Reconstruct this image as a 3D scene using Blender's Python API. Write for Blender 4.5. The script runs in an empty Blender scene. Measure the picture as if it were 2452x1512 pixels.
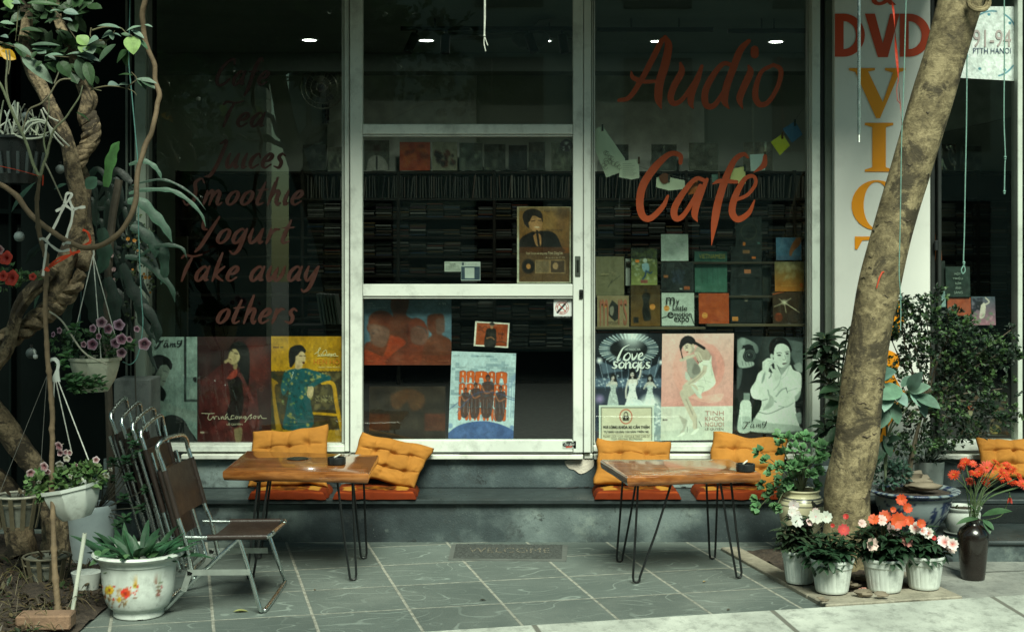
import bpy, math, random
import numpy as np
from mathutils import Vector, Matrix, Euler, noise
random.seed(7); np.random.seed(7)
SC = bpy.context.scene; COL = SC.collection
R = math.radians
F = 3400.0; CX = 1226.0; HY = 600.0; CH = 1.5      # picture units: a 2452 x 1512 grid over the photograph
cam_d = bpy.data.cameras.new('camera'); cam = bpy.data.objects.new('camera', cam_d); COL.objects.link(cam)
cam.location = (0, 0, CH); cam.rotation_euler = (R(90), 0, 0)
cam_d.sensor_width = 36; cam_d.lens = F / 2452 * 36; cam_d.shift_y = -156 / 2452
cam_d.clip_start = .05; cam_d.clip_end = 500
SC.camera = cam
W = bpy.data.worlds.new('World'); SC.world = W; W.use_nodes = True
wt = W.node_tree; wt.nodes.clear()
SUN_EL, SUN_AZ = 50, -10        # elevation; direction the light comes from, clockwise from behind the camera
sky = wt.nodes.new('ShaderNodeTexSky'); sky.sky_type = 'NISHITA'; sky.sun_disc = False
sky.sun_elevation = R(SUN_EL); sky.sun_rotation = R(180 + SUN_AZ); sky.dust_density = 1.2; sky.air_density = 1.0; sky.ozone_density = .3
bgn = wt.nodes.new('ShaderNodeBackground'); wo = wt.nodes.new('ShaderNodeOutputWorld')
tint = wt.nodes.new('ShaderNodeMix'); tint.data_type = 'RGBA'; tint.blend_type = 'MULTIPLY'; tint.inputs[0].default_value = 1
tint.inputs[7].default_value = (.76, 1.0, .76, 1)
wt.links.new(sky.outputs[0], tint.inputs[6]); wt.links.new(tint.outputs[2], bgn.inputs[0]); wt.links.new(bgn.outputs[0], wo.inputs[0])
bgn.inputs[1].default_value = .05
sd = bpy.data.lights.new('sun', 'SUN'); sd.energy = 3.3; sd.angle = R(26); sd.color = (.93, 1.0, .83)
sun = bpy.data.objects.new('sun', sd); COL.objects.link(sun)
el, az = R(SUN_EL), R(SUN_AZ)
sv = Vector((-math.sin(az) * math.cos(el), -math.cos(az) * math.cos(el), math.sin(el)))   # towards the sun
sun.rotation_euler = sv.to_track_quat('Z', 'Y').to_euler(); sun.location = (0, -4, 9)
SC.view_settings.view_transform = 'Standard'; SC.view_settings.look = 'None'
SC.view_settings.exposure = .92; SC.view_settings.gamma = 1
SC.cycles.use_denoising = True; SC.cycles.max_bounces = 7; SC.cycles.transparent_max_bounces = 14
SC.cycles.caustics_reflective = False; SC.cycles.caustics_refractive = False
SC.cycles.sample_clamp_indirect = 4
def P(x, y, Y): return Vector(((x - CX) * Y / F, Y, CH - (y - HY) * Y / F))
def GY(y, z=0.0): return (CH - z) * F / (y - HY)          # depth of a point at height z seen at picture row y
def G(x, y, z=0.0): return P(x, y, GY(y, z))
def lin(c):
 c = np.asarray(c, float) / 255.0
 return np.where(c <= .04045, c / 12.92, ((c + .055) / 1.055) ** 2.4)
def L3(*c): return tuple(float(v) for v in lin(c[0] if len(c) == 1 else c))
def cr(pts, k=6):
 """Catmull-Rom through points of any dimension"""
 p = [np.array(q, float) for q in pts]
 if len(p) < 3: return p
 p = [2 * p[0] - p[1]] + p + [2 * p[-1] - p[-2]]
 out = []
 for i in range(1, len(p) - 2):
  for j in range(k):
   t = j / k
   out.append(.5 * ((2 * p[i]) + (p[i + 1] - p[i - 1]) * t + (2 * p[i - 1] - 5 * p[i] + 4 * p[i + 1] - p[i + 2]) * t * t + (3 * p[i] - p[i - 1] - 3 * p[i + 1] + p[i + 2]) * t ** 3))
 out.append(p[-2]); return out
class MB:
 def __init__(s): s.v = []; s.f = []; s.c = []; s.col = (1, 1, 1)
 def add(s, vs, fs, col=None):
  n = len(s.v); s.v += [tuple(map(float, q)) for q in vs]
  if col is not None and len(np.shape(col)) == 2: s.c += [tuple(map(float, q)) for q in col]
  else: s.c += [tuple(col or s.col)] * len(vs)
  s.f += [tuple(i + n for i in f) for f in fs]; return s
 def box(s, x0, x1, y0, y1, z0, z1, col=None):
  v = [(x, y, z) for x in (x0, x1) for y in (y0, y1) for z in (z0, z1)]
  return s.add(v, [(0, 1, 3, 2), (4, 6, 7, 5), (0, 4, 5, 1), (2, 3, 7, 6), (0, 2, 6, 4), (1, 5, 7, 3)], col)
 def bbox(s, x0, x1, y0, y1, z0, z1, b=.003, col=None):
  """box with chamfered edges"""
  v = []
  cx, cy, cz = (x0 + x1) / 2, (y0 + y1) / 2, (z0 + z1) / 2; hx, hy, hz = (x1 - x0) / 2, (y1 - y0) / 2, (z1 - z0) / 2
  idx = {}
  for sx in (-1, 1):
   for sy in (-1, 1):
    for sz in (-1, 1):
     for ax in range(3):
      d = [hx, hy, hz]
      for k in range(3):
       if k != ax: d[k] -= b
      idx[(sx, sy, sz, ax)] = len(v); v.append((cx + sx * d[0], cy + sy * d[1], cz + sz * d[2]))
  fs = []
  for ax in range(3):
   o = [k for k in range(3) if k != ax]
   for sg in (-1, 1):
    q = []
    for a, c in ((-1, -1), (1, -1), (1, 1), (-1, 1)):
     t = [0, 0, 0]; t[ax] = sg; t[o[0]] = a; t[o[1]] = c; q.append(idx[(*t, ax)])
    fs.append(tuple(q))
  for ax in range(3):      # edges along ax
   o = [k for k in range(3) if k != ax]
   for a in (-1, 1):
    for c in (-1, 1):
     q = []
     for e, w in ((-1, 0), (1, 0), (1, 1), (-1, 1)):
      t = [0, 0, 0]; t[ax] = e; t[o[0]] = a; t[o[1]] = c; q.append(idx[(*t, o[w])])
     fs.append(tuple(q))
  for sx in (-1, 1):
   for sy in (-1, 1):
    for sz in (-1, 1): fs.append(tuple(idx[(sx, sy, sz, k)] for k in range(3)))
  return s.add(v, fs, col)
 def poly(s, pts, col=None): return s.add(pts, [tuple(range(len(pts)))], col)
 def prism(s, pts, off, col=None):
  n = len(pts); off = Vector(off); a = [Vector(p) for p in pts]
  return s.add(a + [p + off for p in a], [tuple(range(n)), tuple(range(2 * n - 1, n - 1, -1))] + [(i, n + i, n + (i + 1) % n, (i + 1) % n) for i in range(n)], col)
 def tube(s, path, r, n=8, col=None, caps=True, fn=None, cols=None):
  path = [Vector(p) for p in path]; m = len(path)
  if not hasattr(r, '__len__'): r = [r] * m
  up = None; vs = []; cc = []
  for i, p in enumerate(path):
   t = (path[min(i + 1, m - 1)] - path[max(i - 1, 0)])
   if t.length < 1e-9: t = Vector((0, 0, 1))
   t.normalize()
   if up is None: up = t.orthogonal().normalized()
   else:
    up = up - t * up.dot(t)
    up = up.normalized() if up.length > 1e-6 else t.orthogonal().normalized()
   w = t.cross(up)
   for k in range(n):
    a = 2 * math.pi * k / n
    rr = r[i] * (fn(a, i / (m - 1), p) if fn else 1)
    vs.append(p + (up * math.cos(a) + w * math.sin(a)) * rr)
    if cols: cc.append(cols[i])
  fs = [(i * n + k, i * n + (k + 1) % n, (i + 1) * n + (k + 1) % n, (i + 1) * n + k) for i in range(m - 1) for k in range(n)]
  if caps: fs += [tuple(range(n - 1, -1, -1)), tuple((m - 1) * n + k for k in range(n))]
  return s.add(vs, fs, cc if cols else col)
 def lathe(s, prof, c=(0, 0, 0), n=32, col=None, rf=None, tilt=None, cols=None, sx=1):
  vs = []; cc = []
  for j, (r, z) in enumerate(prof):
   for k in range(n):
    a = 2 * math.pi * k / n; rr = r * (rf(a, z) if rf else 1)
    q = Vector((rr * math.cos(a) * sx, rr * math.sin(a), z))
    if tilt: q = tilt @ q
    vs.append(q + Vector(c));
    if cols: cc.append(cols[j])
  m = len(prof)
  fs = [(j * n + k, j * n + (k + 1) % n, (j + 1) * n + (k + 1) % n, (j + 1) * n + k) for j in range(m - 1) for k in range(n)]
  return s.add(vs, fs, cc if cols else col)
 def sphere(s, c, r, n=12, m=8, col=None, sc=(1, 1, 1), wob=0, seed=0):
  vs = []; c = Vector(c)
  for j in range(m + 1):
   for k in range(n):
    th = math.pi * j / m; a = 2 * math.pi * k / n
    d = Vector((math.sin(th) * math.cos(a), math.sin(th) * math.sin(a), math.cos(th)))
    w = 1 + (wob * noise.noise(d * 1.7 + Vector((seed, seed * .7, 0))) if wob else 0)
    vs.append(c + Vector((d.x * sc[0], d.y * sc[1], d.z * sc[2])) * r * w)
  return s.add(vs, [(j * n + k, (j + 1) * n + k, (j + 1) * n + (k + 1) % n, j * n + (k + 1) % n) for j in range(m) for k in range(n)], col)
 def leaf(s, p, d, nrm, L, Wd, col, bend=.3, fold=.25, rows=4, shape=1.0, tipcol=None):
  """a leaf blade from p along d, facing nrm"""
  p = Vector(p); d = Vector(d).normalized(); nrm = Vector(nrm); nrm = nrm - d * nrm.dot(d)
  nrm = nrm.normalized() if nrm.length > 1e-5 else d.orthogonal().normalized()
  w = d.cross(nrm); vs = [p]; cc = [col]
  tc = tipcol or col
  for i in range(1, rows):
   t = i / rows
   hw = Wd * .5 * math.sin(math.pi * t ** shape) ** .8
   c = p + d * (L * t * (1 - .25 * bend * t)) - nrm * (bend * L * t * t)
   q = tuple(col[k] * (1 - t) + tc[k] * t for k in range(3)); q2 = tuple(v * .8 for v in q)
   vs += [c - w * hw + nrm * fold * hw, c, c + w * hw + nrm * fold * hw]; cc += [q, q2, q]
  vs.append(p + d * L * (1 - .25 * bend) - nrm * bend * L); cc.append(tc)
  fs = [(0, 2, 1), (0, 3, 2)]
  for i in range(rows - 2):
   a = 1 + 3 * i; b = a + 3
   fs += [(a, a + 1, b + 1, b), (a + 1, a + 2, b + 2, b + 1)]
  a = 1 + 3 * (rows - 2); e = len(vs) - 1
  fs += [(a, a + 1, e), (a + 1, a + 2, e)]
  return s.add(vs, fs, cc)
 def build(s, name, mat, parent=None, smooth=True, mods=None):
  me = bpy.data.meshes.new(name)
  off = parent_world(parent) if parent else Vector((0, 0, 0))
  me.from_pydata([(x - off.x, y - off.y, z - off.z) for x, y, z in s.v], [], s.f)
  ca = me.color_attributes.new('Col', 'FLOAT_COLOR', 'POINT')
  ca.data.foreach_set('color', np.array([(*c, 1.0) for c in s.c], dtype=np.float32).ravel())
  me.materials.append(mat)
  if smooth:
   me.polygons.foreach_set('use_smooth', [True] * len(me.polygons))
   try: me.set_sharp_from_angle(angle=R(42))
   except Exception: pass
  me.update()
  o = bpy.data.objects.new(name, me); COL.objects.link(o)
  if parent: o.parent = parent
  return o
def parent_world(o):
 v = Vector((0, 0, 0))
 while o: v += o.location; o = o.parent
 return v
def tag(o, label=None, cat=None, group=None, kind=None):
 for k, v in (('label', label), ('category', cat), ('group', group), ('kind', kind)):
  if v: o[k] = v
 return o
def thing(name, label, cat, loc=(0, 0, 0), group=None):
 o = bpy.data.objects.new(name, None); COL.objects.link(o); o.location = loc; o.empty_display_size = .05
 return tag(o, label, cat, group)
def copy_tree(o, parent=None):
 c = o.copy(); COL.objects.link(c); c.parent = parent
 for ch in list(o.children): copy_tree(ch, c)
 return c
class NT:
 def __init__(s, name):
  s.m = bpy.data.materials.new(name); s.m.use_nodes = True; s.t = s.m.node_tree; s.t.nodes.clear()
  s.out = s.n('ShaderNodeOutputMaterial')
 def n(s, typ, ins=None, **kw):
  x = s.t.nodes.new(typ)
  for k, v in kw.items(): setattr(x, k, v)
  for k, v in (ins or {}).items(): s.set(x.inputs[k], v)
  return x
 def set(s, sock, v):
  if isinstance(v, bpy.types.NodeSocket): s.t.links.new(v, sock)
  elif isinstance(v, (tuple, list)) and len(v) == 3 and sock.type == 'RGBA': sock.default_value = (*v, 1)
  else: sock.default_value = v
 def math(s, op, a, b=0.0, c=0.0, clamp=False):
  x = s.n('ShaderNodeMath', {0: a, 1: b, 2: c}, operation=op, use_clamp=clamp); return x.outputs[0]
 def mix(s, f, a, b, blend='MIX'):
  x = s.n('ShaderNodeMix', data_type='RGBA', blend_type=blend); s.set(x.inputs[0], f); s.set(x.inputs[6], a); s.set(x.inputs[7], b); return x.outputs[2]
 def ramp(s, f, stops):
  x = s.n('ShaderNodeValToRGB', {0: f}); e = x.color_ramp.elements
  while len(e) < len(stops): e.new(.5)
  for i, (p, c) in enumerate(stops): e[i].position = p; e[i].color = (*c, 1) if len(c) == 3 else c
  return x.outputs[0]
 def noise(s, scale, vec, detail=4, rough=.55, dist=0.0, fac=True):
  x = s.n('ShaderNodeTexNoise', {'Vector': vec, 'Scale': scale, 'Detail': detail, 'Roughness': rough, 'Distortion': dist}); return x.outputs[0 if fac else 1]
 def coord(s, which='Object'): return s.n('ShaderNodeTexCoord').outputs[which]
 def mapr(s, v, a, b, c, d): return s.n('ShaderNodeMapRange', {0: v, 1: a, 2: b, 3: c, 4: d}).outputs[0]
 def bump(s, h, strength=.3, dist=.01): return s.n('ShaderNodeBump', {'Height': h, 'Strength': strength, 'Distance': dist}).outputs[0]
 def bsdf(s, **k):
  x = s.n('ShaderNodeBsdfPrincipled')
  for a, v in k.items(): s.set(x.inputs[a.replace('_', ' ')], v)
  s.t.links.new(x.outputs[0], s.out.inputs[0]); return x
def mat(name, col, rough=.6, metal=0, var=.25, scale=8, bump=.15, bscale=60, vc=True, spec=.5, coat=0, dirt=0, trans=0, dist=.004):
 m = NT(name); co = m.coord('Object')
 n1 = m.noise(scale, co, 5); f = m.mapr(n1, .25, .75, 1 - var, 1 + var)
 c = m.n('ShaderNodeVectorMath', {0: col, 1: f}, operation='MULTIPLY').outputs[0] if False else m.mix(1.0, col, m.n('ShaderNodeCombineColor', {0: f, 1: f, 2: f}).outputs[0], 'MULTIPLY')
 if vc:
  at = m.n('ShaderNodeAttribute', attribute_name='Col').outputs[0]; c = m.mix(1.0, c, at, 'MULTIPLY')
 if dirt:
  d = m.mapr(m.noise(scale * 2.3, co, 8, .7), .52, .72, 0, dirt); c = m.mix(d, c, (.02, .02, .015))
 kw = dict(Base_Color=c, Roughness=m.mapr(m.noise(scale * 3, co, 3), .2, .8, max(rough - .12, .03), min(rough + .12, 1)), Metallic=metal, Specular_IOR_Level=spec, Coat_Weight=coat)
 if bump: kw['Normal'] = m.bump(m.noise(bscale, co, 5), bump, dist)
 b = m.bsdf(**kw)
 if trans:
  tr = m.n('ShaderNodeBsdfTranslucent', {0: c}); mx = m.n('ShaderNodeMixShader', {0: trans, 1: b.outputs[0], 2: tr.outputs[0]}); m.t.links.new(mx.outputs[0], m.out.inputs[0])
 return m.m
M = {}
M['white_paint'] = mat('white_aluminium', (.66, .70, .63), .45, var=.12, scale=3, bump=.08, dirt=.38)
M['sill'] = mat('white_sill', (.66, .68, .60), .6, var=.15, scale=5, bump=.2, dirt=.35)
M['black_metal'] = mat('black_metal', (.012, .014, .014), .4, metal=.3, var=.2)
M['chrome'] = mat('worn_chrome', (.55, .60, .58), .27, metal=1, var=.2, scale=14, bump=.0)
M['flat_steel'] = mat('flat_steel', (.42, .46, .42), .4, metal=.7, var=.2, scale=14, dirt=.1)
M['vinyl'] = mat('brown_vinyl', (.026, .016, .012), .42, var=.25, scale=9, bump=.35, bscale=160)
M['mustard'] = mat('mustard_cotton', (.37, .155, .028), .9, spec=.15, var=.24, scale=5, bump=.5, bscale=420, dist=.002)
M['rust'] = mat('rust_fabric', (.36, .06, .015), .7, var=.3, scale=12, bump=.4, bscale=300, dist=.002)
M['plain'] = mat('plain_coloured', (1, 1, 1), .55, var=.06, scale=10, bump=.05)
M['gloss'] = mat('gloss_coloured', (1, 1, 1), .22, var=.06, scale=10, bump=.0)
M['print'] = mat('printed_paper', (1, 1, 1), .42, var=.03, scale=6, bump=.08, bscale=12, dist=.01)
M['ink'] = mat('printing_ink', (1, 1, 1), .5, var=.03, bump=0)
M['decal'] = mat('vinyl_lettering', (1, 1, 1), .42, var=.05, bump=.0)
M['leaf'] = mat('leaf', (1, 1, 1), .5, spec=.35, var=.3, scale=25, bump=.3, bscale=90, trans=.15)
M['petal'] = mat('petal', (1, 1, 1), .6, var=.1, scale=40, bump=.1, trans=.25)
M['stem'] = mat('stem', (1, 1, 1), .7, var=.3, scale=30, bump=.4)
M['plastic'] = mat('white_plastic', (.56, .60, .55), .45, var=.14, scale=7, bump=.06, dirt=.34)
M['pot_grey'] = mat('grey_plastic', (.30, .36, .37), .55, var=.15, scale=7, bump=.1, dirt=.3)
M['soil'] = mat('soil', (.045, .032, .022), .95, var=.6, scale=30, bump=1, bscale=60, dist=.02)
M['rope'] = mat('rope', (1, 1, 1), .8, var=.25, scale=60, bump=.8, bscale=300)
M['stone'] = mat('river_stone', (.16, .13, .09), .75, var=.4, scale=9, bump=.5)
M['glaze'] = mat('brown_glaze', (.012, .008, .006), .25, var=.4, scale=6, bump=.05, coat=.4)
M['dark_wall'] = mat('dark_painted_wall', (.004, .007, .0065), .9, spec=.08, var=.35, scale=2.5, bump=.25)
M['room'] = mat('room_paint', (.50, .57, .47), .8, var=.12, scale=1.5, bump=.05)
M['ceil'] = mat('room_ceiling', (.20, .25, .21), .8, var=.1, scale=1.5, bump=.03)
M['dark_wood'] = mat('dark_shelf_wood', (.010, .009, .006), .85, var=.4, scale=9, bump=.2, spec=.15)
M['black_plastic'] = mat('black_plastic', (.012, .013, .013), .3, var=.2)
M['pale_facade'] = mat('pale_facade', (.42, .44, .38), .8, var=.2, scale=.8, bump=.1)
def glass_mat(name, tintc, ior=1.5, rough=0.0, gain=1.6):
 m = NT(name); ge = m.n('ShaderNodeNewGeometry'); dt_ = m.n('ShaderNodeVectorMath', {0: ge.outputs['Incoming'], 1: ge.outputs['Normal']}, operation='DOT_PRODUCT').outputs['Value']
 f = m.math('MULTIPLY', m.math('ADD', .04, m.math('MULTIPLY', .96, m.math('POWER', m.math('SUBTRACT', 1, m.math('ABSOLUTE', dt_)), 5))), gain, clamp=True)
 tr = m.n('ShaderNodeBsdfTransparent', {0: tintc}); gl = m.n('ShaderNodeBsdfGlossy', {0: (.9, 1, .92), 1: rough})
 mx = m.n('ShaderNodeMixShader', {0: f, 1: tr.outputs[0], 2: gl.outputs[0]}); m.t.links.new(mx.outputs[0], m.out.inputs[0]); return m.m
M['glass'] = glass_mat('window_glass', (.84, .90, .85), gain=2.1)
M['film'] = glass_mat('clear_plastic', (.93, .95, .93), gain=2.2, rough=.05)
def emis(name, col, st):
 m = NT(name); e = m.n('ShaderNodeEmission', {0: col, 1: st}); m.t.links.new(e.outputs[0], m.out.inputs[0]); return m.m
M['lamp'] = emis('lamp_glow', (.95, 1, .9), 14)
def bark(name, c1, c2, c3, s=1.0):
 m = NT(name); co = m.coord('Object')
 mp = m.n('ShaderNodeMapping', {'Vector': co, 'Scale': (2.2, 2.2, .9)}).outputs[0]
 a = m.noise(6 * s, mp, 6, .65, .6); b = m.noise(40 * s, mp, 5, .7)
 ring = m.n('ShaderNodeMapping', {'Vector': co, 'Scale': (1.6, 1.6, 8)}).outputs[0]
 rg = m.noise(5 * s, ring, 6, .65, 1.5); a = m.noise(9 * s, co, 9, .78, .4); b = m.noise(34 * s, co, 6, .7, .5)
 c = m.ramp(a, [(.36, c1), (.48, c2), (.58, c3)])
 c = m.mix(m.mapr(b, .52, .68, 0, .6), c, tuple(v * .35 for v in c1))
 c = m.mix(m.mapr(rg, .66, .72, 0, .7), c, (.03, .022, .015))
 pt = m.mapr(m.noise(3.4 * s, co, 9, .74, .6), .50, .55, 0, .9); c = m.mix(pt, c, tuple(v * .55 for v in c1))
 h = m.math('ADD', m.math('MULTIPLY', b, .6), m.math('MULTIPLY', rg, .35))
 m.bsdf(Base_Color=c, Roughness=.85, Normal=m.bump(h, .8, .012)); return m.m
M['bark'] = bark('tree_bark', (.070, .054, .028), (.165, .130, .066), (.31, .25, .135))
M['vine'] = bark('liana_bark', (.045, .032, .018), (.15, .11, .062), (.28, .21, .125), 2.2)
M['twig'] = mat('twig_bark', (.15, .105, .06), .8, var=.35, scale=20, bump=.6, bscale=70)
class Art:
 """canvas over the rectangle x0,y0,x1,y1 (any drawing units), colours in display values 0..255"""
 def __init__(s, x0, y0, x1, y1, nx=100, bg=(200, 200, 200)):
  s.r = (x0, y0, x1, y1); s.nx = nx; s.ny = max(4, int(round(nx * (y1 - y0) / (x1 - x0))))
  w, h = s.nx * 2, s.ny * 2
  s.X, s.Y = np.meshgrid(x0 + (np.arange(w) + .5) * (x1 - x0) / w, y0 + (np.arange(h) + .5) * (y1 - y0) / h)
  s.a = np.zeros((h, w, 3)); s.a[:] = bg; s.px = (x1 - x0) / w
 def put(s, m, col, al=1.0):
  m = np.clip(m, 0, 1)[..., None] * al; s.a = s.a * (1 - m) + np.array(col, float) * m; return s
 def rect(s, x0, y0, x1, y1, col, al=1.0): return s.put(((s.X >= x0) & (s.X <= x1) & (s.Y >= y0) & (s.Y <= y1)).astype(float), col, al)
 def ell(s, cx, cy, rx, ry, col, rot=0, soft=.15, al=1.0):
  c, n = math.cos(R(rot)), math.sin(R(rot)); dx, dy = s.X - cx, s.Y - cy
  d = np.sqrt(((dx * c + dy * n) / rx) ** 2 + ((-dx * n + dy * c) / ry) ** 2)
  return s.put((1 + soft - d) / (2 * soft + 1e-6), col, al)
 def ring(s, cx, cy, r, w, col, al=1.0, ry=None):
  d = np.sqrt((s.X - cx) ** 2 + ((s.Y - cy) * (r / (ry or r))) ** 2); return s.put((w / 2 - abs(d - r)) / s.px + .5, col, al)
 def poly(s, pts, col, smooth=True, al=1.0, soft=0):
  q = np.array(cr(list(pts) + [pts[0]], 5) if smooth else pts, float); m = np.zeros(s.X.shape, bool)
  for i in range(len(q)):
   (ax, ay), (bx, by) = q[i], q[(i + 1) % len(q)]
   if ay == by: continue
   m ^= ((s.Y > min(ay, by)) & (s.Y <= max(ay, by)) & (s.X < ax + (s.Y - ay) * (bx - ax) / (by - ay)))
  m = m.astype(float)
  for _ in range(soft):
   m = (m + np.roll(m, 1, 0) + np.roll(m, -1, 0) + np.roll(m, 1, 1) + np.roll(m, -1, 1)) / 5
  return s.put(m, col, al)
 def line(s, pts, w, col, al=1.0, smooth=True):
  q = cr(pts, 5) if smooth and len(pts) > 2 else [np.array(p, float) for p in pts]; D = np.full(s.X.shape, 1e9)
  for a, b in zip(q[:-1], q[1:]):
   d = b - a; L = max(float(d @ d), 1e-9); t = np.clip(((s.X - a[0]) * d[0] + (s.Y - a[1]) * d[1]) / L, 0, 1)
   D = np.minimum(D, (s.X - a[0] - t * d[0]) ** 2 + (s.Y - a[1] - t * d[1]) ** 2)
  return s.put((w / 2 - np.sqrt(D)) / s.px + .5, col, al)
 def grad(s, c0, c1, y0=None, y1=None, vert=True):
  y0 = s.r[1] if y0 is None else y0; y1 = s.r[3] if y1 is None else y1
  t = np.clip(((s.Y if vert else s.X) - y0) / (y1 - y0), 0, 1)[..., None]; s.a = np.array(c0, float) * (1 - t) + np.array(c1, float) * t; return s
 def spots(s, n, box, r, cols, al=.8, seed=1):
  g = random.Random(seed)
  for _ in range(n): s.ell(g.uniform(box[0], box[2]), g.uniform(box[1], box[3]), r * g.uniform(.5, 1.4), r * g.uniform(.4, 1.1), g.choice(cols), g.uniform(0, 180), .3, al)
  return s
 def scrib(s, x0, y0, x1, y1, n, w, col, al=.8, seed=1):
  """rows of small print"""
  g = random.Random(seed)
  for i in range(n):
   y = y0 + (y1 - y0) * (i + .5) / n; x = x0
   while x < x1 - w:
    l = g.uniform(2, 6) * w; s.line([(x, y), (min(x + l, x1), y)], w, col, al * g.uniform(.5, 1), False); x += l + w * 1.5
  return s
 def grain(s, amp=6, big=10):
  n = np.random.normal(0, amp, s.a.shape[:2]); k = np.random.normal(0, 1, (9, 9))
  h, w = s.a.shape[:2]; yy = np.linspace(0, 7.99, h); xx = np.linspace(0, 7.99, w); yi = yy.astype(int); xi = xx.astype(int); fy = (yy - yi)[:, None]; fx = (xx - xi)[None]
  b = (k[yi][:, xi] * (1 - fy) * (1 - fx) + k[yi + 1][:, xi] * fy * (1 - fx) + k[yi][:, xi + 1] * (1 - fy) * fx + k[yi + 1][:, xi + 1] * fy * fx) * big
  s.a = s.a + (n + b)[..., None]
  for cells, am in ((14, .035), (34, .045), (80, .045)):
   k = np.random.normal(0, 1, (cells + 2, cells + 2)); yy = np.linspace(0, cells - .01, h); xx = np.linspace(0, cells - .01, w); yi = yy.astype(int); xi = xx.astype(int); fy = (yy - yi)[:, None]; fx = (xx - xi)[None]; fy = fy * fy * (3 - 2 * fy); fx = fx * fx * (3 - 2 * fx)
   b = k[yi][:, xi] * (1 - fy) * (1 - fx) + k[yi + 1][:, xi] * fy * (1 - fx) + k[yi][:, xi + 1] * (1 - fy) * fx + k[yi + 1][:, xi + 1] * fy * fx
   s.a = s.a * (1 + am * (amp / 7) * b[..., None])
  return s
 def colours(s, gain=1.0):
  a = np.clip(s.a, 0, 255).reshape(s.ny, 2, s.nx, 2, 3).mean((1, 3)); return np.clip(lin(a) * gain, 0, .92)
def sheet(mb, art, tl, tr, bl, br, gain=1.0, wave=0.0):
 """lay the drawing on the quad tl,tr,bl,br"""
 c = art.colours(gain); ny, nx = c.shape[:2]; tl, tr, bl, br = [np.array(v, float) for v in (tl, tr, bl, br)]
 u = np.linspace(0, 1, nx)[None, :, None]; v = np.linspace(0, 1, ny)[:, None, None]
 p = (tl * (1 - u) + tr * u) * (1 - v) + (bl * (1 - u) + br * u) * v
 if wave: p = p + np.array([0, 1.0, 0]) * (wave * (np.sin(u * 7 + v * 3) * np.sin(v * 5 + 1)))
 i = np.arange(ny * nx).reshape(ny, nx)
 f = np.stack([i[:-1, :-1], i[1:, :-1], i[1:, 1:], i[:-1, 1:]], -1).reshape(-1, 4)
 return mb.add(p.reshape(-1, 3), [tuple(int(k) for k in q) for q in f], c.reshape(-1, 3))
def quad(x0, y0, x1, y1, Y): return P(x0, y0, Y), P(x1, y0, Y), P(x0, y1, Y), P(x1, y1, Y)
_fc = {}
def glyphs(txt):
 if txt not in _fc:
  cu = bpy.data.curves.new('text', 'FONT'); cu.body = txt; cu.resolution_u = 3
  o = bpy.data.objects.new('text', cu); COL.objects.link(o); bpy.context.view_layer.update()
  me = bpy.data.meshes.new_from_object(o.evaluated_get(bpy.context.evaluated_depsgraph_get()))
  v = np.array([q.co[:] for q in me.vertices]) if len(me.vertices) else np.zeros((1, 3)); f = [tuple(p.vertices) for p in me.polygons]
  bpy.data.objects.remove(o); bpy.data.curves.remove(cu); bpy.data.meshes.remove(me); _fc[txt] = (v, f)
 return _fc[txt]
def text(mb, txt, x0, y0, x1, y1, Y, col, shear=0.0, bold=0.0):
 """built-in lettering fitted to a picture rectangle at depth Y"""
 v, f = glyphs(txt); a = v.min(0); b = v.max(0); u = (v[:, 0] - a[0]) / max(b[0] - a[0], 1e-6); w = (v[:, 1] - a[1]) / max(b[1] - a[1], 1e-6)
 for k in range(3 if bold else 1):
  dx = (k - 1) * bold if bold else 0
  mb.add([P(x0 + (x1 - x0) * (ui * (1 - abs(shear)) + shear * wi) + dx, y1 + (y0 - y1) * wi, Y - .0003 * k) for ui, wi in zip(u, w)], f, col)
 return mb
def stroke(mb, pts, ws, Y, col, k=6, lift=0.0):
 """brush stroke in picture coordinates; ws = widths"""
 q = cr([(p[0], p[1], w) for p, w in zip(pts, ws)], k); n = len(q); vs = []
 for i, c in enumerate(q):
  t = q[min(i + 1, n - 1)][:2] - q[max(i - 1, 0)][:2]; t = t / max(np.linalg.norm(t), 1e-9); nn = np.array((-t[1], t[0])) * max(c[2], .3) / 2
  vs += [P(*(c[:2] + nn), Y - lift - i * 1.5e-5), P(*(c[:2] - nn), Y - lift - i * 1.5e-5)]
 mb.add(vs, [(2 * i, 2 * i + 1, 2 * i + 3, 2 * i + 2) for i in range(n - 1)], col)
 for e_, c in ((.0002, q[0]), (.0004 + n * 1.5e-5, q[-1])):
  if c[2] > 2: mb.add([P(c[0] + c[2] / 2 * math.cos(a * .628), c[1] + c[2] / 2 * math.sin(a * .628), Y - lift - e_) for a in range(10)], [tuple(range(10))], col)
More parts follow.
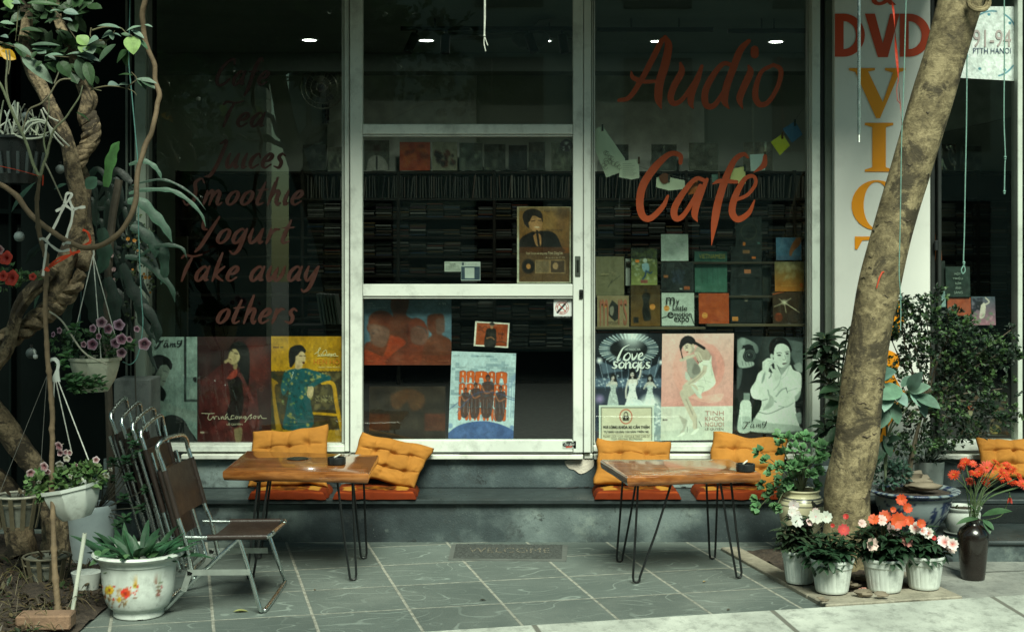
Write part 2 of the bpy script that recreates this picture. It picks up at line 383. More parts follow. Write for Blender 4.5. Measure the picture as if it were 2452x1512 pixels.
SK = {
'a': (1.05, [[(.82, .82), (.55, 1), (.18, .65), (.12, .2), (.32, 0), (.62, .3), (.86, .85)], [(.9, 1), (.78, .5), (.8, .1), (1.02, .08)]]),
'c': (.85, [[(.78, .75), (.6, 1), (.25, .75), (.1, .3), (.3, 0), (.75, .25)]]),
'e': (.85, [[(.15, .45), (.55, .55), (.72, .85), (.5, 1), (.2, .7), (.1, .25), (.35, 0), (.75, .25)]]),
'f': (.75, [[(.95, 1.75), (.75, 1.95), (.5, 1.5), (.35, .6), (.25, -.2), (.05, -.75)], [(.05, .95), (.4, 1.0), (.8, 1.02)]]),
'g': (1.0, [[(.82, .82), (.55, 1), (.18, .65), (.12, .2), (.32, 0), (.62, .3), (.84, .9)], [(.9, 1), (.78, .3), (.6, -.5), (.3, -.75), (.05, -.55)]]),
'h': (1.05, [[(.45, 1.95), (.3, 1.1), (.15, 0)], [(.2, .45), (.5, .95), (.75, .9), (.7, .3), (.85, 0), (1.0, .15)]]),
'i': (.5, [[(.3, 1), (.18, .5), (.2, .05), (.45, .1)]]),
'k': (.95, [[(.45, 1.95), (.3, 1.1), (.15, 0)], [(.8, 1), (.3, .5), (.55, .2), (.9, 0)]]),
'm': (1.6, [[(.2, 1), (.2, .5), (.1, 0)], [(.2, .5), (.5, 1), (.65, .8), (.55, 0)], [(.65, .5), (.95, 1), (1.15, .8), (1.1, .2), (1.25, 0), (1.45, .15)]]),
'n': (1.1, [[(.2, 1), (.2, .5), (.1, 0)], [(.2, .5), (.55, 1), (.75, .8), (.65, .2), (.8, 0), (1, .15)]]),
'o': (.95, [[(.6, 1), (.25, .75), (.1, .25), (.35, 0), (.7, .3), (.8, .8), (.6, 1)]]),
'r': (.85, [[(.2, 1), (.2, .5), (.1, 0)], [(.2, .5), (.5, .95), (.8, .95)]]),
's': (.8, [[(.75, .85), (.5, 1), (.3, .75), (.55, .4), (.45, .03), (.05, .12)]]),
't': (.75, [[(.5, 1.6), (.3, .8), (.2, .2), (.35, 0), (.65, .15)], [(.05, 1.05), (.4, 1.08), (.8, 1.12)]]),
'u': (1.1, [[(.2, 1), (.1, .4), (.25, 0), (.6, .3), (.85, .95)], [(.9, 1), (.78, .4), (.85, .05), (1.05, .12)]]),
'w': (1.4, [[(.2, 1), (.12, .4), (.25, 0), (.5, .3), (.7, .9)], [(.7, .9), (.62, .3), (.8, 0), (1.1, .4), (1.2, 1)]]),
'y': (1.05, [[(.2, 1), (.12, .4), (.3, 0), (.6, .35), (.85, .95)], [(.92, 1), (.75, .2), (.55, -.5), (.25, -.75), (.05, -.6)]]),
'C': (1.3, [[(1.3, 1.5), (1.2, 1.85), (.8, 1.75), (.3, 1.1), (.15, .4), (.4, 0), (.8, .1), (1.15, .45)]]),
'T': (1.2, [[(.1, 1.6), (.3, 1.8), (.9, 1.72), (1.5, 1.85)], [(.85, 1.7), (.6, .9), (.45, 0)]]),
'J': (1.1, [[(.5, 1.7), (.9, 1.9), (.85, 1.3), (.6, .3), (.25, -.5), (-.15, -.6)]]),
'S': (1.2, [[(1.15, 1.6), (.9, 1.9), (.5, 1.6), (.65, 1.0), (.65, .3), (.2, 0), (-.1, .3)]]),
'Y': (1.2, [[(.15, 1.8), (.25, 1.1), (.55, .95)], [(1.2, 1.85), (.8, .9), (.35, -.2), (.05, -.6)]]),
"'": (.3, [[(.3, 1.9), (.1, 1.5)]]), ' ': (.6, [])}
def script(mb, word, x0, x1, base, xh, Y, col, wt=.24, slant=.22, space=.12):
 tot = sum(SK[c][0] + space for c in word) - space; sx = (x1 - x0) / tot; x = x0; n = 0
 for c in word:
  for st in SK[c][1]:
   m = len(st); ws = []
   for i, (a, b) in enumerate(st):
    d = (st[min(i + 1, m - 1)][0] - st[max(i - 1, 0)][0], st[min(i + 1, m - 1)][1] - st[max(i - 1, 0)][1])
    vert = abs(d[1]) / (math.hypot(*d) + 1e-6); w = wt * xh * (.55 + .5 * vert)
    if i in (0, m - 1): w *= .55
    ws.append(w)
   stroke(mb, [(x + (a * sx) + slant * b * xh, base - b * xh) for a, b in st], ws, Y, col, lift=.0003 * (n % 3)); n += 1
  x += (SK[c][0] + space) * sx
YG = 7.70                                  # depth of the window glass
TH = R(13.1); U0, V0 = -.0409, 6.043       # the paving is laid at an angle to the shop front
def uv(u, v, z=0): return Vector((U0 + u * math.cos(TH) - v * math.sin(TH), V0 + u * math.sin(TH) + v * math.cos(TH), z))
def to_uv(p): dx, dy = p.x - U0, p.y - V0; return dx * math.cos(TH) + dy * math.sin(TH), -dx * math.sin(TH) + dy * math.cos(TH)
def tiles_mat():
 m = NT('wavy_stone_tiles'); co = m.coord('Object')
 sx = m.n('ShaderNodeSeparateXYZ', {0: co}); TU, TV = .402, .421
 u = m.math('DIVIDE', sx.outputs[0], TU); v = m.math('DIVIDE', sx.outputs[1], TV)
 wob = m.math('MULTIPLY', m.math('SUBTRACT', m.noise(9, co, 4), .5), .012)
 fu = m.math('FRACT', m.math('ADD', u, wob)); fv = m.math('FRACT', m.math('ADD', v, wob))
 du = m.math('MINIMUM', fu, m.math('SUBTRACT', 1, fu)); dv = m.math('MINIMUM', fv, m.math('SUBTRACT', 1, fv))
 gr = m.math('MAXIMUM', m.mapr(du, .012, .02, 1, 0), m.mapr(dv, .009, .015, 1, 0))
 cell = m.n('ShaderNodeCombineXYZ', {0: m.math('FLOOR', u), 1: m.math('FLOOR', v)}).outputs[0]
 wn = m.n('ShaderNodeTexWhiteNoise', {0: cell}, noise_dimensions='3D')
 off = m.n('ShaderNodeVectorMath', {0: wn.outputs[1], 1: (30, 30, 30)}, operation='MULTIPLY').outputs[0]
 pc = m.n('ShaderNodeVectorMath', {0: co, 1: off}, operation='ADD').outputs[0]
 pm = m.n('ShaderNodeMapping', {'Vector': pc, 'Scale': (1.0, 2.0, 1), 'Rotation': (0, 0, .3)}).outputs[0]
 f1 = m.noise(2.9, pm, .6, .5, .35)
 def lines(f, k, w):
  t = m.math('FRACT', m.math('MULTIPLY', f, k)); t = m.math('ABSOLUTE', m.math('SUBTRACT', t, .5)); return m.mapr(t, w, w * .35, 0, 1)
 ln = m.math('MAXIMUM', lines(f1, 7.5, .07), m.math('MULTIPLY', lines(m.noise(3.8, pm, .5, .5, .4), 6, .05), .45))
 ln = m.math('MULTIPLY', ln, m.mapr(m.noise(5, co, 2), .38, .55, .15, 1))
 fine = m.noise(150, co, 4, .7); dirt = m.noise(1.6, co, 5, .6)
 c = m.ramp(dirt, [(.3, (.080, .105, .095)), (.55, (.13, .158, .142)), (.75, (.21, .24, .21))])
 c = m.mix(m.mapr(fine, .35, .65, 0, .5), c, (.050, .065, .060))
 c = m.mix(m.math('MULTIPLY', ln, .55), c, (.27, .32, .285))
 c = m.mix(gr, c, m.ramp(m.noise(30, co, 4), [(.3, (.15, .15, .125)), (.6, (.34, .345, .29))]))
 wn3 = m.mapr(wn.outputs[0], 0, 1, .80, 1.18); c = m.mix(1.0, c, m.n('ShaderNodeCombineColor', {0: wn3, 1: wn3, 2: wn3}).outputs[0], 'MULTIPLY')
 st = m.mapr(m.noise(14, co, 6, .75), .66, .73, 0, .6); c = m.mix(st, c, (.27, .29, .25))
 h = m.math('ADD', m.math('MULTIPLY', fine, .5), m.math('ADD', m.math('MULTIPLY', ln, .5), m.math('MULTIPLY', gr, -.6)))
 m.bsdf(Base_Color=c, Roughness=.72, Normal=m.bump(h, .7, .006)); return m.m
def sheet_uv(name, pts, m, z=0.0, thick=0.0, kind='structure', parent=None):
 """flat piece of ground in paving coordinates; the object's axes follow the paving"""
 mb = MB(); mb.c = []
 if thick: mb.prism([(a, b, z) for a, b in pts], (0, 0, -thick))
 else: mb.poly([(a, b, z) for a, b in pts])
 o = mb.build(name, m, None, smooth=False); o.location = (U0, V0, 0); o.rotation_euler = (0, 0, TH)
 if kind: o['kind'] = kind
 return o
VK = to_uv(G(1497, 1488))[1]
sheet_uv('pavement', [(-9, VK), (9, VK), (9, 3.6), (-9, 3.6)], tiles_mat(), 0, .14)
def concrete(name, c1, c2, c3, sc=2.0, joint=None, ru=.8):
 m = NT(name); co = m.coord('Object'); a = m.noise(sc, co, 6, .62); b = m.noise(sc * 7, co, 6, .75); f = m.noise(160, co, 3)
 c = m.ramp(a, [(.3, c1), (.5, c2), (.7, c3)]); c = m.mix(m.mapr(b, .48, .66, 0, .6), c, tuple(v * .5 for v in c1)); c = m.mix(m.mapr(m.noise(sc * .6, co, 5, .7), .5, .7, 0, .45), c, tuple(v * .6 for v in c1))
 c = m.mix(m.mapr(b, .28, .38, .5, 0), c, c3)
 c = m.mix(m.mapr(f, .6, .75, 0, .3), c, (.02, .02, .02)); h = m.math('ADD', f, m.math('MULTIPLY', b, .8))
 if joint:
  sx = m.n('ShaderNodeSeparateXYZ', {0: co}).outputs[0]; t = m.math('FRACT', m.math('DIVIDE', m.math('SUBTRACT', sx, joint[0]), joint[1]))
  t = m.math('MINIMUM', t, m.math('SUBTRACT', 1, t)); j = m.mapr(t, .008, .014, 1, 0); c = m.mix(j, c, (.12, .12, .10)); h = m.math('SUBTRACT', h, j)
 m.bsdf(Base_Color=c, Roughness=ru, Normal=m.bump(h, .5, .006)); return m.m
M['kerb'] = concrete('kerb_concrete', (.27, .29, .255), (.40, .425, .375), (.53, .555, .49), 2.2, (to_uv(G(1857, 1472))[0], 1.016))
mb = MB(); k0, k1 = VK - .004, VK - .62
mb.prism([(-9, k0, .012), (-9, k1, -.05), (-9, k1 - .02, -.075), (-9, k1 - .02, -.14), (-9, k0, -.14)], (18, 0, 0))
o = mb.build('kerb', M['kerb'], None, smooth=False); o.location = (U0, V0, 0); o.rotation_euler = (0, 0, TH); o['kind'] = 'structure'
sheet_uv('road', [(-60, -60), (60, -60), (60, 60), (-60, 60)], concrete('asphalt', (.035, .036, .034), (.05, .05, .048), (.07, .07, .066), 3), -.125)
M['slab'] = concrete('pale_paving', (.17, .18, .165), (.24, .25, .225), (.32, .32, .28), 2.5)
M['beige'] = concrete('beige_stone_border', (.19, .175, .13), (.28, .255, .195), (.37, .34, .27), 3.5)
def gp(x, y): return to_uv(G(x, y))
def eps(q, v): return (q[0], v)
a0 = gp(2278, 1408); a1 = gp(2200, 1330)
sheet_uv('path', [(a0[0] - .06, VK + .002), (9, VK + .002), (9, 3.0), (a0[0] - .06, 3.0)], M['slab'], .004)
mj = MB()
for (xa, ya, xb, yb) in ((2225, 1345, 2318, 1378), (2300, 1374, 2460, 1368), (2230, 1350, 2235, 1351)):
 p, q = G(xa, ya), G(xb, yb); d = (q - p).normalized().cross(Vector((0, 0, 1))) * .004
 mj.add([p + d + Vector((0, 0, .008)), q + d + Vector((0, 0, .008)), q - d + Vector((0, 0, .008)), p - d + Vector((0, 0, .008))], [(0, 1, 2, 3)], (.05, .055, .05))
o = mj.build('paving_joint', M['plain'], None, smooth=False); o['kind'] = 'structure'
pl = gp(1952, 1437)[0] - .02; vf = VK + .003
u_in = gp(1990, 1425)[0]; v_in = gp(2050, 1423)[1] + .0
ub, vb = a0[0] - .07, v_in + 1.0
mb = MB()
def slab(u0, u1, v0, v1, z=.028, c=(1, 1, 1)): mb.bbox(u0, u1, v0, v1, -.05, z - .008, .004, c)
slab(pl, pl + .44, vf, v_in - .02); slab(pl + .445, ub - .33, vf + .002, v_in - .018, .026, (.9, .93, .93)); slab(ub - .325, ub, vf, v_in - .022, .029, (.95, .9, .85))
slab(pl, pl + .10, v_in - .016, v_in + .42, .026); slab(pl + .003, pl + .098, v_in + .424, vb, .024, (.6, .6, .6)); slab(ub - .11, ub, v_in - .018, vb, .026)
o = mb.build('tree_pit_border', M['beige'], None, smooth=False); o.location = (U0, V0, 0); o.rotation_euler = (0, 0, TH); o['kind'] = 'structure'
def mound(name, cx, cy, rx, ry, h, z0=0.0, n=26, seed=0, rot=TH):
 mb = MB(); vs = []; fs = []
 for i in range(n + 1):
  for j in range(n + 1):
   a, b = -1 + 2 * i / n, -1 + 2 * j / n; e = max(abs(a), abs(b)); x, y = a * rx, b * ry
   zz = h * (1 - e ** 4) + .012 * noise.noise(Vector((x * 14 + seed, y * 14, 0))) + .01 * noise.noise(Vector((x * 40 + seed, y * 40, 3)))
   vs.append((x, y, z0 + zz))
 for i in range(n):
  for j in range(n): fs.append((i * (n + 1) + j, (i + 1) * (n + 1) + j, (i + 1) * (n + 1) + j + 1, i * (n + 1) + j + 1))
 mb.add(vs, fs); o = mb.build(name, M['soil'], None); o.location = (cx, cy, 0); o.rotation_euler = (0, 0, rot); o['kind'] = 'structure'; return o
pc = uv((pl + .10 + ub - .11) / 2, v_in + .45); mound('tree_pit_soil', pc.x, pc.y, (ub - .11 - pl - .10) / 2 - .002, .46, .018, .012)
lc = G(100, 1440); mound('planting_bed_soil', -2.32, 6.35, .62, 1.15, .03, .008, 40, 5, 0)
XL, XR = P(335, 0, YG).x, P(2460, 0, YG).x
shop = thing('shop_building', 'cafe shop front with white aluminium frames, dark glass and a concrete bench ledge', 'building', (0, YG, 0))
def fb(mb, x0, y0, x1, y1, Y, d, col=None, b=.003):
 a, c = P(x0, y0, Y), P(x1, y1, Y); mb.bbox(min(a.x, c.x), max(a.x, c.x), Y, Y + d, min(a.z, c.z), max(a.z, c.z), b, col); return mb
def plinth_mat(k=1.0, nm='stained_concrete'):
 q = lambda *c: tuple(v * k for v in c)
 m = NT(nm); co = m.coord('Object'); a = m.noise(1.7, co, 6, .6); b = m.noise(9, co, 8, .75); f = m.noise(120, co, 4)
 c = m.ramp(a, [(.36, q(.008, .013, .015)), (.5, q(.028, .040, .042)), (.66, q(.11, .14, .135))])
 c = m.mix(m.mapr(b, .54, .66, 0, .75), c, (.035, .045, .045))
 bl = m.noise(5.5, co, 7, .7, .3); c = m.mix(m.mapr(bl, .60, .64, 0, .8), c, (.012, .016, .016))
 c = m.mix(m.mapr(m.noise(3.2, co, 7, .7), .58, .70, 0, .55), c, q(.20, .24, .21))
 c = m.mix(m.mapr(f, .66, .74, 0, .4), c, (.22, .25, .22))
 m.bsdf(Base_Color=c, Roughness=.62, Normal=m.bump(m.math('ADD', b, m.math('MULTIPLY', f, .5)), .35, .01)); return m.m
M['plinth'] = plinth_mat(1.35)
YB, ZS = 7.29, .224
XB0, XB1 = -2.2, 5.2
mb = MB(); mb.bbox(XB0, XB1, YB + .03, 7.68, -.05, ZS - .028, .004); mb.build('bench_base', M['plinth'], shop)
mb = MB(); mb.bbox(XB0, XB1, YB, 7.67, ZS - .026, ZS, .005); mb.build('bench_top', mat('bench_slate', (.028, .038, .039), .34, var=.35, scale=5, bump=.1, dirt=.4), shop)
ZW = P(0, 1097, 7.64).z
mb = MB(); mb.bbox(XB0, XB1, 7.645, 8.0, ZS + .001, ZW - .002, .003); mb.build('plinth_wall', plinth_mat(1.9, 'weathered_concrete'), shop)
for i, (a, b) in enumerate(((435, 975), (977, 1396), (1399, 1420), (1422, 1945), (2228, 2470))):
 x0, x1 = P(a, 0, 7.62).x, P(b, 0, 7.62).x; mb = MB(); mb.bbox(x0, x1, 7.60 if i != 2 else 7.63, 7.9, ZW, ZW + .026, .004); mb.build('sill', M['sill'], shop)
mb = MB(); mb.v = []
pts = [(1352, 1103), (1362, 1120), (1375, 1124), (1388, 1133), (1400, 1131), (1412, 1124), (1421, 1115), (1422, 1101), (1405, 1098), (1380, 1100)]
mb.prism([P(x, y, 7.640) for x, y in cr([pts[-1]] + pts, 3)[1:]], (0, .012, 0)); mb.build('plaster_patch', mat('flaking_plaster', (.55, .50, .42), .9, var=.2, scale=20, bump=.8, bscale=80), shop, smooth=False)
ZC, YR, XA, XZ, ZF = 3.2, 13.1, -3.7, 5.3, .30
def wall(name, x0, x1, y0, y1, z0, z1, m, parent=shop, b=.002): mb = MB(); mb.bbox(x0, x1, y0, y1, z0, z1, b); return mb.build(name, m, parent, smooth=False)
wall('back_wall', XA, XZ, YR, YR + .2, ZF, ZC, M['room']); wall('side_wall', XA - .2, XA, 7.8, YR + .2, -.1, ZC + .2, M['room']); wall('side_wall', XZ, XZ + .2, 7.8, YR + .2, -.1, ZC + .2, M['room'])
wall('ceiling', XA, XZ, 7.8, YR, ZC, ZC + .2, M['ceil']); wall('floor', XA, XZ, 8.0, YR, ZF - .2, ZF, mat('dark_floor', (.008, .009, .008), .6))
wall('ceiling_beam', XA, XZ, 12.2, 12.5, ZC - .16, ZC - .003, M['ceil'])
wall('upper_wall', -6.5, 7, 7.62, 8.0, 2.98, 7.2, mat('grey_render', (.16, .18, .16), .8, var=.2))  # upper wall in one plain grey render
wall('canopy', -3.4, 2.32, 6.42, 7.61, 3.08, 3.16, mat('canopy_sheet', (.06, .075, .06), .6))  # out of view; sized for the shade it casts on the upper frames
wall('back_panel', P(1380, 0, 12.9).x, P(1690, 0, 12.9).x, 12.98, 13.07, 1.9, P(0, 148, 12.98).z, mat('pale_panel', (.64, .70, .58), .7), b=.004)
wall('back_panel', P(780, 0, 12.9).x, P(1140, 0, 12.9).x, 12.98, 13.07, 1.9, P(0, 158, 12.98).z, bpy.data.materials['pale_panel'], b=.004)
a, b = P(2205, 185, 11), P(2452, 185, 11)
mb = MB(); mb.prism([P(2205, 185, 11), P(2500, 185, 11), P(2500, 262, 11), P(2205, 328, 11)], (0, .5, 0)); mb.build('pale_wedge', mat('wedge_grey', (.30, .34, .30), .8), shop, smooth=False)  # made-up pale wedge standing in for a light grey diagonal area
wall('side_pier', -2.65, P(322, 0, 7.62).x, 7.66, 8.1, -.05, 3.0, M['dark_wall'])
mb = MB(); fb(mb, 322, -40, 349, 1100, 7.60, .12, (.34, .38, .34)); fb(mb, 300, -40, 306, 1100, 7.655, .03, (.2, .22, .2)); fb(mb, 311, -40, 315, 1100, 7.655, .03, (.12, .13, .12)); mb.build('corner_post', M['white_paint'], shop)  # the wide white post is coloured down to look dimly lit
wf = MB()
TOP = -60
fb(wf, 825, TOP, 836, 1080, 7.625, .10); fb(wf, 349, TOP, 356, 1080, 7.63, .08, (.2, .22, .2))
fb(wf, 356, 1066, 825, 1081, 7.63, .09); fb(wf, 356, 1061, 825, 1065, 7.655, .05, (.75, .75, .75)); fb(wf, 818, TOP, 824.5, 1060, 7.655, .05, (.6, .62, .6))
w1 = wf.build('display_window', M['white_paint'], shop)
def pane(x0, y0, x1, y1, par, Y=YG):
 mb = MB(); mb.poly(list([P(x0, y0, Y), P(x1, y0, Y), P(x1, y1, Y), P(x0, y1, Y)])); return mb.build('pane', M['glass'], par, smooth=False)
pane(356, TOP, 824, 1064, w1)
dfm = MB()
fb(dfm, 838, TOP, 868, 1083, 7.60, .06); fb(dfm, 1372, TOP, 1396, 1083, 7.60, .06)
fb(dfm, 868.5, 297, 1371.5, 321, 7.602, .055); fb(dfm, 868.5, 322, 1371.5, 327, 7.61, .03, (.8, .8, .8))
fb(dfm, 868.5, 680, 1371.5, 709, 7.602, .055); fb(dfm, 868.5, 710, 1371.5, 715, 7.61, .03, (.8, .8, .8)); fb(dfm, 868.5, 1053, 1371.5, 1082, 7.602, .055)
door = dfm.build('door', M['white_paint'], shop)
for y0, y1 in ((TOP, 298), (326, 681), (714, 1054)): pane(868, y0, 1372, y1, door, 7.635)
mb = MB(); fb(mb, 1377, 613, 1390, 662, 7.594, .02, (.28, .30, .27)); fb(mb, 1381, 622, 1386, 652, 7.590, .02, (.06, .07, .06)); mb.build('handle', M['flat_steel'], door)
mb = MB(); mb.lathe([(.0, 0), (.006, 0), (.008, .004), (.008, .012)], (0, 0, 0), 16); mb = MB()
fb(mb, 1387, 693, 1396, 715, 7.590, .02, (.08, .09, .09)); fb(mb, 1389.5, 698, 1394, 709, 7.583, .02, (.03, .03, .03)); mb.build('lock', M['flat_steel'], door)
mb = MB(); fb(mb, 1100, 1084, 1372, 1086, 7.60, .03, (.3, .3, .28)); mb.build('door_track', M['flat_steel'], shop)
wf = MB(); fb(wf, 1397.5, TOP, 1415, 1083, 7.605, .12); fb(wf, 1416, TOP, 1420, 1083, 7.64, .06, (.7, .72, .7)); fb(wf, 1421, TOP, 1425, 1062, 7.655, .05, (.8, .8, .8))
fb(wf, 1425.5, 1061, 1932.5, 1065, 7.655, .05, (.8, .8, .8)); fb(wf, 1421, 1066, 1935, 1080, 7.63, .09)
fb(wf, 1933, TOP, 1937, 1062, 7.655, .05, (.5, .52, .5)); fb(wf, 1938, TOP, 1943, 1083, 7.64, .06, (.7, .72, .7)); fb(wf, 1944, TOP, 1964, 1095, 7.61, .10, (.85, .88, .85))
w2 = wf.build('display_window', M['white_paint'], shop); pane(1425, TOP, 1933, 1061, w2)
mb = MB(); fb(mb, 1964.5, TOP, 1975, 1110, 7.68, .3, (.02, .025, .025)); fb(mb, 1975.5, TOP, 1998, 1110, 7.66, .3, (.22, .25, .22)); mb.build('pillar', M['white_paint'], shop)  # the near-black strip paints the dark gap beside the window frame
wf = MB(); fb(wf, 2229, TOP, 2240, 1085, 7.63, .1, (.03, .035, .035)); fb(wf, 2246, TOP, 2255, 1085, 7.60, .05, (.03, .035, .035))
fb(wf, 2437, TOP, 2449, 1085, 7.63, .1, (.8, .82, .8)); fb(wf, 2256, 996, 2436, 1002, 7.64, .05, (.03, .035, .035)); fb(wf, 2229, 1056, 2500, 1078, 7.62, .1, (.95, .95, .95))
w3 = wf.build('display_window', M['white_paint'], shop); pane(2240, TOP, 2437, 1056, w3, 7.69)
mb = MB(); mb.tube([P(2246, 693, 7.58) + Vector((.016 * math.cos(a), 0, .016 * math.sin(a))) for a in np.linspace(0, 6.28, 17)], .004, 6); mb.build('pull_ring', M['black_metal'], w3); mb = MB(); fb(mb, 2239, 575, 2247, 600, 7.60, .02, (2, 2, 2)); mb.build('latch', M['black_metal'], w3)
mb = MB(); XS = P(2068, 0, 6.85).x
mb.bbox(XS, 5, 6.84, 7.25, -.02, .082, .003, (.55, .6, .58)); mb.build('step_riser', M['plinth'], shop)
mb = MB(); mb.bbox(XS - .01, 5.01, 6.825, 7.289, .083, .106, .008); mb.build('step_tread', bpy.data.materials['bench_slate'], shop)
mb = MB(); mb.bbox(P(1985, 0, 7.28).x, 5, 7.272, 7.289, .107, .20, .002)
mb.build('tile_band', mat('black_tiles', (.012, .016, .016), .18, var=.2), shop)
nb = thing('neighbour_house', 'dark unlit house wall behind the vines at far left', 'house', (-4, 8.2, 0))
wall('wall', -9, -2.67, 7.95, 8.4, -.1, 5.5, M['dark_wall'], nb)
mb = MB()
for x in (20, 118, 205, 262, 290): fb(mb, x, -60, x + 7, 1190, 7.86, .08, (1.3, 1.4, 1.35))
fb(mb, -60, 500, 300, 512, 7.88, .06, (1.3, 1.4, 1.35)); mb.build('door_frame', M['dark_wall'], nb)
mb = MB(); a, b = P(272, 0, 7.42), P(361, 0, 7.42); mb.bbox(a.x, b.x, 7.42, 7.63, -.02, P(0, 907, 7.42).z, .006)
tag(mb.build('concrete_block', concrete('rough_concrete', (.10, .115, .11), (.135, .15, .14), (.17, .185, .17), 3)), 'waist high grey concrete block beside the left window and above the folded chairs', 'block')
ob = thing('opposite_house', 'pale house across the street mirrored in the shop glass', 'house', (0, -7.5, 0))
wall('wall', -3.6, 9, -8.4, -7.5, -.12, 7.5, M['pale_facade'], ob); wall('wall', -14, -4.2, -9.4, -8.9, -.12, 9.0, M['pale_facade'], ob)
for i in range(5):
 for j in range(3): x = -3.0 + i * 2.4; z = .8 + j * 2.3; mb = MB(); mb.bbox(x, x + 1.1, -7.52, -7.46, z, z + 1.5, .01); mb.build('window', M['black_plastic'], ob)
def wood_mat():
 m = NT('varnished_slab_wood'); co = m.coord('Object'); mp = m.n('ShaderNodeMapping', {'Vector': co, 'Scale': (1.0, 7, 7)}).outputs[0]
 a = m.noise(3.2, mp, 5, .6, 1.6); b = m.noise(16, mp, 5, .7, .6); w = m.n('ShaderNodeTexWave', {'Vector': mp, 'Scale': 1.1, 'Distortion': 7, 'Detail': 4}, wave_type='BANDS', bands_direction='Y').outputs[1]
 c = m.ramp(a, [(.28, (.10, .028, .007)), (.5, (.26, .085, .018)), (.68, (.44, .17, .045))])
 c = m.mix(m.mapr(b, .4, .7, 0, .6), c, (.09, .026, .008)); c = m.mix(m.mapr(w, .2, .9, 0, .35), c, (.42, .17, .05))
 m.bsdf(Base_Color=c, Roughness=.16, Coat_Weight=.6, Coat_Roughness=.06, Normal=m.bump(b, .08, .003)); return m.m
M['slab_wood'] = wood_mat()
def hairpin(p0, p1, foot, par, r=.0055):
 """two rods from the table underside meeting in a loop at the floor"""
 f = Vector(foot); a, b = Vector(p0), Vector(p1); w = (b - a).normalized() * .016
 pts = [a, a.lerp(f - w, .5), f - w + Vector((0, 0, .03)), f - w * .8 + Vector((0, 0, .010)), f + Vector((0, 0, .0055)), f + w * .8 + Vector((0, 0, .010)), f + w + Vector((0, 0, .03)), b.lerp(f + w, .5), b]
 mb = MB(); mb.tube(pts, r, 7); pl = (a + b) / 2; d = (b - a) * .8; e = Vector((0, 0, 1)).cross(d).normalized() * .02
 mb.prism([pl - d - e, pl + d - e, pl + d + e, pl - d + e], (0, 0, -.003)); return mb.build('leg', M['black_metal'], par)
def slab_top(name, c, z, th, under, par):
 """bevelled board with four picture corners on the plane z, live front edge"""
 top = [Vector(v) for v in c]; edge = []
 n = 10
 for i in range(4):
  a, b = top[i], top[(i + 1) % 4]
  for k in range(n):
   t = k / n; q = a.lerp(b, t); w = .004 * noise.noise(q * 9); d = (b - a).normalized().cross(Vector((0, 0, 1))); edge.append(q + d * w)
 cen = sum(top, Vector()) / 4; m = len(edge); mb = MB(); rings = []
 for (ins, dz) in ((.010, 0), (.002, -.004), (0, -.010), (.0, -th * .6), (under * .5, -th * .93), (under, -th)):
  rings.append([q + (cen - q).normalized() * ins + Vector((0, 0, dz)) for q in edge])
 vs = [v for r_ in rings for v in r_]; fs = [(i * m + (k + 1) % m, i * m + k, (i + 1) * m + k, (i + 1) * m + (k + 1) % m) for i in range(len(rings) - 1) for k in range(m)]
 fs += [tuple(range(m)), tuple(range((len(rings)) * m - 1, (len(rings) - 1) * m - 1, -1))]
 mb.add(vs, fs); return mb.build(name, M['slab_wood'], par)
ZT = .500
def on(x, y, z): return G(x, y, z)
t1 = thing('slab_table', 'square slab wood table with hairpin legs holding an ashtray and a round dark coaster', 'table', (on(716, 1105, ZT).x, on(716, 1105, ZT).y, 0), 'wooden slab tables on hairpin legs')
def table(t, cs, th, legs):
 slab_top('table_top', [on(x, y, ZT) for x, y in cs], ZT, th, .012, t)
 for (xa, xb, yu, fx, fy) in legs:
  f = G(fx, fy); z = ZT - th - .003
  a, b = P(xa, 0, f.y), P(xb, 0, f.y); pa, pb = Vector((a.x, f.y, z)), Vector((b.x, f.y + .03, z)); hairpin(pa, pb, f, t)
table(t1, [(533, 1126), (883, 1133), (907, 1088), (590, 1078)], .045, [(808, 842, 0, 845, 1390), (842, 868, 0, 871, 1338), (618, 640, 0, 600, 1388), (625, 650, 0, 618, 1338)])
t2 = thing('slab_table', 'skewed slab wood table near the tree with an ashtray on its right tip', 'table', (on(1620, 1115, ZT).x, on(1620, 1115, ZT).y, 0), 'wooden slab tables on hairpin legs')
table(t2, [(1502, 1140), (1822, 1130), (1750, 1098), (1437, 1099)], .045, [(1528, 1610, 0, 1524, 1396), (1493, 1530, 0, 1484, 1346), (1690, 1722, 0, 1706, 1339), (1724, 1752, 0, 1769, 1385)])
def ashtray(x, y, label):
 c = on(x, y, ZT + .001); t = thing('ashtray', label, 'ashtray', c, 'ashtrays')
 mb = MB(); r = .043; mb.lathe([(0, .001), (r * .9, 0), (r, .003), (r, .03), (r * .97, .034), (r * .86, .034), (r * .82, .030), (r * .78, .008), (0, .006)], c, 32, rf=lambda a, z: 1 - (.04 if z > .03 and abs(math.sin(2 * a)) > .985 else 0)); mb.build('bowl', M['black_plastic'], t)
 mb = MB(); mb.tube([c + Vector((-.01, -.005, .034)), c + Vector((.012, .03, .042))], .004, 7, col=(60, 55, 48)); mb.build('notch_bar', M['black_plastic'], t)
 return t
ashtray(806, 1111, 'black round ashtray beside the coaster on the square table'); ashtray(1785, 1127, 'black round ashtray on the right tip of the skewed table')
mb = MB(); c = on(713, 1098, ZT + .001); mb.lathe([(0, .0), (.05, 0), (.052, .002), (.05, .004), (0, .0045)], c, 32); tag(mb.build('coaster', M['black_plastic']), 'flat dark round coaster on the square table left of the ashtray', 'coaster')
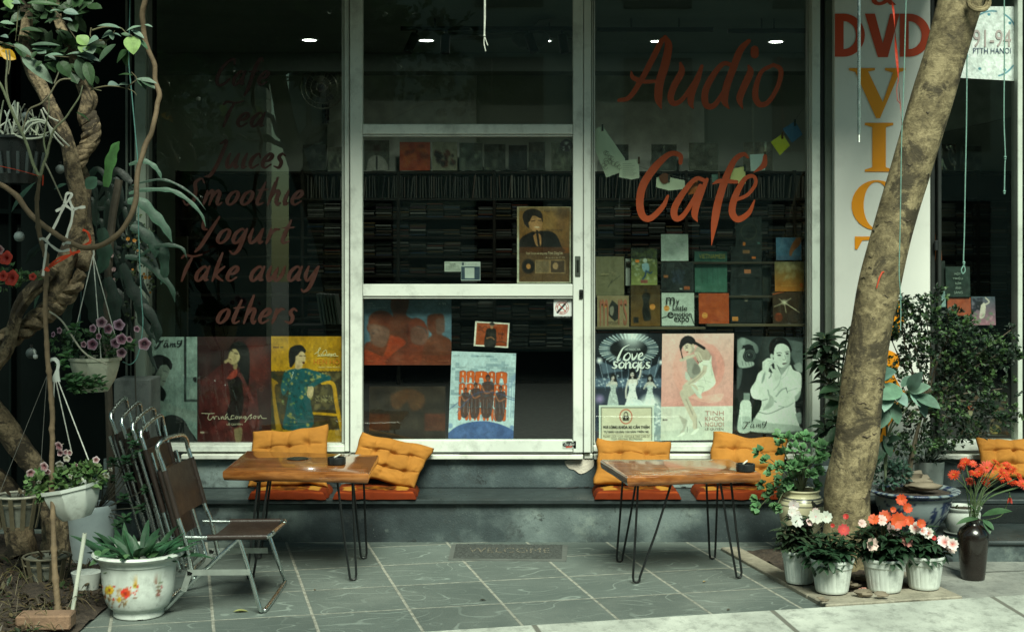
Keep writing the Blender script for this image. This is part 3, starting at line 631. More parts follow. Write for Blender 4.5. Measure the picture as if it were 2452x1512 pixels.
def tufted(name, c4, th, label, group, nu=4, nv=3, seed=0, par=None, tuft=None, sag=.0):
 """buttoned square cushion between four corners tl,tr,bl,br; the face towards the camera is the outer one"""
 tl, tr, bl, br = [Vector(v) for v in c4]; n = 56; vs = []; nrm = (tr - tl).cross(bl - tl).normalized()
 if nrm.y > 0: nrm = -nrm
 g = random.Random(seed); T = tuft or [((i + 1) / nu + g.uniform(-.035, .035), (j + 1) / nv + g.uniform(-.035, .035)) for i in range(nu - 1) for j in range(nv - 1)]
 def prof(u, v, side):
  e = min(u, 1 - u, v, 1 - v); h = (1 - (1 - min(e / .16, 1)) ** 2) ** .5 * .6 + .4 * min(1, e / .4)
  for a, b in T:
   d = math.hypot(u - a, v - b); h -= .50 * math.exp(-(d / .035) ** 2) + .30 * math.exp(-(d / .10) ** 2)
  for k in range(1, nu):
   d = abs(u - k / nu - .012 * math.sin(v * 9 + k)); h -= .15 * math.exp(-(d / .02) ** 2) * min(1, e * 9)
  for k in range(1, nv):
   d = abs(v - k / nv - .012 * math.sin(u * 11 + k)); h -= .20 * math.exp(-(d / .016) ** 2) * min(1, e * 9)
  h += .30 * noise.noise(Vector((u * 2.6 + seed, v * 2.6, side + 5))) * min(1, e * 6) + .13 * noise.noise(Vector((u * 6 + seed, v * 6, side))) * min(1, e * 8) + .06 * noise.noise(Vector((u * 17 + seed, v * 17, side)))
  return h
 for side in (1, -1):
  for j in range(n + 1):
   for i in range(n + 1):
    u, v = i / n, j / n
    wu = u + .018 * math.sin(v * math.pi) * (1 - 2 * u) ** 3; wv = v + .03 * math.sin(u * math.pi) * (1 - 2 * v) ** 3
    p = (tl * (1 - wu) + tr * wu) * (1 - wv) + (bl * (1 - wu) + br * wu) * wv
    e = min(u, 1 - u, v, 1 - v)
    h = 0 if e == 0 else max(prof(u, v, side), .05)
    p = p + nrm * (side * th * .5 * h) + nrm * (-sag * math.sin(math.pi * v))
    p += Vector((.012 * noise.noise(Vector((u * 3, v * 4, seed + 3))), 0, .016 * noise.noise(Vector((u * 3.3, v * 3, seed + 9)))))
    vs.append(p)
 m = (n + 1) ** 2; fs = []
 for s_ in (0, 1):
  for j in range(n):
   for i in range(n):
    a = s_ * m + j * (n + 1) + i; q = (a, a + n + 1, a + n + 2, a + 1); fs.append(q if s_ == 0 else q[::-1])
 mb = MB(); mb.add(vs, fs); o = mb.build(name, M['mustard'])
 bmx = o.data; import bmesh; bm = bmesh.new(); bm.from_mesh(bmx); bmesh.ops.remove_doubles(bm, verts=bm.verts, dist=1e-5); bm.to_mesh(bmx); bm.free()
 bmx.polygons.foreach_set('use_smooth', [True] * len(bmx.polygons)); return tag(o, label, 'cushion', group)
GM = 'mustard back cushions leaning on the shop front'
tufted('back_cushion', (P(604, 1032, 7.57), P(786, 1016, 7.57), P(592, 1166, 7.42), P(786, 1164, 7.42)), .085, 'mustard tufted cushion upright against the window behind the square table', GM, seed=1)
tufted('back_cushion', (P(867, 1033, 7.54), P(1040, 1070, 7.57), P(822, 1140, 7.44), P(992, 1168, 7.42)), .09, 'mustard tufted cushion slumped crooked before the door with its corner poking right', GM, seed=2)
tufted('back_cushion', (P(1430, 1048, 7.57), P(1607, 1058, 7.57), P(1421, 1160, 7.42), P(1606, 1163, 7.42)), .085, 'mustard tufted cushion below the padlock notice, upright behind the skewed table', GM, nu=3, seed=3)
tufted('back_cushion', (P(1708, 1032, 7.57), P(1890, 1051, 7.57), P(1688, 1160, 7.42), P(1872, 1164, 7.42)), .09, 'mustard tufted cushion tilted under the black and white portrait beside the leafy herb', GM, nu=3, seed=4)
tufted('back_cushion', (P(2336, 1047, 7.56), P(2500, 1052, 7.56), P(2352, 1146, 7.42), P(2510, 1150, 7.42)), .09, 'mustard cushion at the far right edge behind the red daisies', GM, seed=5)
def seat_cushion(x0, x1, label, seed):
 Y0, Y1 = YB - .012, 7.56; a, b = P(x0, 0, Y0).x, P(x1, 0, Y0).x; n = 40; art = Art(0, 0, 1, 1, n * 2, (150, 66, 28))
 art.rect(0, .62, 1, 1, (138, 54, 24)).line([(.04, .95), (.5, .94), (.96, .95)], .022, (220, 100, 44)); art.rect(.12, .46, .88, .86, (150, 60, 22)).rect(.30, .50, .72, .82, (100, 56, 20))
 art.spots(60, (.3, .50, .72, .82), .035, [(190, 120, 30), (150, 80, 20), (60, 30, 12)], .8, seed); art.poly([(.1, .44), (.24, .44), (.28, .84), (.13, .88)], (222, 160, 66), False).poly([(.74, .44), (.88, .44), (.90, .86), (.76, .84)], (222, 160, 66), False)
 c = art.colours(.5); ny, nx = c.shape[:2]; vs = []; cc = []
 for j in range(n + 1):
  for i in range(n + 1):
   u, v = i / n, j / n; e = min(u, 1 - u, v, 1 - v); x = a + (b - a) * u; y = Y1 + (Y0 - Y1) * v
   z = ZS + .003 + .040 * min(1, (e / .05)) ** .5 * (.85 + .2 * min(1, e * 5)) + .004 * noise.noise(Vector((u * 7, v * 7, seed)))
   vs.append((x + .008 * noise.noise(Vector((u * 3, v * 6, seed))), y + .006 * noise.noise(Vector((u * 9, v * 3, seed))) , z)); cc.append(c[min(ny - 1, int(v * ny)), min(nx - 1, int(u * nx))])
 f = [(j * (n + 1) + i, (j + 1) * (n + 1) + i, (j + 1) * (n + 1) + i + 1, j * (n + 1) + i + 1) for j in range(n) for i in range(n)]
 mb = MB(); mb.add(vs, f, np.array(cc)); mb.bbox(a + .012, b - .012, Y0 + .01, Y1 - .01, ZS + .002, ZS + .03, .004, L3(84, 28, 10)); o = mb.build('seat_pad', bpy.data.materials['rust_fabric_vc'])
 return tag(o, label, 'seat cushion', 'rust red seat pads on the bench ledge')
mat('rust_fabric_vc', (1, 1, 1), .9, spec=.1, var=.2, scale=12, bump=.35, bscale=300, dist=.002)
seat_cushion(594, 782, 'rust red seat pad under the square table and the upright left cushion', 1); seat_cushion(796, 996, 'rust red seat pad under the crooked slumped cushion', 2)
seat_cushion(1424, 1632, 'rust red seat pad under the cushion below the padlock notice', 3); seat_cushion(1668, 1882, 'rust red seat pad under the tilted cushion by the herb', 4)
for k, (pts, lb) in enumerate((([(1333, 1167), (1352, 1168), (1375, 1166), (1392, 1163), (1403, 1157), (1409, 1160), (1400, 1165), (1420, 1164)], 'thin black cord lying on the ledge left of the padlock notice cushion'), ([(1632, 1166), (1650, 1163), (1668, 1166), (1655, 1169), (1640, 1164), (1675, 1163)], 'thin black cord tangled on the ledge between two rust red pads'))):
 mb = MB(); q = [G(x, y, ZS + .006) for x, y in pts]; mb.tube(cr(q, 5), .003, 5, col=(.02, .02, .02)); tag(mb.build('cord', M['rope']), lb, 'cord')
def U(pts, k=5): return [Vector(p) for p in cr(pts, k)]
NX, FX = 5.87, 6.27
ch = thing('folding_chair', 'open folding chair of chrome tube with brown vinyl back and seat facing right', 'chair', (-1.22, 6.05, 0), 'chrome folding chairs')
def xz(x, y, Y): q = P(x, y, Y); return q.x, q.z
def tubes(name, pts, r=.0095, par=ch, m=None): mb = MB(); mb.tube(U(pts), r, 10); return mb.build(name, m or M['chrome'], par)
def pp(x, y, near=True): return P(x, y, NX if near else FX)
tubes('back_frame', [pp(462, 1385), pp(443, 1290), pp(427, 1240), pp(394, 1126), pp(379, 1085), pp(378, 1066), pp(388, 1054) + Vector((0, .05, 0)), P(434, 1041, 6.13), P(446, 1052, 6.22), pp(449, 1068, False), pp(457, 1094, False), pp(488, 1203, False), pp(505, 1246, False), pp(524, 1330, False)])
tubes('seat_frame', [pp(443, 1285.5), pp(500, 1286), pp(600, 1286), pp(640, 1284), pp(652, 1277) + Vector((0, .03, 0)), P(676, 1256, 6.2), P(681, 1249, 6.24), pp(672, 1246, False), pp(600, 1248, False), pp(486, 1247.5, False)])
fn = G(629, 1466); ff = G(679, 1399)
tubes('leg', [pp(571, 1282), pp(600, 1378), pp(618, 1440), pp(624, 1458), Vector((fn.x, fn.y, .012)) , Vector((fn.x + .01, fn.y + .04, .010)), Vector((ff.x + .005, ff.y - .04, .010)), Vector((ff.x + .003, ff.y, .03)), pp(672, 1360, False), pp(640, 1270, False), pp(631, 1250, False)])
rn = G(397, 1455); rf = Vector((rn.x, FX, .010))
tubes('leg', [pp(573, 1288), pp(486, 1368), pp(430, 1422), Vector((rn.x + .03, NX, .03)), Vector((rn.x, NX + .02, .010)), Vector((rn.x - .01, NX + .08, .010)), rf + Vector((-.01, -.06, 0)), rf + Vector((.03, -.005, .02)), Vector((P(573, 0, NX).x - .12, FX, .19)), Vector((P(573, 0, NX).x, FX, .30))])
def strap(a, b, w, par=ch, th=.003):
 mb = MB(); a, b = Vector(a), Vector(b); d = (b - a).normalized(); n = d.cross(Vector((0, 1, 0))).normalized() * w / 2
 mb.prism([a - n, b - n, b + n, a + n], (0, th, 0))
 for q in (a + d * .012, b - d * .012): mb.lathe([(0, -.004), (.005, -.003), (.005, .003)], q, 8, tilt=Matrix.Rotation(R(90), 3, 'X'))
 return mb.build('brace', M['flat_steel'], par)
for Yk in (NX - .014, FX + .011):
 s = lambda x, y: P(x, y, NX) + Vector((0, Yk - NX, 0))
 strap(s(450, 1368), s(600, 1367), .024); strap(s(456, 1366), s(441, 1412), .024)
mb = MB()
def cloth(a, b, c, d, n=14, sagn=.01, nrm=Vector((1, 0, 0)), th=.004, m='vinyl', name='backrest', par=ch, ripple=.003):
 a, b, c, d = [Vector(v) for v in (a, b, c, d)]; vs = []
 for s_ in (0, 1):
  for j in range(n + 1):
   for i in range(n + 1):
    u, v = i / n, j / n; p = (a * (1 - u) + b * u) * (1 - v) + (c * (1 - u) + d * u) * v
    w = math.sin(math.pi * u); p += nrm * (-sagn * w + ripple * math.sin(v * 30) * max(0, u - .7) * 3 + .004 * noise.noise(p * 9)) + nrm * th * (s_ - .5); vs.append(p)
 k = (n + 1) ** 2; fs = []
 for s_ in (0, 1):
  for j in range(n):
   for i in range(n): q = s_ * k + j * (n + 1) + i; fs.append((q, q + 1, q + n + 2, q + n + 1))
 for i in range(n):
  for (p0, st) in ((0, 1), (n * (n + 1), 1), (0, n + 1), (n, n + 1)): q = p0 + i * st; fs.append((q, q + st, q + st + k, q + k))
 mb = MB(); mb.add(vs, fs); e1 = [a.lerp(c, t) for t in np.linspace(0, 1, 6)]; e2 = [b.lerp(d, t) for t in np.linspace(0, 1, 6)]
 mb.tube(e1, .0125, 10); mb.tube(e2, .0125, 10); return mb.build(name, M[m], par)
cloth(pp(394, 1126), pp(458, 1094, False), pp(426, 1240), pp(489, 1203, False))
cloth(pp(497, 1286), pp(552, 1248, False), pp(640, 1284), pp(672, 1247, False), nrm=Vector((0, 0, 1)), sagn=.012, name='seat', ripple=0)
def folded(name, label, loc):
 t = thing(name, label, 'chair', (0, 0, 0), 'chrome folding chairs'); w = .34
 lx = lambda z: -.27 * z
 tubes('back_frame', [(lx(.02), 0, .02), (lx(.3), 0, .3), (lx(.62), 0, .62), (lx(.69) - .002, .01, .685), (lx(.72) + .01, .06, .715), (lx(.74) + .03, w - .05, .745), (lx(.72) + .03, w, .70), (lx(.62) + .02, w, .62), (lx(.3) + .01, w, .3), (lx(.02), w, .02)], .0095, t)
 tubes('leg', [(lx(.55) + .045, .02, .56), (lx(.3) + .05, .02, .3), (.045, .02, .03), (.05, .06, .012), (.05, w - .06, .012), (.045, w - .02, .03), (lx(.3) + .05, w - .02, .3), (lx(.55) + .05, w - .02, .56)], .0095, t)
 tubes('leg', [(lx(.60) - .035, .01, .60), (lx(.3) - .03, .01, .3), (-.04, .01, .03), (-.04, .05, .012), (-.04, w - .05, .012), (-.04, w - .01, .03), (lx(.3) - .03, w - .01, .3)], .0095, t)
 cloth((lx(.61), 0, .61), (lx(.60) + .02, w, .60), (lx(.30), 0, .30), (lx(.30) + .01, w, .30), par=t)
 cloth((lx(.5) + .03, .02, .5), (lx(.5) + .04, w - .02, .5), (lx(.16) + .03, .02, .16), (lx(.16) + .04, w - .02, .16), par=t, name='seat')
 t.location = loc; return t
b0 = P(448, 0, 6.75)
f0 = folded('folding_chair', 'folded chrome chair leaning nearest the open chair, fourth back from the left', (b0.x, 6.62, 0)); f0.scale = (1, 1, .94)
for k, lb in enumerate(('folded chrome chair third from the left in the leaning row, its orange brown back showing', 'folded chrome chair second from the left in the leaning row', 'folded chrome chair at the far left of the leaning row, half in shadow')):
 q = copy_tree(f0); q.location = (b0.x - .052 * (k + 1), 6.67 + .06 * k, 0); q.scale = (1, 1, .98 + .03 * k); q.rotation_euler = (0, R(-1.0 * k), R(3 * k)); q['label'] = lb
mm = thing('door_mat', 'worn grey doormat reading WELCOME on the paving before the door', 'mat', (0, 0, 0))
c4 = [G(1082, 1305), G(1360, 1306), G(1356, 1344), G(1073, 1341)]
mb = MB(); mb.prism([c4[3], c4[2], c4[1], c4[0]], (0, 0, .006)); mb.build('border', mat('mat_rubber', (.10, .11, .10), .7), mm)
i4 = [G(1092, 1304.5), G(1347, 1306.5), G(1345, 1340), G(1085, 1338)]
mb = MB(); n = 120; vs = []; m_ = 24
for j in range(m_ + 1):
 for i in range(n + 1):
  u, v = i / n, j / m_; p = (i4[0] * (1 - u) + i4[1] * u) * (1 - v) + (i4[3] * (1 - u) + i4[2] * u) * v; e = min(u * 8, (1 - u) * 8, v * 3, (1 - v) * 3, 1); p.z = .007 + .009 * e ** .5 + random.uniform(-.0022, .0022) * (e > 0); vs.append(p)
mb.add(vs, [(j * (n + 1) + i, (j + 1) * (n + 1) + i, (j + 1) * (n + 1) + i + 1, j * (n + 1) + i + 1) for j in range(m_) for i in range(n)]); mb.build('pile', mat('mat_pile', (.060, .068, .062), .95, var=.5, scale=60, bump=1.0, bscale=500, dist=.004), mm, smooth=False)
v, f = glyphs('WELCOME'); a = v.min(0); b = v.max(0); mb = MB(); mb2 = []
for q in v:
 u = .13 + .76 * (q[0] - a[0]) / (b[0] - a[0]); w = .72 - .34 * (q[1] - a[1]) / (b[1] - a[1]); p = (i4[0] * (1 - u) + i4[1] * u) * (1 - w) + (i4[3] * (1 - u) + i4[2] * u) * w; mb2.append((p.x, p.y, .0162))
mb.add(mb2, f, L3(112, 106, 92)); mb.build('lettering', M['ink'], mm, smooth=False)
YS = 12.7
sh = thing('shelf_unit', 'long dark wooden shelving packed with discs along the back wall', 'shelf', (0, YS, ZF))
def sx(x): return P(x, 0, YS).x
def sz(y): return P(0, y, YS).z
rows = [410, 474, 520, 566, 612, 658, 704, 760, 830]
mb = MB();
for y in rows: b_ = MB(); b_.bbox(sx(420), sx(2460), YS, YS + .34, sz(y + 6), sz(y), .002); b_.build('shelf_board', M['dark_wood'], sh)
for x in (420, 720, 950, 1180, 1400, 1640, 1900, 2120, 2340): b_ = MB(); b_.bbox(sx(x), sx(x + 7), YS - .004, YS + .35, ZF + .002, sz(408), .002); b_.build('upright', M['dark_wood'], sh)
b_ = MB(); b_.bbox(sx(420), sx(2460), YS + .345, YS + .36, ZF + .002, sz(408), .001); b_.build('back_panel', M['dark_wood'], sh)
def island_mat(name, stops, rough=.3):
 m = NT(name); r_ = m.n('ShaderNodeObjectInfo').outputs['Random']; g = m.n('ShaderNodeNewGeometry').outputs['Random Per Island']
 f_ = m.math('FRACT', m.math('ADD', r_, g)); c = m.ramp(f_, stops); m.bsdf(Base_Color=c, Roughness=rough); return m.m
M['discs'] = island_mat('disc_cases', [(0, (.012, .015, .013)), (.3, (.035, .04, .033)), (.5, (.008, .01, .01)), (.62, (.05, .055, .045)), (.7, (.06, .018, .01)), (.76, (.012, .03, .05)), (.82, (.07, .05, .02)), (.88, (.022, .02, .014)), (1, (.15, .16, .14))], .18)
M['spines'] = island_mat('record_spines', [(0, (.02, .022, .02)), (.35, (.06, .065, .05)), (.55, (.015, .018, .018)), (.75, (.09, .09, .07)), (.9, (.05, .025, .015)), (1, (.14, .15, .12))], .35)
g = random.Random(3)
cd = MB(); cd.bbox(0, .142, 0, .125, 0, .0098, .0008); base = cd.build('disc_case', M['discs']); LB = 'thin plastic disc case lying in the tall piles on the dark back shelves'; GRP = 'disc cases piled on the back shelves'
tag(base, LB, 'disc case', GRP); rest = MB(); n_ind = 0; first = True
for r_i in range(1, 8):
 yb = rows[r_i + 1] if r_i + 1 < len(rows) else 830
 zb = sz(rows[r_i + 1]) if r_i + 1 < len(rows) else ZF
 zt_ = sz(rows[r_i] + 7); x = 735
 while x < 2420:
  zz = zb + .001; top = zt_ - g.choice([.005, .01, .02, .03, .05, .075]) ; X0 = sx(x)
  vis = (868 < x < 1370 and 2 <= r_i <= 4) or (1430 < x < 1900 and r_i in (1, 2))
  while zz + .0102 < top:
   dx, dy = g.uniform(-.006, .006), g.uniform(-.012, .014)
   if vis and n_ind < 295:
    if first: o = base; first = False
    else: o = base.copy(); COL.objects.link(o)
    o.location = (X0 + dx, YS + .03 + dy, zz); n_ind += 1
   else: rest.box(X0 + dx, X0 + dx + .142, YS + .03 + dy, YS + .155 + dy, zz, zz + .0096)
   zz += .0104
  x += 41
tag(rest.build('disc_cases', M['discs'], None, smooth=False), 'dim rows of piled disc cases filling the back shelves', 'disc cases', None, 'stuff')
rb = MB(); rb.bbox(0, .012, 0, .24, 0, .215, .001); base = rb.build('record_sleeve', M['spines']); tag(base, 'upright record sleeve standing spine out in the upper shelf row', 'record', 'record sleeves filed on the upper shelf row'); first = True
x = 735
while x < 2100:
 if g.random() < .93:
  if first: o = base; first = False
  else: o = base.copy(); COL.objects.link(o)
  o.location = (sx(x), YS + .01 + g.uniform(0, .03), sz(474) + .002); o.rotation_euler = (0, R(g.choice([0, 0, 0, 2, 6, -3])), 0); o.scale = (g.uniform(.5, 1.1), 1, g.uniform(.85, .98))
 x += g.uniform(4.5, 9)
tops = [(872, 932, 336, (70, 74, 64), 'white shirt'), (957, 1030, 340, (150, 60, 26), ''), (1035, 1095, 340, (120, 122, 100), ''), (1100, 1155, 342, (66, 74, 64), ''), (1160, 1210, 345, (46, 50, 42), ''), (1218, 1262, 348, (24, 28, 26), ''), (1266, 1305, 340, (50, 54, 46), ''), (1320, 1366, 342, (84, 90, 76), ''),
  (725, 780, 346, (56, 62, 54), ''), (785, 822, 352, (90, 94, 80), ''), (1450, 1505, 346, (50, 56, 50), ''), (1560, 1620, 346, (60, 66, 58), ''), (1650, 1720, 342, (84, 88, 74), ''), (1780, 1850, 340, (90, 90, 76), ''), (2240, 2290, 345, (60, 40, 24), ''), (2300, 2350, 350, (70, 66, 50), '')]
desc = ['grey sleeve of a person in white shirt', 'burnt orange sleeve', 'cream sleeve with a dark brush mark', 'grey green sleeve beside the cream one', 'olive sleeve with small pale words', 'black sleeve', 'narrow charcoal sleeve with a glint', 'pale grey sleeve near the door edge', 'grey sleeve seen behind the left window', 'small pale sleeve behind the fan', 'charcoal sleeve seen under the word Audio', 'grey sleeve behind the letter C', 'cream sleeve with a fan of rays', 'cream sleeve near the hanging yellow note', 'brown sleeve at far right', 'olive sleeve by the rope at far right']
for i, (x0, x1, y0, c, _) in enumerate(tops):
 A = Art(0, 0, 1, 1, 28, tuple(v * 1.15 for v in c))
 if i == 0: A.ell(.5, .3, .14, .17, (60, 52, 44)).poly([(.1, 1), (.2, .62), (.5, .5), (.8, .62), (.92, 1)], (170, 172, 160)).line([(.5, .55), (.5, .95)], .06, (30, 30, 30))
 elif i == 2: A.spots(26, (.15, .35, .85, .8), .09, [(30, 20, 16), (90, 40, 20)], .9, 4)
 elif i == 12:
  for k in range(14): a = -math.pi * k / 13; A.line([(.5, .8), (.5 + .5 * math.cos(a), .8 + .6 * math.sin(a))], .02, (60, 62, 50))
 else: A.spots(14, (.15, .2, .85, .85), .12, [tuple(v * .6 for v in c), tuple(min(v * 2.0, 200) for v in c)], .5, i)
 A.grain(5, 12); mb = MB(); Yt = YS + .06; sheet(mb, A, *quad(x0, y0, x1, 408, Yt), gain=.9); a, b = P(x0, y0, Yt), P(x1, 408, Yt); mb.box(a.x, b.x, Yt + .001, Yt + .006, b.z, a.z, L3(60, 60, 54))
 al = mb.build('album', M['print']); tag(al, desc[i] + ' propped on top of the back shelves', 'album', 'albums propped on the back shelves')
 f_ = MB(); q = quad(x0 - 1, y0 - 2, x1 + 1, 408, Yt - .006); vs = []
 for j in range(9):
  for k in range(9):
   u, v = k / 8, j / 8; p = (q[0] * (1 - u) + q[1] * u) * (1 - v) + (q[2] * (1 - u) + q[3] * u) * v; p.y += .010 * noise.noise(Vector((u * 4 + i * 3, v * 4, i))); vs.append(p)
 f_.add(vs, [(j * 9 + k, (j + 1) * 9 + k, (j + 1) * 9 + k + 1, j * 9 + k + 1) for j in range(8) for k in range(8)]); f_.build('film', M['film'], al)
for i, (x, lb) in enumerate(((741, 'round white downlight seen in the left window'), (1021, 'round white downlight at the left of the door glass'), (1303, 'round white downlight at the right of the door glass beside the fan'), (1575, 'round white downlight half hidden by the letter A'), (1858, 'round white downlight at the right of the big window'))):
 c = P(x, 95.5 + i, GY(95.5 + i, ZC)); t = thing('ceiling_light', lb, 'ceiling light', c, 'round downlights in the cafe ceiling')
 mb = MB(); mb.lathe([(.055, -.002), (.064, -.006), (.066, -.001)], c, 28, col=(.5, .5, .5)); mb.build('rim', M['plain'], t)
 mb = MB(); mb.lathe([(0, -.004), (.054, -.004)], c, 28); mb.build('diffuser', M['lamp'], t)
 ld = bpy.data.lights.new('downlight', 'SPOT'); ld.energy = 22; ld.color = (.93, 1, .88); ld.spot_size = R(140); ld.spot_blend = .8; ld.shadow_soft_size = .05; lo = bpy.data.objects.new('downlight', ld); COL.objects.link(lo); lo.parent = t; lo.location = (0, 0, -.03)
YT = 10.4
def track(x0, x1, y, heads, lb):
 c = P((x0 + x1) / 2, y, YT); t = thing('light_track', lb, 'track light', c); mb = MB(); a, b = P(x0, y, YT), P(x1, y, YT); mb.bbox(a.x, b.x, YT - .02, YT + .02, a.z - .02, a.z + .012, .002); mb.build('rail', M['black_metal'], t)
 mb = MB()
 for k, xx in enumerate((a.x + .25, b.x - .25)): r_ = MB(); r_.tube([(xx, YT, a.z + .01), (xx, YT, ZC)], .006, 6); r_.build('rod', M['black_metal'], t)
 for (hx, tx, ty) in heads:
  p = P(hx, y + 4, YT); q = P(tx, ty, YT - .04); h = MB(); d = (q - p); h.tube([p, p + d * .22], .008, 8); s_ = p + d * .2; h.tube([s_, s_ + d * .02, q - d * .01, q], [.03, .034, .034, .03], 16); h.build('spotlight', M['black_metal'], t)
track(960, 1397, 68, [(1000, 976, 125), (1068, 1065, 128), (1262, 1280, 125), (1345, 1353, 128)], 'long black light track with four spotlights seen through the door glass'); track(1430, 1708, 70, [], 'bare black light track seen above the letter A'); track(1742, 1935, 73, [], 'short bare black light track at the top right of the big window')
fc = P(1270, 85, 10.9); t = thing('ceiling_fan', 'grey three bladed ceiling fan behind the door glass', 'fan', fc)
mb = MB(); mb.lathe([(0, -.10), (.09, -.095), (.14, -.05), (.15, 0), (.10, .03), (.04, .05), (0, .05)], fc, 28); mb.build('motor', mat('fan_grey', (.10, .12, .10), .5), t)
mb = MB(); mb.tube([fc + Vector((0, 0, .04)), Vector((fc.x, fc.y, ZC))], .018, 10); mb.lathe([(.02, -.16), (.06, -.12), (.065, -.03), (.07, 0)], (fc.x, fc.y, ZC), 20); mb.build('rod', M['black_metal'], t)
for a in (R(160), R(40), R(-80)):
 d = Vector((math.cos(a), math.sin(a), .02)); w = Vector((-d.y, d.x, .15)).normalized(); mb = MB(); mb.prism([fc + d * .14 - w * .03, fc + d * .30 - w * .06, fc + d * .68 - w * .065, fc + d * .70, fc + d * .68 + w * .065, fc + d * .30 + w * .06, fc + d * .14 + w * .03], (0, 0, .006)); mb.build('blade', bpy.data.materials['fan_grey'], t)
wc = P(772, 208, 12.4); t = thing('wall_fan', 'round caged wall fan seen dimly at the top of the left window', 'fan', wc)
tl = Matrix.Rotation(R(90), 3, 'X') @ Matrix.Rotation(R(10), 3, 'X')
cg = MB()
for rr, yy in ((.19, 0), (.185, -.04), (.14, -.075), (.09, -.09), (.04, -.095)): cg.tube([wc + tl @ Vector((rr * math.cos(a), rr * math.sin(a), -yy)) for a in np.linspace(0, 2 * math.pi, 33)], .0035 if rr < .19 else .007, 5, caps=False)
for k in range(30):
 a = k * math.pi / 15; cg.tube([wc + tl @ Vector((r_ * math.cos(a), r_ * math.sin(a), h)) for r_, h in ((.03, .095), (.09, .09), (.14, .075), (.185, .04), (.19, 0), (.12, -.05))], .0015, 4, caps=False)
cg.build('cage', mat('fan_chrome', (.4, .42, .32), .3, metal=.7), t)
for k in range(3):
 a = R(120 * k + 20); b = a + R(60); mb = MB(); mb.poly([wc + tl @ Vector((r_ * math.cos(q), r_ * math.sin(q), h)) for r_, q, h in ((.03, a, .02), (.15, a - .1, .04), (.165, (a + b) / 2, .02), (.13, b, -.01), (.03, b, 0))]); mb.build('blade', bpy.data.materials['fan_grey'], t)
mb = MB(); mb.tube([wc, wc + Vector((0, .2, -.02)), wc + Vector((0, .22, -.3))], [.05, .04, .03], 12); mb.build('motor', M['black_plastic'], t)
mb = MB(); mb.bbox(P(420, 0, 9.2).x, P(448, 0, 9.2).x, 9.2, 9.24, .32, P(0, 565, 9.2).z, .004); tag(mb.build('wooden_board', mat('plank_wood', (.07, .055, .025), .6, var=.3, scale=4)), 'upright brown plank standing dimly inside the left window behind the long leaves', 'board')
g2 = thing('bookshelf', 'low dark shelf with thin pale books leaning behind the yellow poster', 'shelf', (P(760, 0, 9).x, 9, ZF))
mb = MB(); a, b = P(690, 779, 9.0), P(822, 779, 9.0); mb.bbox(a.x, b.x, 9.0, 9.3, a.z - .02, a.z, .003); mb.build('shelf_board', M['dark_wood'], g2)
mb = MB(); mb.bbox(a.x, a.x + .02, 9.0, 9.3, ZF + .002, a.z - .021, .002); mb.build('upright', M['dark_wood'], g2); mb = MB(); mb.bbox(b.x - .02, b.x, 9.0, 9.3, ZF + .002, a.z - .021, .002); mb.build('upright', M['dark_wood'], g2)
for k in range(6):
 p, q = P(757 + 8 * k, 703 + k * .6, 8.98), P(768 + 8 * k, 776, 8.98); mb = MB(); d = Vector((.012, 0, 0)); mb.prism([p, q, q + d, p + d], (0, .2, 0), (.17, .18, .15)); tag(mb.build('thin_book', M['plain'], None, smooth=False), 'thin pale grey book leaning in a row behind the left window', 'book', 'thin pale books leaning together')
def fr(bx, by, s): return lambda x, y: (bx + s * x, by + s * y)
F1, F2, F3, F4 = fr(1376.8, 538.7, .3959), fr(335.2, 778.2, .20996), fr(808.1, 658.5, .2969), fr(808.1, 0, .4551)
F5 = fr(2135.6, 538.7, .3763)       # far right glass
GP = 'posters taped inside the shop glass'
def poster(A, fm, lb, Y=7.712, gain=1.15, quadp=None, texts=(), name='poster', cat='poster', grp=GP, wave=.0015, ground=7, big=8, mirror=None):
 A.grain(ground, big); x0, y0, x1, y1 = A.r; q = quadp or [(x0, y0), (x1, y0), (x0, y1), (x1, y1)]
 t = thing(name, lb, cat, P(*fm(*q[2]), Y), grp); mb = MB(); c = [P(*fm(*p), Y) for p in q]; sheet(mb, A, *c, gain=gain, wave=wave); mb.build('paper', M['print'], t)
 if texts:
  tm = MB()
  for tx in texts:
   s_, a, b, c_, d = tx[:5]; col = L3(*tx[5]); p, r_ = fm(a, b), fm(c_, d); text(tm, s_, p[0], p[1], r_[0], r_[1], Y - .003, col, *(tx[6:]))
  tm.build('lettering', M['ink'], t, smooth=False)
 return t
A = Art(120, 655, 527, 1305, 100, (16, 24, 34))
A.grad((12, 18, 26), (60, 78, 100), 850, 1050)
for k in range(44):
 a = math.pi * 2 * k / 44
 for r1, r2 in ((1.0, .82), (.78, .66)): A.line([(325 + 175 * r1 * math.cos(a), 750 + 95 * r1 * math.sin(a)), (325 + 175 * r2 * math.cos(a), 750 + 95 * r2 * math.sin(a))], 9, (200, 215, 220) if k % 3 else (120, 140, 150), .75)
A.ell(325, 750, 110, 58, (10, 14, 18), 0, .2); A.ell(345, 665, 60, 70, (235, 245, 245), 0, .7, .85); A.ell(325, 860, 190, 40, (18, 24, 34), 0, .4, .8)
for k in range(9): x = 140 + k * 46; A.line([(x, 800 + 20 * (k % 2)), (x + 30 * (4 - k) * .4, 1000)], 4, (200, 220, 240), .5)
A.ell(150, 820, 14, 14, (250, 250, 255), 0, .8); A.ell(520, 830, 12, 12, (250, 250, 255), 0, .8); A.poly([(150, 820), (300, 880), (170, 900)], (150, 175, 200), False, .4, 3); A.poly([(520, 830), (390, 890), (480, 920)], (150, 175, 200), False, .4, 3)
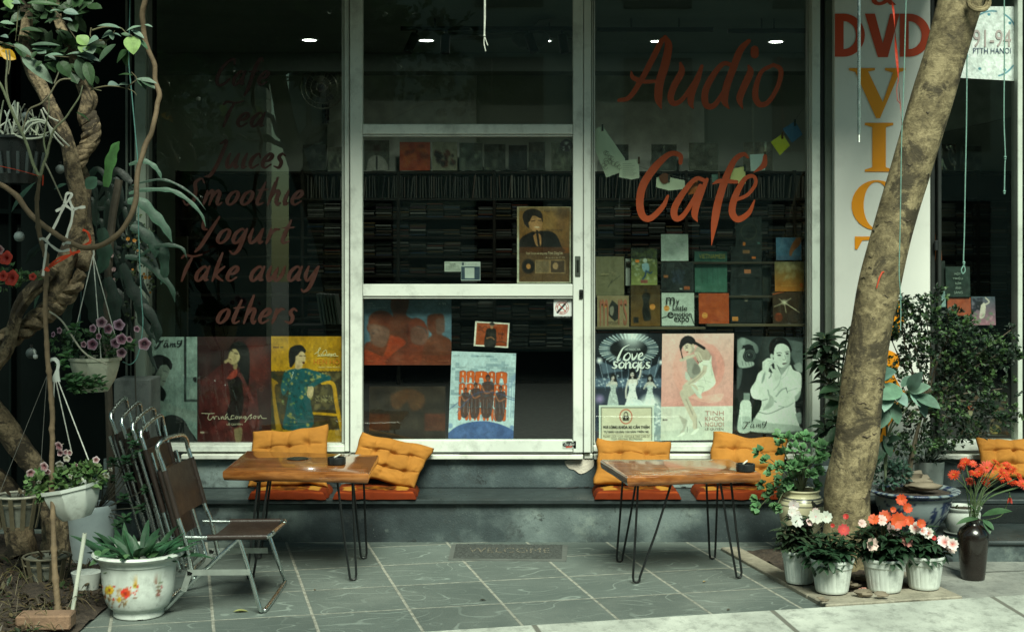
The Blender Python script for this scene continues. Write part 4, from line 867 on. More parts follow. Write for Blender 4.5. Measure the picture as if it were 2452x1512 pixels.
A.rect(120, 925, 527, 975, (120, 140, 165), .5); A.spots(120, (125, 910, 520, 985), 5, [(220, 230, 240), (60, 80, 100)], .6, 2); A.rect(120, 985, 527, 1305, (20, 24, 36), .6)
def lady(A, x, y, s, hair, face, dress, arm):
 A.poly([(x - 15 * s, y - 5 * s), (x - 11 * s, y - 22 * s), (x, y - 28 * s), (x + 12 * s, y - 22 * s), (x + 19 * s, y), (x + 26 * s, y + 30 * s), (x + 24 * s, y + 52 * s), (x + 12 * s, y + 26 * s), (x - 12 * s, y + 22 * s), (x - 20 * s, y + 40 * s)], hair)
 A.poly([(x - 24 * s, y + 26 * s), (x - 8 * s, y + 20 * s), (x + 8 * s, y + 20 * s), (x + 24 * s, y + 26 * s), (x + 20 * s, y + 50 * s), (x - 20 * s, y + 50 * s)], face)
 A.poly([(x - 20 * s, y + 36 * s), (x, y + 42 * s), (x + 20 * s, y + 36 * s), (x + 15 * s, y + 74 * s), (x + 26 * s, y + 120 * s), (x + 30 * s, y + 190 * s), (x - 32 * s, y + 190 * s), (x - 26 * s, y + 110 * s), (x - 15 * s, y + 72 * s)], dress)
 A.ell(x - 1 * s, y - 2 * s, 9 * s, 12 * s, face, 0, .15); A.line([(x, y + 8 * s), (x, y + 20 * s)], 8 * s, tuple(v * .8 for v in face)); A.poly([(x - 11 * s, y - 4 * s), (x - 8 * s, y - 18 * s), (x + 4 * s, y - 20 * s), (x + 10 * s, y - 8 * s), (x, y - 12 * s)], hair)
 for a in arm: A.line([(x + p * s, y + q * s) for p, q in a], 8 * s, face); A.line([(x + p * s + 3, y + q * s) for p, q in a], 2 * s, tuple(v * .6 for v in face), .7)
 A.spots(40, (x - 18 * s, y + 46 * s, x + 18 * s, y + 150 * s), 3.5 * s, [(235, 240, 240), tuple(v * .6 for v in dress)], .5, int(x)); A.line([(x - 6 * s, y - 4 * s), (x - 2 * s, y - 4 * s)], 2.4 * s, (40, 36, 36)); A.line([(x + 2 * s, y - 4 * s), (x + 6 * s, y - 4 * s)], 2.4 * s, (40, 36, 36)); A.line([(x - 3 * s, y + 5 * s), (x + 3 * s, y + 5 * s)], 2.6 * s, (110, 50, 50))
lady(A, 232, 925, 1.0, (20, 20, 22), (190, 185, 180), (165, 175, 175), [[(-22, 30), (-40, 45), (-12, 20), (-6, 10)]])
lady(A, 452, 928, 1.0, (20, 20, 22), (185, 182, 178), (175, 185, 185), [[(-20, 30), (-36, 60), (-10, 24)], [(22, 30), (36, 50), (14, 22)]]); A.ell(452, 1110, 70, 80, (215, 222, 222), 0, .3)
lady(A, 347, 905, 1.25, (18, 18, 20), (205, 200, 195), (220, 226, 226), [[(18, 28), (36, 6), (44, -60)], [(-20, 30), (-30, 70), (-30, 110)]]); A.ell(150, 1050, 22, 22, (190, 160, 220), 0, .8, .7)
A.poly([(300, 1090), (320, 1060), (400, 1060), (400, 1150), (310, 1150)], (205, 212, 215)); A.rect(470, 1090, 527, 1305, (150, 165, 170), .8); A.spots(90, (440, 1080, 525, 1300), 9, [(230, 236, 236), (110, 125, 130)], .6, 9)
t = poster(A, F1, 'concert poster reading love songs with three singers in white gowns', gain=1.35, ground=4, big=4, texts=[('HO NGOC HA', 302, 744, 396, 757, (215, 225, 225))])
mb = MB(); c = L3(235, 240, 238)
def lw(word_strokes):
 for pts, ws in word_strokes: stroke(mb, [F1(*p) for p in pts], [w * .3959 for w in ws], 7.708, c)
lw([([(330, 722), (290, 745), (262, 800), (258, 818), (275, 815)], [3, 8, 13, 10, 4]), ([(320, 772), (300, 790), (298, 812), (318, 815), (334, 795), (330, 775), (318, 772)], [6, 9, 12, 10, 7, 6, 5]), ([(345, 775), (350, 812), (372, 790), (376, 772)], [5, 13, 9, 4]),
 ([(388, 798), (408, 785), (405, 772), (388, 785), (386, 808), (405, 814), (428, 795)], [4, 7, 7, 11, 12, 8, 3]), ([(262, 830), (240, 826), (238, 842), (252, 852), (240, 864), (222, 858)], [5, 9, 12, 12, 8, 4]), ([(285, 828), (268, 842), (272, 862), (290, 858), (298, 838), (285, 828)], [6, 11, 12, 9, 7, 5]),
 ([(308, 828), (306, 862)], [8, 11]), ([(308, 845), (326, 828), (334, 840), (332, 862), (345, 858)], [4, 8, 12, 11, 4]), ([(378, 832), (358, 832), (350, 850), (362, 862), (378, 845), (384, 828), (380, 870), (372, 886)], [5, 8, 12, 10, 6, 6, 11, 3]), ([(405, 828), (392, 840), (396, 862), (412, 862), (424, 845)], [6, 11, 11, 8, 3]), ([(455, 830), (436, 830), (436, 842), (450, 852), (442, 864), (425, 860)], [4, 8, 12, 12, 8, 4])])
mb.build('lettering', M['ink'], t, smooth=False)
F9 = fr(1580.3, 796.1, .3053)
A = Art(12, 6, 575, 842, 112, (206, 160, 156)); A.grad((222, 184, 176), (206, 146, 140), 6, 576); A.rect(12, 576, 575, 842, (206, 206, 196)); A.poly([(12, 770), (300, 740), (575, 700), (575, 842), (12, 842)], (180, 186, 176), soft=6, al=.6)
A.ring(285, 285, 150, 70, (226, 160, 150), .55, 190); A.ell(330, 270, 118, 160, (186, 126, 122), 0, .15, .8); A.poly([(340, 84), (430, 110), (500, 230), (490, 360), (420, 440), (450, 300), (420, 180)], (214, 146, 138), soft=2, al=.8); A.poly([(240, 500), (380, 490), (498, 478), (470, 535), (400, 548), (300, 530)], (228, 170, 160), soft=1); A.line([(30, 560), (250, 520), (540, 560)], 3, (180, 120, 118), .5)
for k in range(9): A.line([(20, 80 + k * 60), (140, 20 + k * 60)], 2, (196, 136, 132), .35)
SKN = (196, 184, 168); SD = (140, 126, 116); DR = (216, 220, 206); DS = (176, 180, 168); HB = (24, 22, 24)
A.poly([(265, 150), (300, 105), (360, 130), (395, 180), (380, 230), (330, 230), (290, 190)], (170, 156, 142)); A.poly([(330, 215), (385, 215), (400, 178), (404, 260), (425, 340), (434, 400), (380, 450), (330, 470), (326, 514), (290, 480), (260, 440), (235, 405), (290, 380), (320, 300), (300, 250)], DR)
A.poly([(205, 205), (245, 190), (290, 240), (318, 290), (300, 345), (250, 360), (215, 310)], (150, 148, 140)); A.poly([(196, 330), (205, 300), (235, 350), (240, 376), (205, 366)], (186, 188, 178)); A.poly([(270, 240), (300, 260), (312, 310), (270, 330), (250, 300)], (120, 118, 112), soft=2)
A.line([(352, 270), (340, 310), (290, 360), (225, 395), (195, 425)], 34, SKN); A.line([(345, 300), (300, 350), (230, 400)], 7, SD, .6)
A.poly([(156, 470), (180, 440), (240, 405), (280, 410), (300, 450), (250, 490), (222, 500)], SKN); A.line([(185, 475), (212, 540), (240, 600), (270, 660)], 52, SKN); A.line([(250, 630), (278, 690), (280, 740)], 34, SKN); A.line([(208, 520), (240, 590), (262, 640)], 10, SD, .5); A.line([(292, 670), (294, 750)], 7, SD, .5)
A.line([(300, 416), (345, 430), (332, 470)], 5, DS); A.poly([(240, 410), (268, 425), (330, 500), (318, 514), (286, 486)], (200, 204, 192)); A.line([(330, 250), (370, 260)], 6, DS, .8); A.line([(395, 230), (410, 350)], 6, DS, .6); A.line([(300, 380), (340, 370), (420, 400)], 4, DS, .8); A.line([(340, 330), (360, 400)], 5, DS, .6)
A.poly([(150, 640), (215, 680), (218, 700), (190, 790), (165, 780), (190, 730)], (170, 166, 156), soft=2); A.poly([(140, 810), (180, 780), (200, 776), (200, 792), (170, 806)], (222, 224, 212)); A.poly([(245, 795), (275, 760), (308, 745), (312, 756), (285, 786), (262, 796)], (226, 228, 216)); A.line([(221, 735), (220, 775)], 3, (50, 46, 46)); A.line([(312, 694), (332, 732)], 4, (50, 46, 46))
A.line([(165, 215), (210, 195), (260, 180)], 24, SKN); A.poly([(262, 155), (300, 150), (325, 190), (330, 220), (300, 238), (285, 200)], SKN);
for x, y in ((293, 222), (300, 234), (312, 228), (326, 222)): A.ell(x, y, 4, 5, (80, 24, 28))
A.line([(282, 175), (296, 215)], 3, SD); A.line([(300, 172), (318, 212)], 3, SD)
A.poly([(178, 100), (215, 84), (258, 100), (268, 130), (250, 155), (225, 168), (205, 150), (185, 128)], (206, 190, 172)); A.poly([(232, 96), (258, 100), (268, 136), (246, 160), (232, 160), (250, 130)], SD, soft=3, al=.6)
A.poly([(148, 108), (160, 60), (190, 30), (230, 26), (266, 50), (276, 90), (250, 96), (215, 84), (186, 100), (172, 118), (160, 150)], HB); A.line([(160, 100), (164, 150), (176, 200)], 8, HB); A.line([(270, 80), (305, 100), (342, 124)], 22, HB); A.ell(256, 100, 8, 14, (190, 170, 150)); A.ell(264, 114, 4, 5, (230, 230, 220)); A.line([(196, 106), (216, 100)], 4, (40, 30, 30)); A.ell(206, 118, 9, 4, (30, 24, 24), -15); A.line([(196, 122), (194, 138)], 3, SD); A.ell(212, 152, 9, 5, (150, 56, 56), -20)
A.scrib(28, 590, 95, 670, 9, 1.8, (140, 112, 106), .5); A.rect(28, 674, 42, 684, (50, 45, 45)).rect(44, 674, 66, 684, (100, 90, 90))
t = poster(A, F9, 'pink poster of a seated woman in a white dress hugging her knee', quadp=[(18, 8), (580, 5), (5, 845), (567, 838)], gain=1.3, ground=3, big=4)
tm = MB(); ct = L3(196, 150, 140)
def serif(mb, ch, x0, y0, x1, y1, Y, col, map_=lambda *a: a):
 """thick-and-thin capitals"""
 w, h = x1 - x0, y1 - y0; lift = [0]
 def pg(*p): lift[0] += .0003; mb.add([P(*map_(x0 + a * w, y0 + b * h), Y - lift[0]) for a, b in p], [tuple(range(len(p)))], col)
 def bowl(cx, cy, rx, ry, tx, ty, a0=-90, a1=90):
  q = [R(a) for a in np.linspace(a0, a1, 24)]
  for k in range(23):
   a, b = q[k], q[k + 1]; lift_ = Y - .0001
   mb.add([P(*map_(x0 + (cx + u * math.cos(t)) * w, y0 + (cy + v * math.sin(t)) * h), lift_) for u, v, t in ((rx, ry, a), (rx, ry, b), (rx - tx, ry - ty, b), (rx - tx, ry - ty, a))], [(0, 1, 2, 3)], col)
 s = .045
 if ch == 'V': pg((.0, 0), (.46, 0), (.46, s), (.34, .07), (.60, .68), (.78, .09), (.64, s), (.64, 0), (1, 0), (1, s), (.90, .08), (.55, 1), (.48, 1), (.11, .08), (0, s))
 elif ch == 'I': pg((0, 0), (1, 0), (1, s), (.74, .09), (.74, .91), (1, 1 - s), (1, 1), (0, 1), (0, 1 - s), (.26, .91), (.26, .09), (0, s))
 elif ch == 'T': pg((0, 0), (1, 0), (1, .26), (.95, .26), (.86, .08), (.62, .06), (.62, .93), (.76, 1 - s), (.76, 1), (.24, 1), (.24, 1 - s), (.38, .93), (.38, .06), (.14, .08), (.05, .26), (0, .26))
 elif ch in 'CO': bowl(.5, .5, .5, .5, .24, .035, *((35, 325) if ch == 'C' else (0, 360))); (pg((.84, .05), (.92, .0), (.92, .34), (.87, .34), (.80, .2)) if ch == 'C' else None)
 elif ch == 'R': pg((0, 0), (.4, 0), (.4, .93), (.52, 1 - s), (.52, 1), (0, 1), (0, 1 - s), (.13, .93), (.13, .07), (0, s)); bowl(.40, .27, .42, .27, .24, .04); pg((.42, .50), (.66, .47), (.84, .86), (1, .93), (1, 1), (.74, 1), (.64, .92))
 elif ch == 'Y': pg((0, 0), (.45, 0), (.45, s), (.36, .07), (.60, .45), (.80, .09), (.66, s), (.66, 0), (1, 0), (1, s), (.90, .08), (.63, .52), (.63, .93), (.76, 1 - s), (.76, 1), (.24, 1), (.24, 1 - s), (.37, .93), (.37, .53), (.10, .07), (0, s))
for s_, y0, y1 in (('TINH', 1122, 1148), ('KHON', 1156, 1182), ('NGUOI', 1190, 1216)): text(tm, s_, *F1(787, y0), *F1(900, y1), 7.709, ct)
text(tm, 'LÊ QUYÊN', *F1(787, 1222), *F1(898, 1240), 7.7088, L3(120, 100, 96)); tm.build('lettering', M['ink'], t, smooth=False)
def tam9(par, fm, x0, y0, s, Y, col):
 mb = MB(); S = [([(2, 8), (10, 2), (24, 6), (34, 0)], [.5, 2, 3, 1]), ([(24, 5), (16, 18), (6, 30), (0, 26), (6, 20)], [1, 3.5, 2.5, 1.2, .6]), ([(46, 12), (38, 12), (34, 22), (40, 24), (47, 12), (46, 24), (52, 22)], [1, 1.6, 3, 2, 1, 3, 1]), ([(37, 6), (42, 2), (47, 6)], [.6, 1.5, .6]), ([(56, 24), (59, 12), (58, 20), (66, 12), (65, 24)], [2, 2.5, 1.5, 1.5, 3]), ([(65, 20), (73, 12), (72, 23), (78, 22)], [1, 1.8, 3, 1]), ([(94, 4), (84, 4), (82, 14), (92, 12), (98, 0), (94, 16), (84, 26), (80, 22)], [1, 1.6, 3, 1.6, 2, 3.5, 2, 1])]
 for pts, ws in S: stroke(mb, [fm(x0 + a * s, y0 + b * s) for a, b in pts], [w * s * .35 for w in ws], Y, col)
 mb.build('lettering', M['ink'], par, smooth=False)
F8 = fr(1753.9, 796.1, .29127)
A = Art(32, 28, 580, 838, 112, (12, 18, 20)); W1 = (214, 222, 214); W2 = (190, 200, 192); G1 = (140, 152, 148); G2 = (84, 94, 94); BK = (10, 14, 16)
A.poly([(38, 60), (80, 40), (150, 66), (200, 100), (214, 150), (190, 170), (150, 100), (90, 110), (70, 160), (50, 240), (38, 250)], (110, 122, 118), soft=3); A.ell(84, 72, 20, 26, (130, 142, 138), 20, .3)
A.poly([(430, 50), (500, 28), (560, 40), (576, 80), (574, 300), (520, 260), (480, 180), (455, 90)], (96, 108, 106), soft=4); A.poly([(430, 40), (500, 26), (560, 34), (575, 70), (520, 62), (470, 56)], (26, 32, 34), soft=2); A.poly([(500, 260), (560, 240), (572, 320), (520, 300)], (150, 160, 156), soft=3); A.line([(470, 130), (520, 150), (560, 150)], 8, (60, 70, 70), .7)
A.ell(128, 160, 52, 58, BK, 0, .1).rect(80, 105, 170, 135, BK).ring(140, 190, 44, 8, (70, 80, 78), .9).ring(142, 190, 30, 5, (100, 112, 110), .8).ell(142, 190, 20, 20, (30, 36, 38)).ell(134, 182, 6, 6, (130, 140, 138))
A.poly([(44, 190), (62, 150), (96, 130), (100, 150), (84, 200), (110, 240), (170, 240), (174, 270), (120, 290), (60, 290), (44, 260)], (150, 162, 156), soft=2);
for x in (78, 104, 130, 152): A.line([(x, 236), (x + 8, 274)], 4, (60, 68, 68), .8)
A.poly([(40, 300), (80, 300), (70, 420), (38, 470)], G2, soft=4, al=.7)
A.ell(370, 130, 150, 130, (58, 68, 68), 0, .7, .9); A.poly([(306, 180), (298, 120), (320, 60), (375, 34), (440, 50), (478, 108), (474, 160), (340, 180), (320, 210)], (4, 6, 8)); A.line([(330, 90), (370, 58), (420, 62)], 4, (50, 58, 58), .8)
A.poly([(250, 300), (330, 330), (400, 340), (470, 260), (500, 300), (560, 330), (566, 430), (550, 500), (515, 560), (520, 640), (548, 760), (540, 800), (160, 815), (190, 700), (230, 630), (240, 560), (170, 540), (150, 470), (190, 400), (210, 340)], W1)
A.poly([(345, 200), (380, 290), (400, 345), (430, 310), (470, 250), (460, 200)], (150, 160, 154), soft=2)
A.poly([(334, 170), (338, 130), (360, 98), (410, 84), (450, 100), (470, 140), (472, 200), (462, 250), (430, 284), (400, 284), (365, 262), (345, 230), (334, 190)], (208, 216, 208)); A.poly([(440, 180), (472, 150), (472, 210), (456, 262), (428, 286), (404, 284), (440, 250)], (160, 170, 164), soft=4, al=.8)
A.poly([(316, 180), (330, 100), (370, 62), (430, 66), (470, 110), (476, 160), (462, 118), (420, 88), (370, 92), (345, 130), (336, 180)], BK); A.ell(322, 192, 13, 22, (180, 190, 182), -10)
A.line([(362, 166), (384, 160), (402, 164)], 5, (60, 66, 66)); A.line([(432, 158), (450, 150), (464, 150)], 5, (60, 66, 66)); A.ell(383, 182, 15, 6, (24, 28, 30), 0, .2).ell(448, 168, 13, 6, (24, 28, 30), -8, .2); A.line([(428, 180), (436, 210), (424, 220), (412, 216)], 4, (120, 130, 126), .9); A.poly([(406, 250), (428, 242), (448, 244), (432, 256), (416, 260)], (90, 84, 84)); A.line([(345, 240), (380, 284), (430, 288)], 6, (120, 130, 126), .6)
A.poly([(246, 240), (290, 208), (340, 218), (344, 240), (310, 270), (296, 320), (270, 350), (246, 300)], (206, 214, 206)); A.poly([(304, 280), (330, 250), (350, 240), (380, 300), (396, 350), (360, 390), (330, 330)], (200, 208, 200)); A.line([(290, 232), (338, 224)], 3, G1); A.line([(300, 245), (342, 236)], 3, G1); A.line([(330, 262), (352, 298)], 5, G2); A.poly([(318, 262), (336, 246), (346, 284), (334, 296)], (40, 46, 48)); A.line([(300, 300), (318, 340), (300, 372)], 8, (90, 100, 98), .8)
A.poly([(254, 340), (270, 320), (262, 380), (240, 420), (246, 370)], G1, soft=2); A.line([(292, 470), (310, 530), (360, 570)], 10, G1, .8); A.poly([(300, 500), (340, 540), (330, 600), (250, 640), (300, 560)], (170, 180, 172), soft=3); A.line([(360, 520), (400, 470), (440, 450)], 12, G1, .8); A.line([(440, 448), (452, 490)], 5, G2); A.line([(452, 478), (500, 460), (530, 450)], 7, G1, .6); A.line([(380, 600), (440, 606), (500, 570)], 7, G1, .8); A.line([(220, 655), (300, 665), (420, 610)], 6, G2, .8); A.line([(240, 560), (290, 545)], 5, G2, .8); A.poly([(510, 520), (560, 470), (550, 520), (520, 560)], (150, 162, 154), soft=3); A.line([(400, 345), (380, 420), (340, 470)], 6, G1, .6); A.line([(470, 262), (440, 340), (400, 380)], 5, G1, .5); A.poly([(180, 700), (300, 740), (540, 760), (545, 815), (160, 818)], (150, 162, 154), soft=5, al=.7); A.poly([(515, 660), (560, 648), (564, 735), (540, 735)], (130, 142, 138), soft=2)
A.poly([(62, 640), (70, 580), (96, 555), (132, 555), (156, 590), (158, 700), (150, 815), (52, 815)], (196, 206, 198)); A.rect(92, 500, 144, 558, (120, 132, 128)); A.poly([(50, 700), (150, 700), (150, 818), (48, 818)], (150, 164, 158), soft=4, al=.6); A.line([(80, 610), (80, 760)], 8, W1, .7)
t = poster(A, F8, 'black and white poster of a woman fixing her earring beside a camera lens', quadp=[(38, 28), (578, 36), (28, 826), (580, 842)], gain=1.3, ground=3, big=4)
tam9(t, F1, 1012, 1183, 1.5, 7.707, L3(14, 18, 20))
A = Art(145, 1088, 478, 1306, 84, (206, 214, 206)); A.rect(158, 1102, 464, 1300, (70, 70, 62)).rect(162, 1106, 460, 1300, (206, 200, 178)); A.ring(308, 1157, 36, 5, (178, 70, 48), 1, 42); A.poly([(292, 1153), (292, 1182), (324, 1182), (324, 1153)], (40, 40, 36), False); A.ring(308, 1148, 11, 4, (40, 40, 36), 1, 17); A.rect(290, 1153, 326, 1182, (40, 40, 36)); A.ell(308, 1164, 4, 4, (206, 200, 178)); A.rect(306, 1164, 310, 1176, (206, 200, 178)); A.rect(168, 1264, 456, 1266, (90, 88, 78))
poster(A, F1, 'cream notice with a padlock symbol asking riders to lock their vehicles', Y=7.704, gain=1.2, ground=2, big=3, name='notice', cat='sign', grp=None, texts=[('VUI LÒNG KHÓA XE CẨN THẬN', 170, 1203, 450, 1232, (44, 42, 38), 0, .5), ('TỰ BẢO QUẢN TÀI SẢN TRÊN XE', 173, 1238, 446, 1257, (44, 42, 38), 0, .3), ('PLEASE LOCK YOUR VEHICLE & TAKE CARE OF', 172, 1269, 452, 1282, (96, 94, 84)), ('YOUR PERSONAL BELONGINGS', 218, 1285, 408, 1297, (96, 94, 84))])
A = Art(60, 132, 652, 1372, 96, (126, 146, 140)); A.grad((134, 152, 146), (112, 134, 130)); DK = (14, 20, 22)
A.rect(500, 132, 530, 872, DK).rect(500, 842, 652, 872, DK).spots(30, (535, 140, 650, 840), 60, [(96, 116, 112), (140, 158, 152)], .4, 5)
A.poly([(80, 560), (80, 420), (160, 350), (240, 340), (330, 380), (368, 450), (350, 510), (300, 460), (230, 470), (200, 600), (130, 620)], DK); A.poly([(180, 560), (230, 480), (300, 450), (340, 510), (325, 560), (312, 600), (290, 640), (270, 690), (210, 680), (170, 640)], (116, 126, 118)); A.line([(270, 520), (310, 530)], 8, (40, 46, 46)); A.line([(262, 636), (288, 640)], 10, (50, 46, 46)); A.ell(150, 510, 28, 44, (100, 108, 102)); A.poly([(140, 620), (210, 660), (200, 730), (130, 800)], (96, 106, 100))
A.poly([(60, 760), (150, 760), (220, 680), (298, 780), (250, 900), (190, 980), (150, 1120), (330, 1020), (480, 1060), (560, 1180), (630, 1372), (60, 1372)], DK); A.line([(230, 900), (400, 970), (560, 1030), (640, 1060)], 90, (128, 144, 138)); A.line([(460, 960), (560, 985), (650, 1000)], 40, (120, 136, 130)); A.poly([(600, 600), (640, 590), (640, 650), (610, 640)], DK)
t = poster(A, F2, 'blue grey poster of a woman leaning on her arm at the far left window', gain=.95); tam9(t, F2, 165, 165, 3.2, 7.708, L3(20, 28, 30))
A = Art(656, 130, 1496, 1370, 96, (44, 18, 18)); A.grad((38, 14, 16), (50, 24, 22)); A.ell(1320, 440, 170, 260, (86, 34, 28), 0, .3, .8)
for k in range(16): a = R(-70 + k * 9); A.line([(1180, 560), (1180 + 300 * math.cos(a), 460 + 300 * math.sin(a))], 5, (120, 52, 38), .35)
A.poly([(700, 640), (900, 470), (1000, 420), (1120, 500), (1240, 560), (1330, 760), (1300, 1370), (700, 1370), (680, 900)], (70, 26, 26)); A.spots(60, (690, 600, 1320, 1300), 60, [(92, 34, 32), (40, 16, 16), (110, 50, 46)], .4, 6)
A.poly([(1005, 300), (1060, 210), (1150, 190), (1230, 260), (1250, 420), (1230, 700), (1150, 640), (1130, 480), (1060, 470)], (12, 12, 12)); A.ell(1075, 360, 66, 92, (176, 156, 116), 15, .1); A.poly([(1010, 290), (1070, 215), (1150, 260), (1160, 420), (1120, 300), (1060, 260)], (14, 13, 12)); A.line([(1030, 290), (1060, 300)], 9, (40, 26, 20)); A.line([(1080, 320), (1115, 330)], 9, (40, 26, 20)); A.ell(1027, 393, 16, 10, (60, 16, 18), 20); A.line([(975, 420), (1010, 400), (1035, 420)], 34, (160, 140, 104)); A.poly([(1060, 450), (1110, 440), (1100, 500), (1070, 500)], (150, 128, 92)); A.poly([(985, 610), (1040, 540), (1100, 500), (1110, 560), (1060, 610)], (150, 58, 44)); A.poly([(1000, 640), (1140, 600), (1180, 900), (1100, 1160), (980, 1050), (1030, 850)], (24, 14, 14)); A.line([(1140, 560), (1210, 700), (1280, 870)], 40, (120, 60, 58), .7); A.poly([(1070, 1180), (1160, 1160), (1160, 1280), (1140, 1330), (1090, 1320)], (120, 104, 76)); A.rect(692, 1208, 738, 1228, (190, 180, 160)).rect(745, 1208, 780, 1228, (90, 60, 56))
t = poster(A, F2, 'dark red poster of a woman with white handwriting across her dress', gain=1.0, texts=[('LÊ QUYÊN', 990, 1112, 1168, 1142, (196, 186, 160))])
mb = MB()
for pts in ([(700, 1002), (780, 1006), (850, 1004)], [(790, 1006), (775, 1060), (800, 1078), (835, 1040)], [(835, 1035), (850, 1070), (858, 1040), (885, 1038)], [(895, 1038), (898, 1070), (915, 1060)], [(925, 1036), (930, 1068), (945, 1035), (955, 1068), (965, 1064)], [(995, 1005), (972, 1040), (975, 1072), (995, 1038), (1010, 1070), (1040, 1072)], [(1075, 1030), (1045, 1030), (1040, 1065), (1075, 1062)], [(1100, 1038), (1085, 1055), (1105, 1066), (1115, 1042), (1100, 1038)], [(1130, 1036), (1135, 1066), (1155, 1036), (1165, 1066)], [(1205, 1036), (1180, 1046), (1195, 1066), (1210, 1040), (1205, 1095), (1190, 1100)], [(1215, 1080), (1250, 1030), (1275, 1016), (1262, 1036), (1275, 1056), (1250, 1066)], [(1310, 1030), (1290, 1050), (1310, 1062), (1325, 1038), (1310, 1030)], [(1345, 1030), (1350, 1062), (1375, 1026), (1392, 1058), (1445, 1060)]): stroke(mb, [F2(*p) for p in pts], [1.3] * len(pts), 7.708, L3(200, 190, 165), 5)
mb.build('handwriting', M['ink'], t, smooth=False)
A = Art(1497, 126, 2330, 1372, 100, (168, 124, 18)); A.rect(1497, 515, 2330, 1200, (54, 46, 24)); A.spots(120, (1930, 560, 2330, 1180), 30, [(88, 78, 44), (40, 30, 20), (110, 96, 60)], .5, 7); A.spots(70, (1990, 800, 2320, 870), 9, [(150, 140, 100)], .7, 8); A.spots(50, (1500, 540, 1650, 1100), 40, [(30, 34, 20), (80, 60, 20)], .5, 9); A.rect(1497, 1195, 2330, 1372, (160, 120, 26));
for k in range(22): A.ell(1515 + k * 39, 513, 20, 12, (168, 124, 18)); A.ell(1515 + k * 39, 1197, 20, 12, (160, 120, 26))
A.poly([(1505, 600), (1580, 660), (1540, 720), (1600, 1100), (1700, 1372), (1600, 1372), (1550, 1150), (1515, 800)], (140, 104, 22)); A.line([(2080, 655), (2160, 650), (2210, 700), (2240, 900), (2300, 1190)], 44, (196, 146, 26)); A.line([(1930, 1000), (2100, 1008), (2240, 1020)], 30, (190, 142, 26))
TE = (22, 78, 84); A.poly([(1625, 620), (1650, 540), (1740, 500), (1880, 490), (1960, 510), (2060, 545), (2165, 585), (2160, 630), (2050, 625), (1960, 640), (1920, 720), (1950, 900), (1960, 1160), (1650, 1180), (1660, 1000), (1700, 740), (1640, 800), (1610, 720)], TE); A.spots(70, (1630, 520, 1960, 1150), 17, [(150, 140, 80), (110, 120, 70), (30, 60, 60)], .8, 11); A.spots(20, (1960, 540, 2150, 620), 12, [(150, 140, 80)], .7, 12)
A.line([(2150, 600), (2040, 640), (1940, 700)], 50, TE); A.poly([(1915, 700), (1975, 700), (1970, 800), (1930, 830), (1905, 790)], (186, 164, 124)); A.poly([(1765, 400), (1850, 380), (1850, 480), (1780, 500)], (176, 150, 110)); A.poly([(1705, 470), (1700, 300), (1750, 240), (1840, 230), (1885, 280), (1880, 320), (1800, 330), (1770, 420), (1730, 480)], (14, 14, 14)); A.ell(1832, 380, 58, 82, (190, 164, 124), 8, .1); A.poly([(1760, 350), (1780, 270), (1880, 270), (1886, 310), (1840, 300), (1790, 350)], (14, 14, 14)); A.line([(1820, 350), (1850, 352)], 9, (40, 30, 24)); A.line([(1870, 350), (1890, 352)], 8, (40, 30, 24)); A.ell(1866, 428, 15, 11, (60, 16, 20)); A.scrib(1522, 152, 1690, 232, 6, 5, (96, 80, 30), .6); A.rect(1522, 246, 1590, 262, (90, 60, 24)).rect(1600, 246, 1640, 262, (90, 74, 24))
t = poster(A, F2, 'yellow poster of a woman in a floral teal dress leaning on a chair', gain=1.05, texts=[('HẸN HÒ', 1982, 372, 2275, 462, (196, 120, 24), 0, .4), ('NHẠC TÌNH XƯA 5', 2040, 466, 2275, 490, (210, 196, 140))])
mb = MB()
for pts in ([(1990, 330), (2030, 300), (2060, 264), (2045, 262), (2030, 320), (2040, 345), (2060, 330)], [(2066, 325), (2075, 330), (2070, 342), (2082, 340)], [(2120, 280), (2085, 310), (2100, 345), (2130, 310), (2120, 280)], [(2110, 335), (2150, 350)], [(2140, 322), (2145, 342), (2160, 320), (2166, 344)], [(2172, 322), (2180, 340), (2190, 322), (2176, 362)], [(2196, 336), (2206, 326), (2200, 342), (2225, 320), (2235, 342)], [(2020, 352), (2140, 345), (2262, 352)]): stroke(mb, [F2(*p) for p in pts], [1.2] * len(pts), 7.7075, L3(220, 208, 160), 5)
mb.build('handwriting', M['ink'], t, smooth=False)
A = Art(216, 194, 919, 724, 110, (74, 98, 112)); A.spots(60, (216, 194, 919, 450), 60, [(84, 110, 124), (62, 84, 98)], .3, 3); RB = (82, 40, 24)
A.poly([(435, 194), (566, 194), (570, 260), (560, 330), (700, 420), (700, 724), (360, 724), (400, 380), (450, 330), (430, 260)], RB, soft=2); A.poly([(250, 390), (262, 330), (320, 290), (400, 295), (445, 340), (450, 430), (430, 490), (520, 520), (548, 550), (460, 620), (380, 724), (216, 724), (222, 560), (270, 530), (262, 470), (240, 430)], (92, 44, 26), soft=2)
A.poly([(244, 400), (290, 395), (400, 420), (420, 480), (370, 580), (270, 540), (262, 460)], (100, 84, 78), soft=3, al=.55); A.poly([(430, 480), (520, 510), (550, 550), (450, 630), (400, 724), (216, 724), (216, 600), (330, 640), (375, 640)], (142, 52, 24), soft=3, al=.85); A.poly([(575, 450), (580, 380), (630, 345), (690, 370), (725, 430), (735, 490), (720, 540), (740, 724), (400, 724), (460, 620), (560, 560)], (92, 40, 24), soft=2); A.poly([(585, 430), (650, 410), (722, 440), (735, 500), (690, 560), (600, 540)], (96, 84, 80), soft=3, al=.5); A.line([(640, 410), (700, 430), (720, 470)], 5, (40, 40, 44))
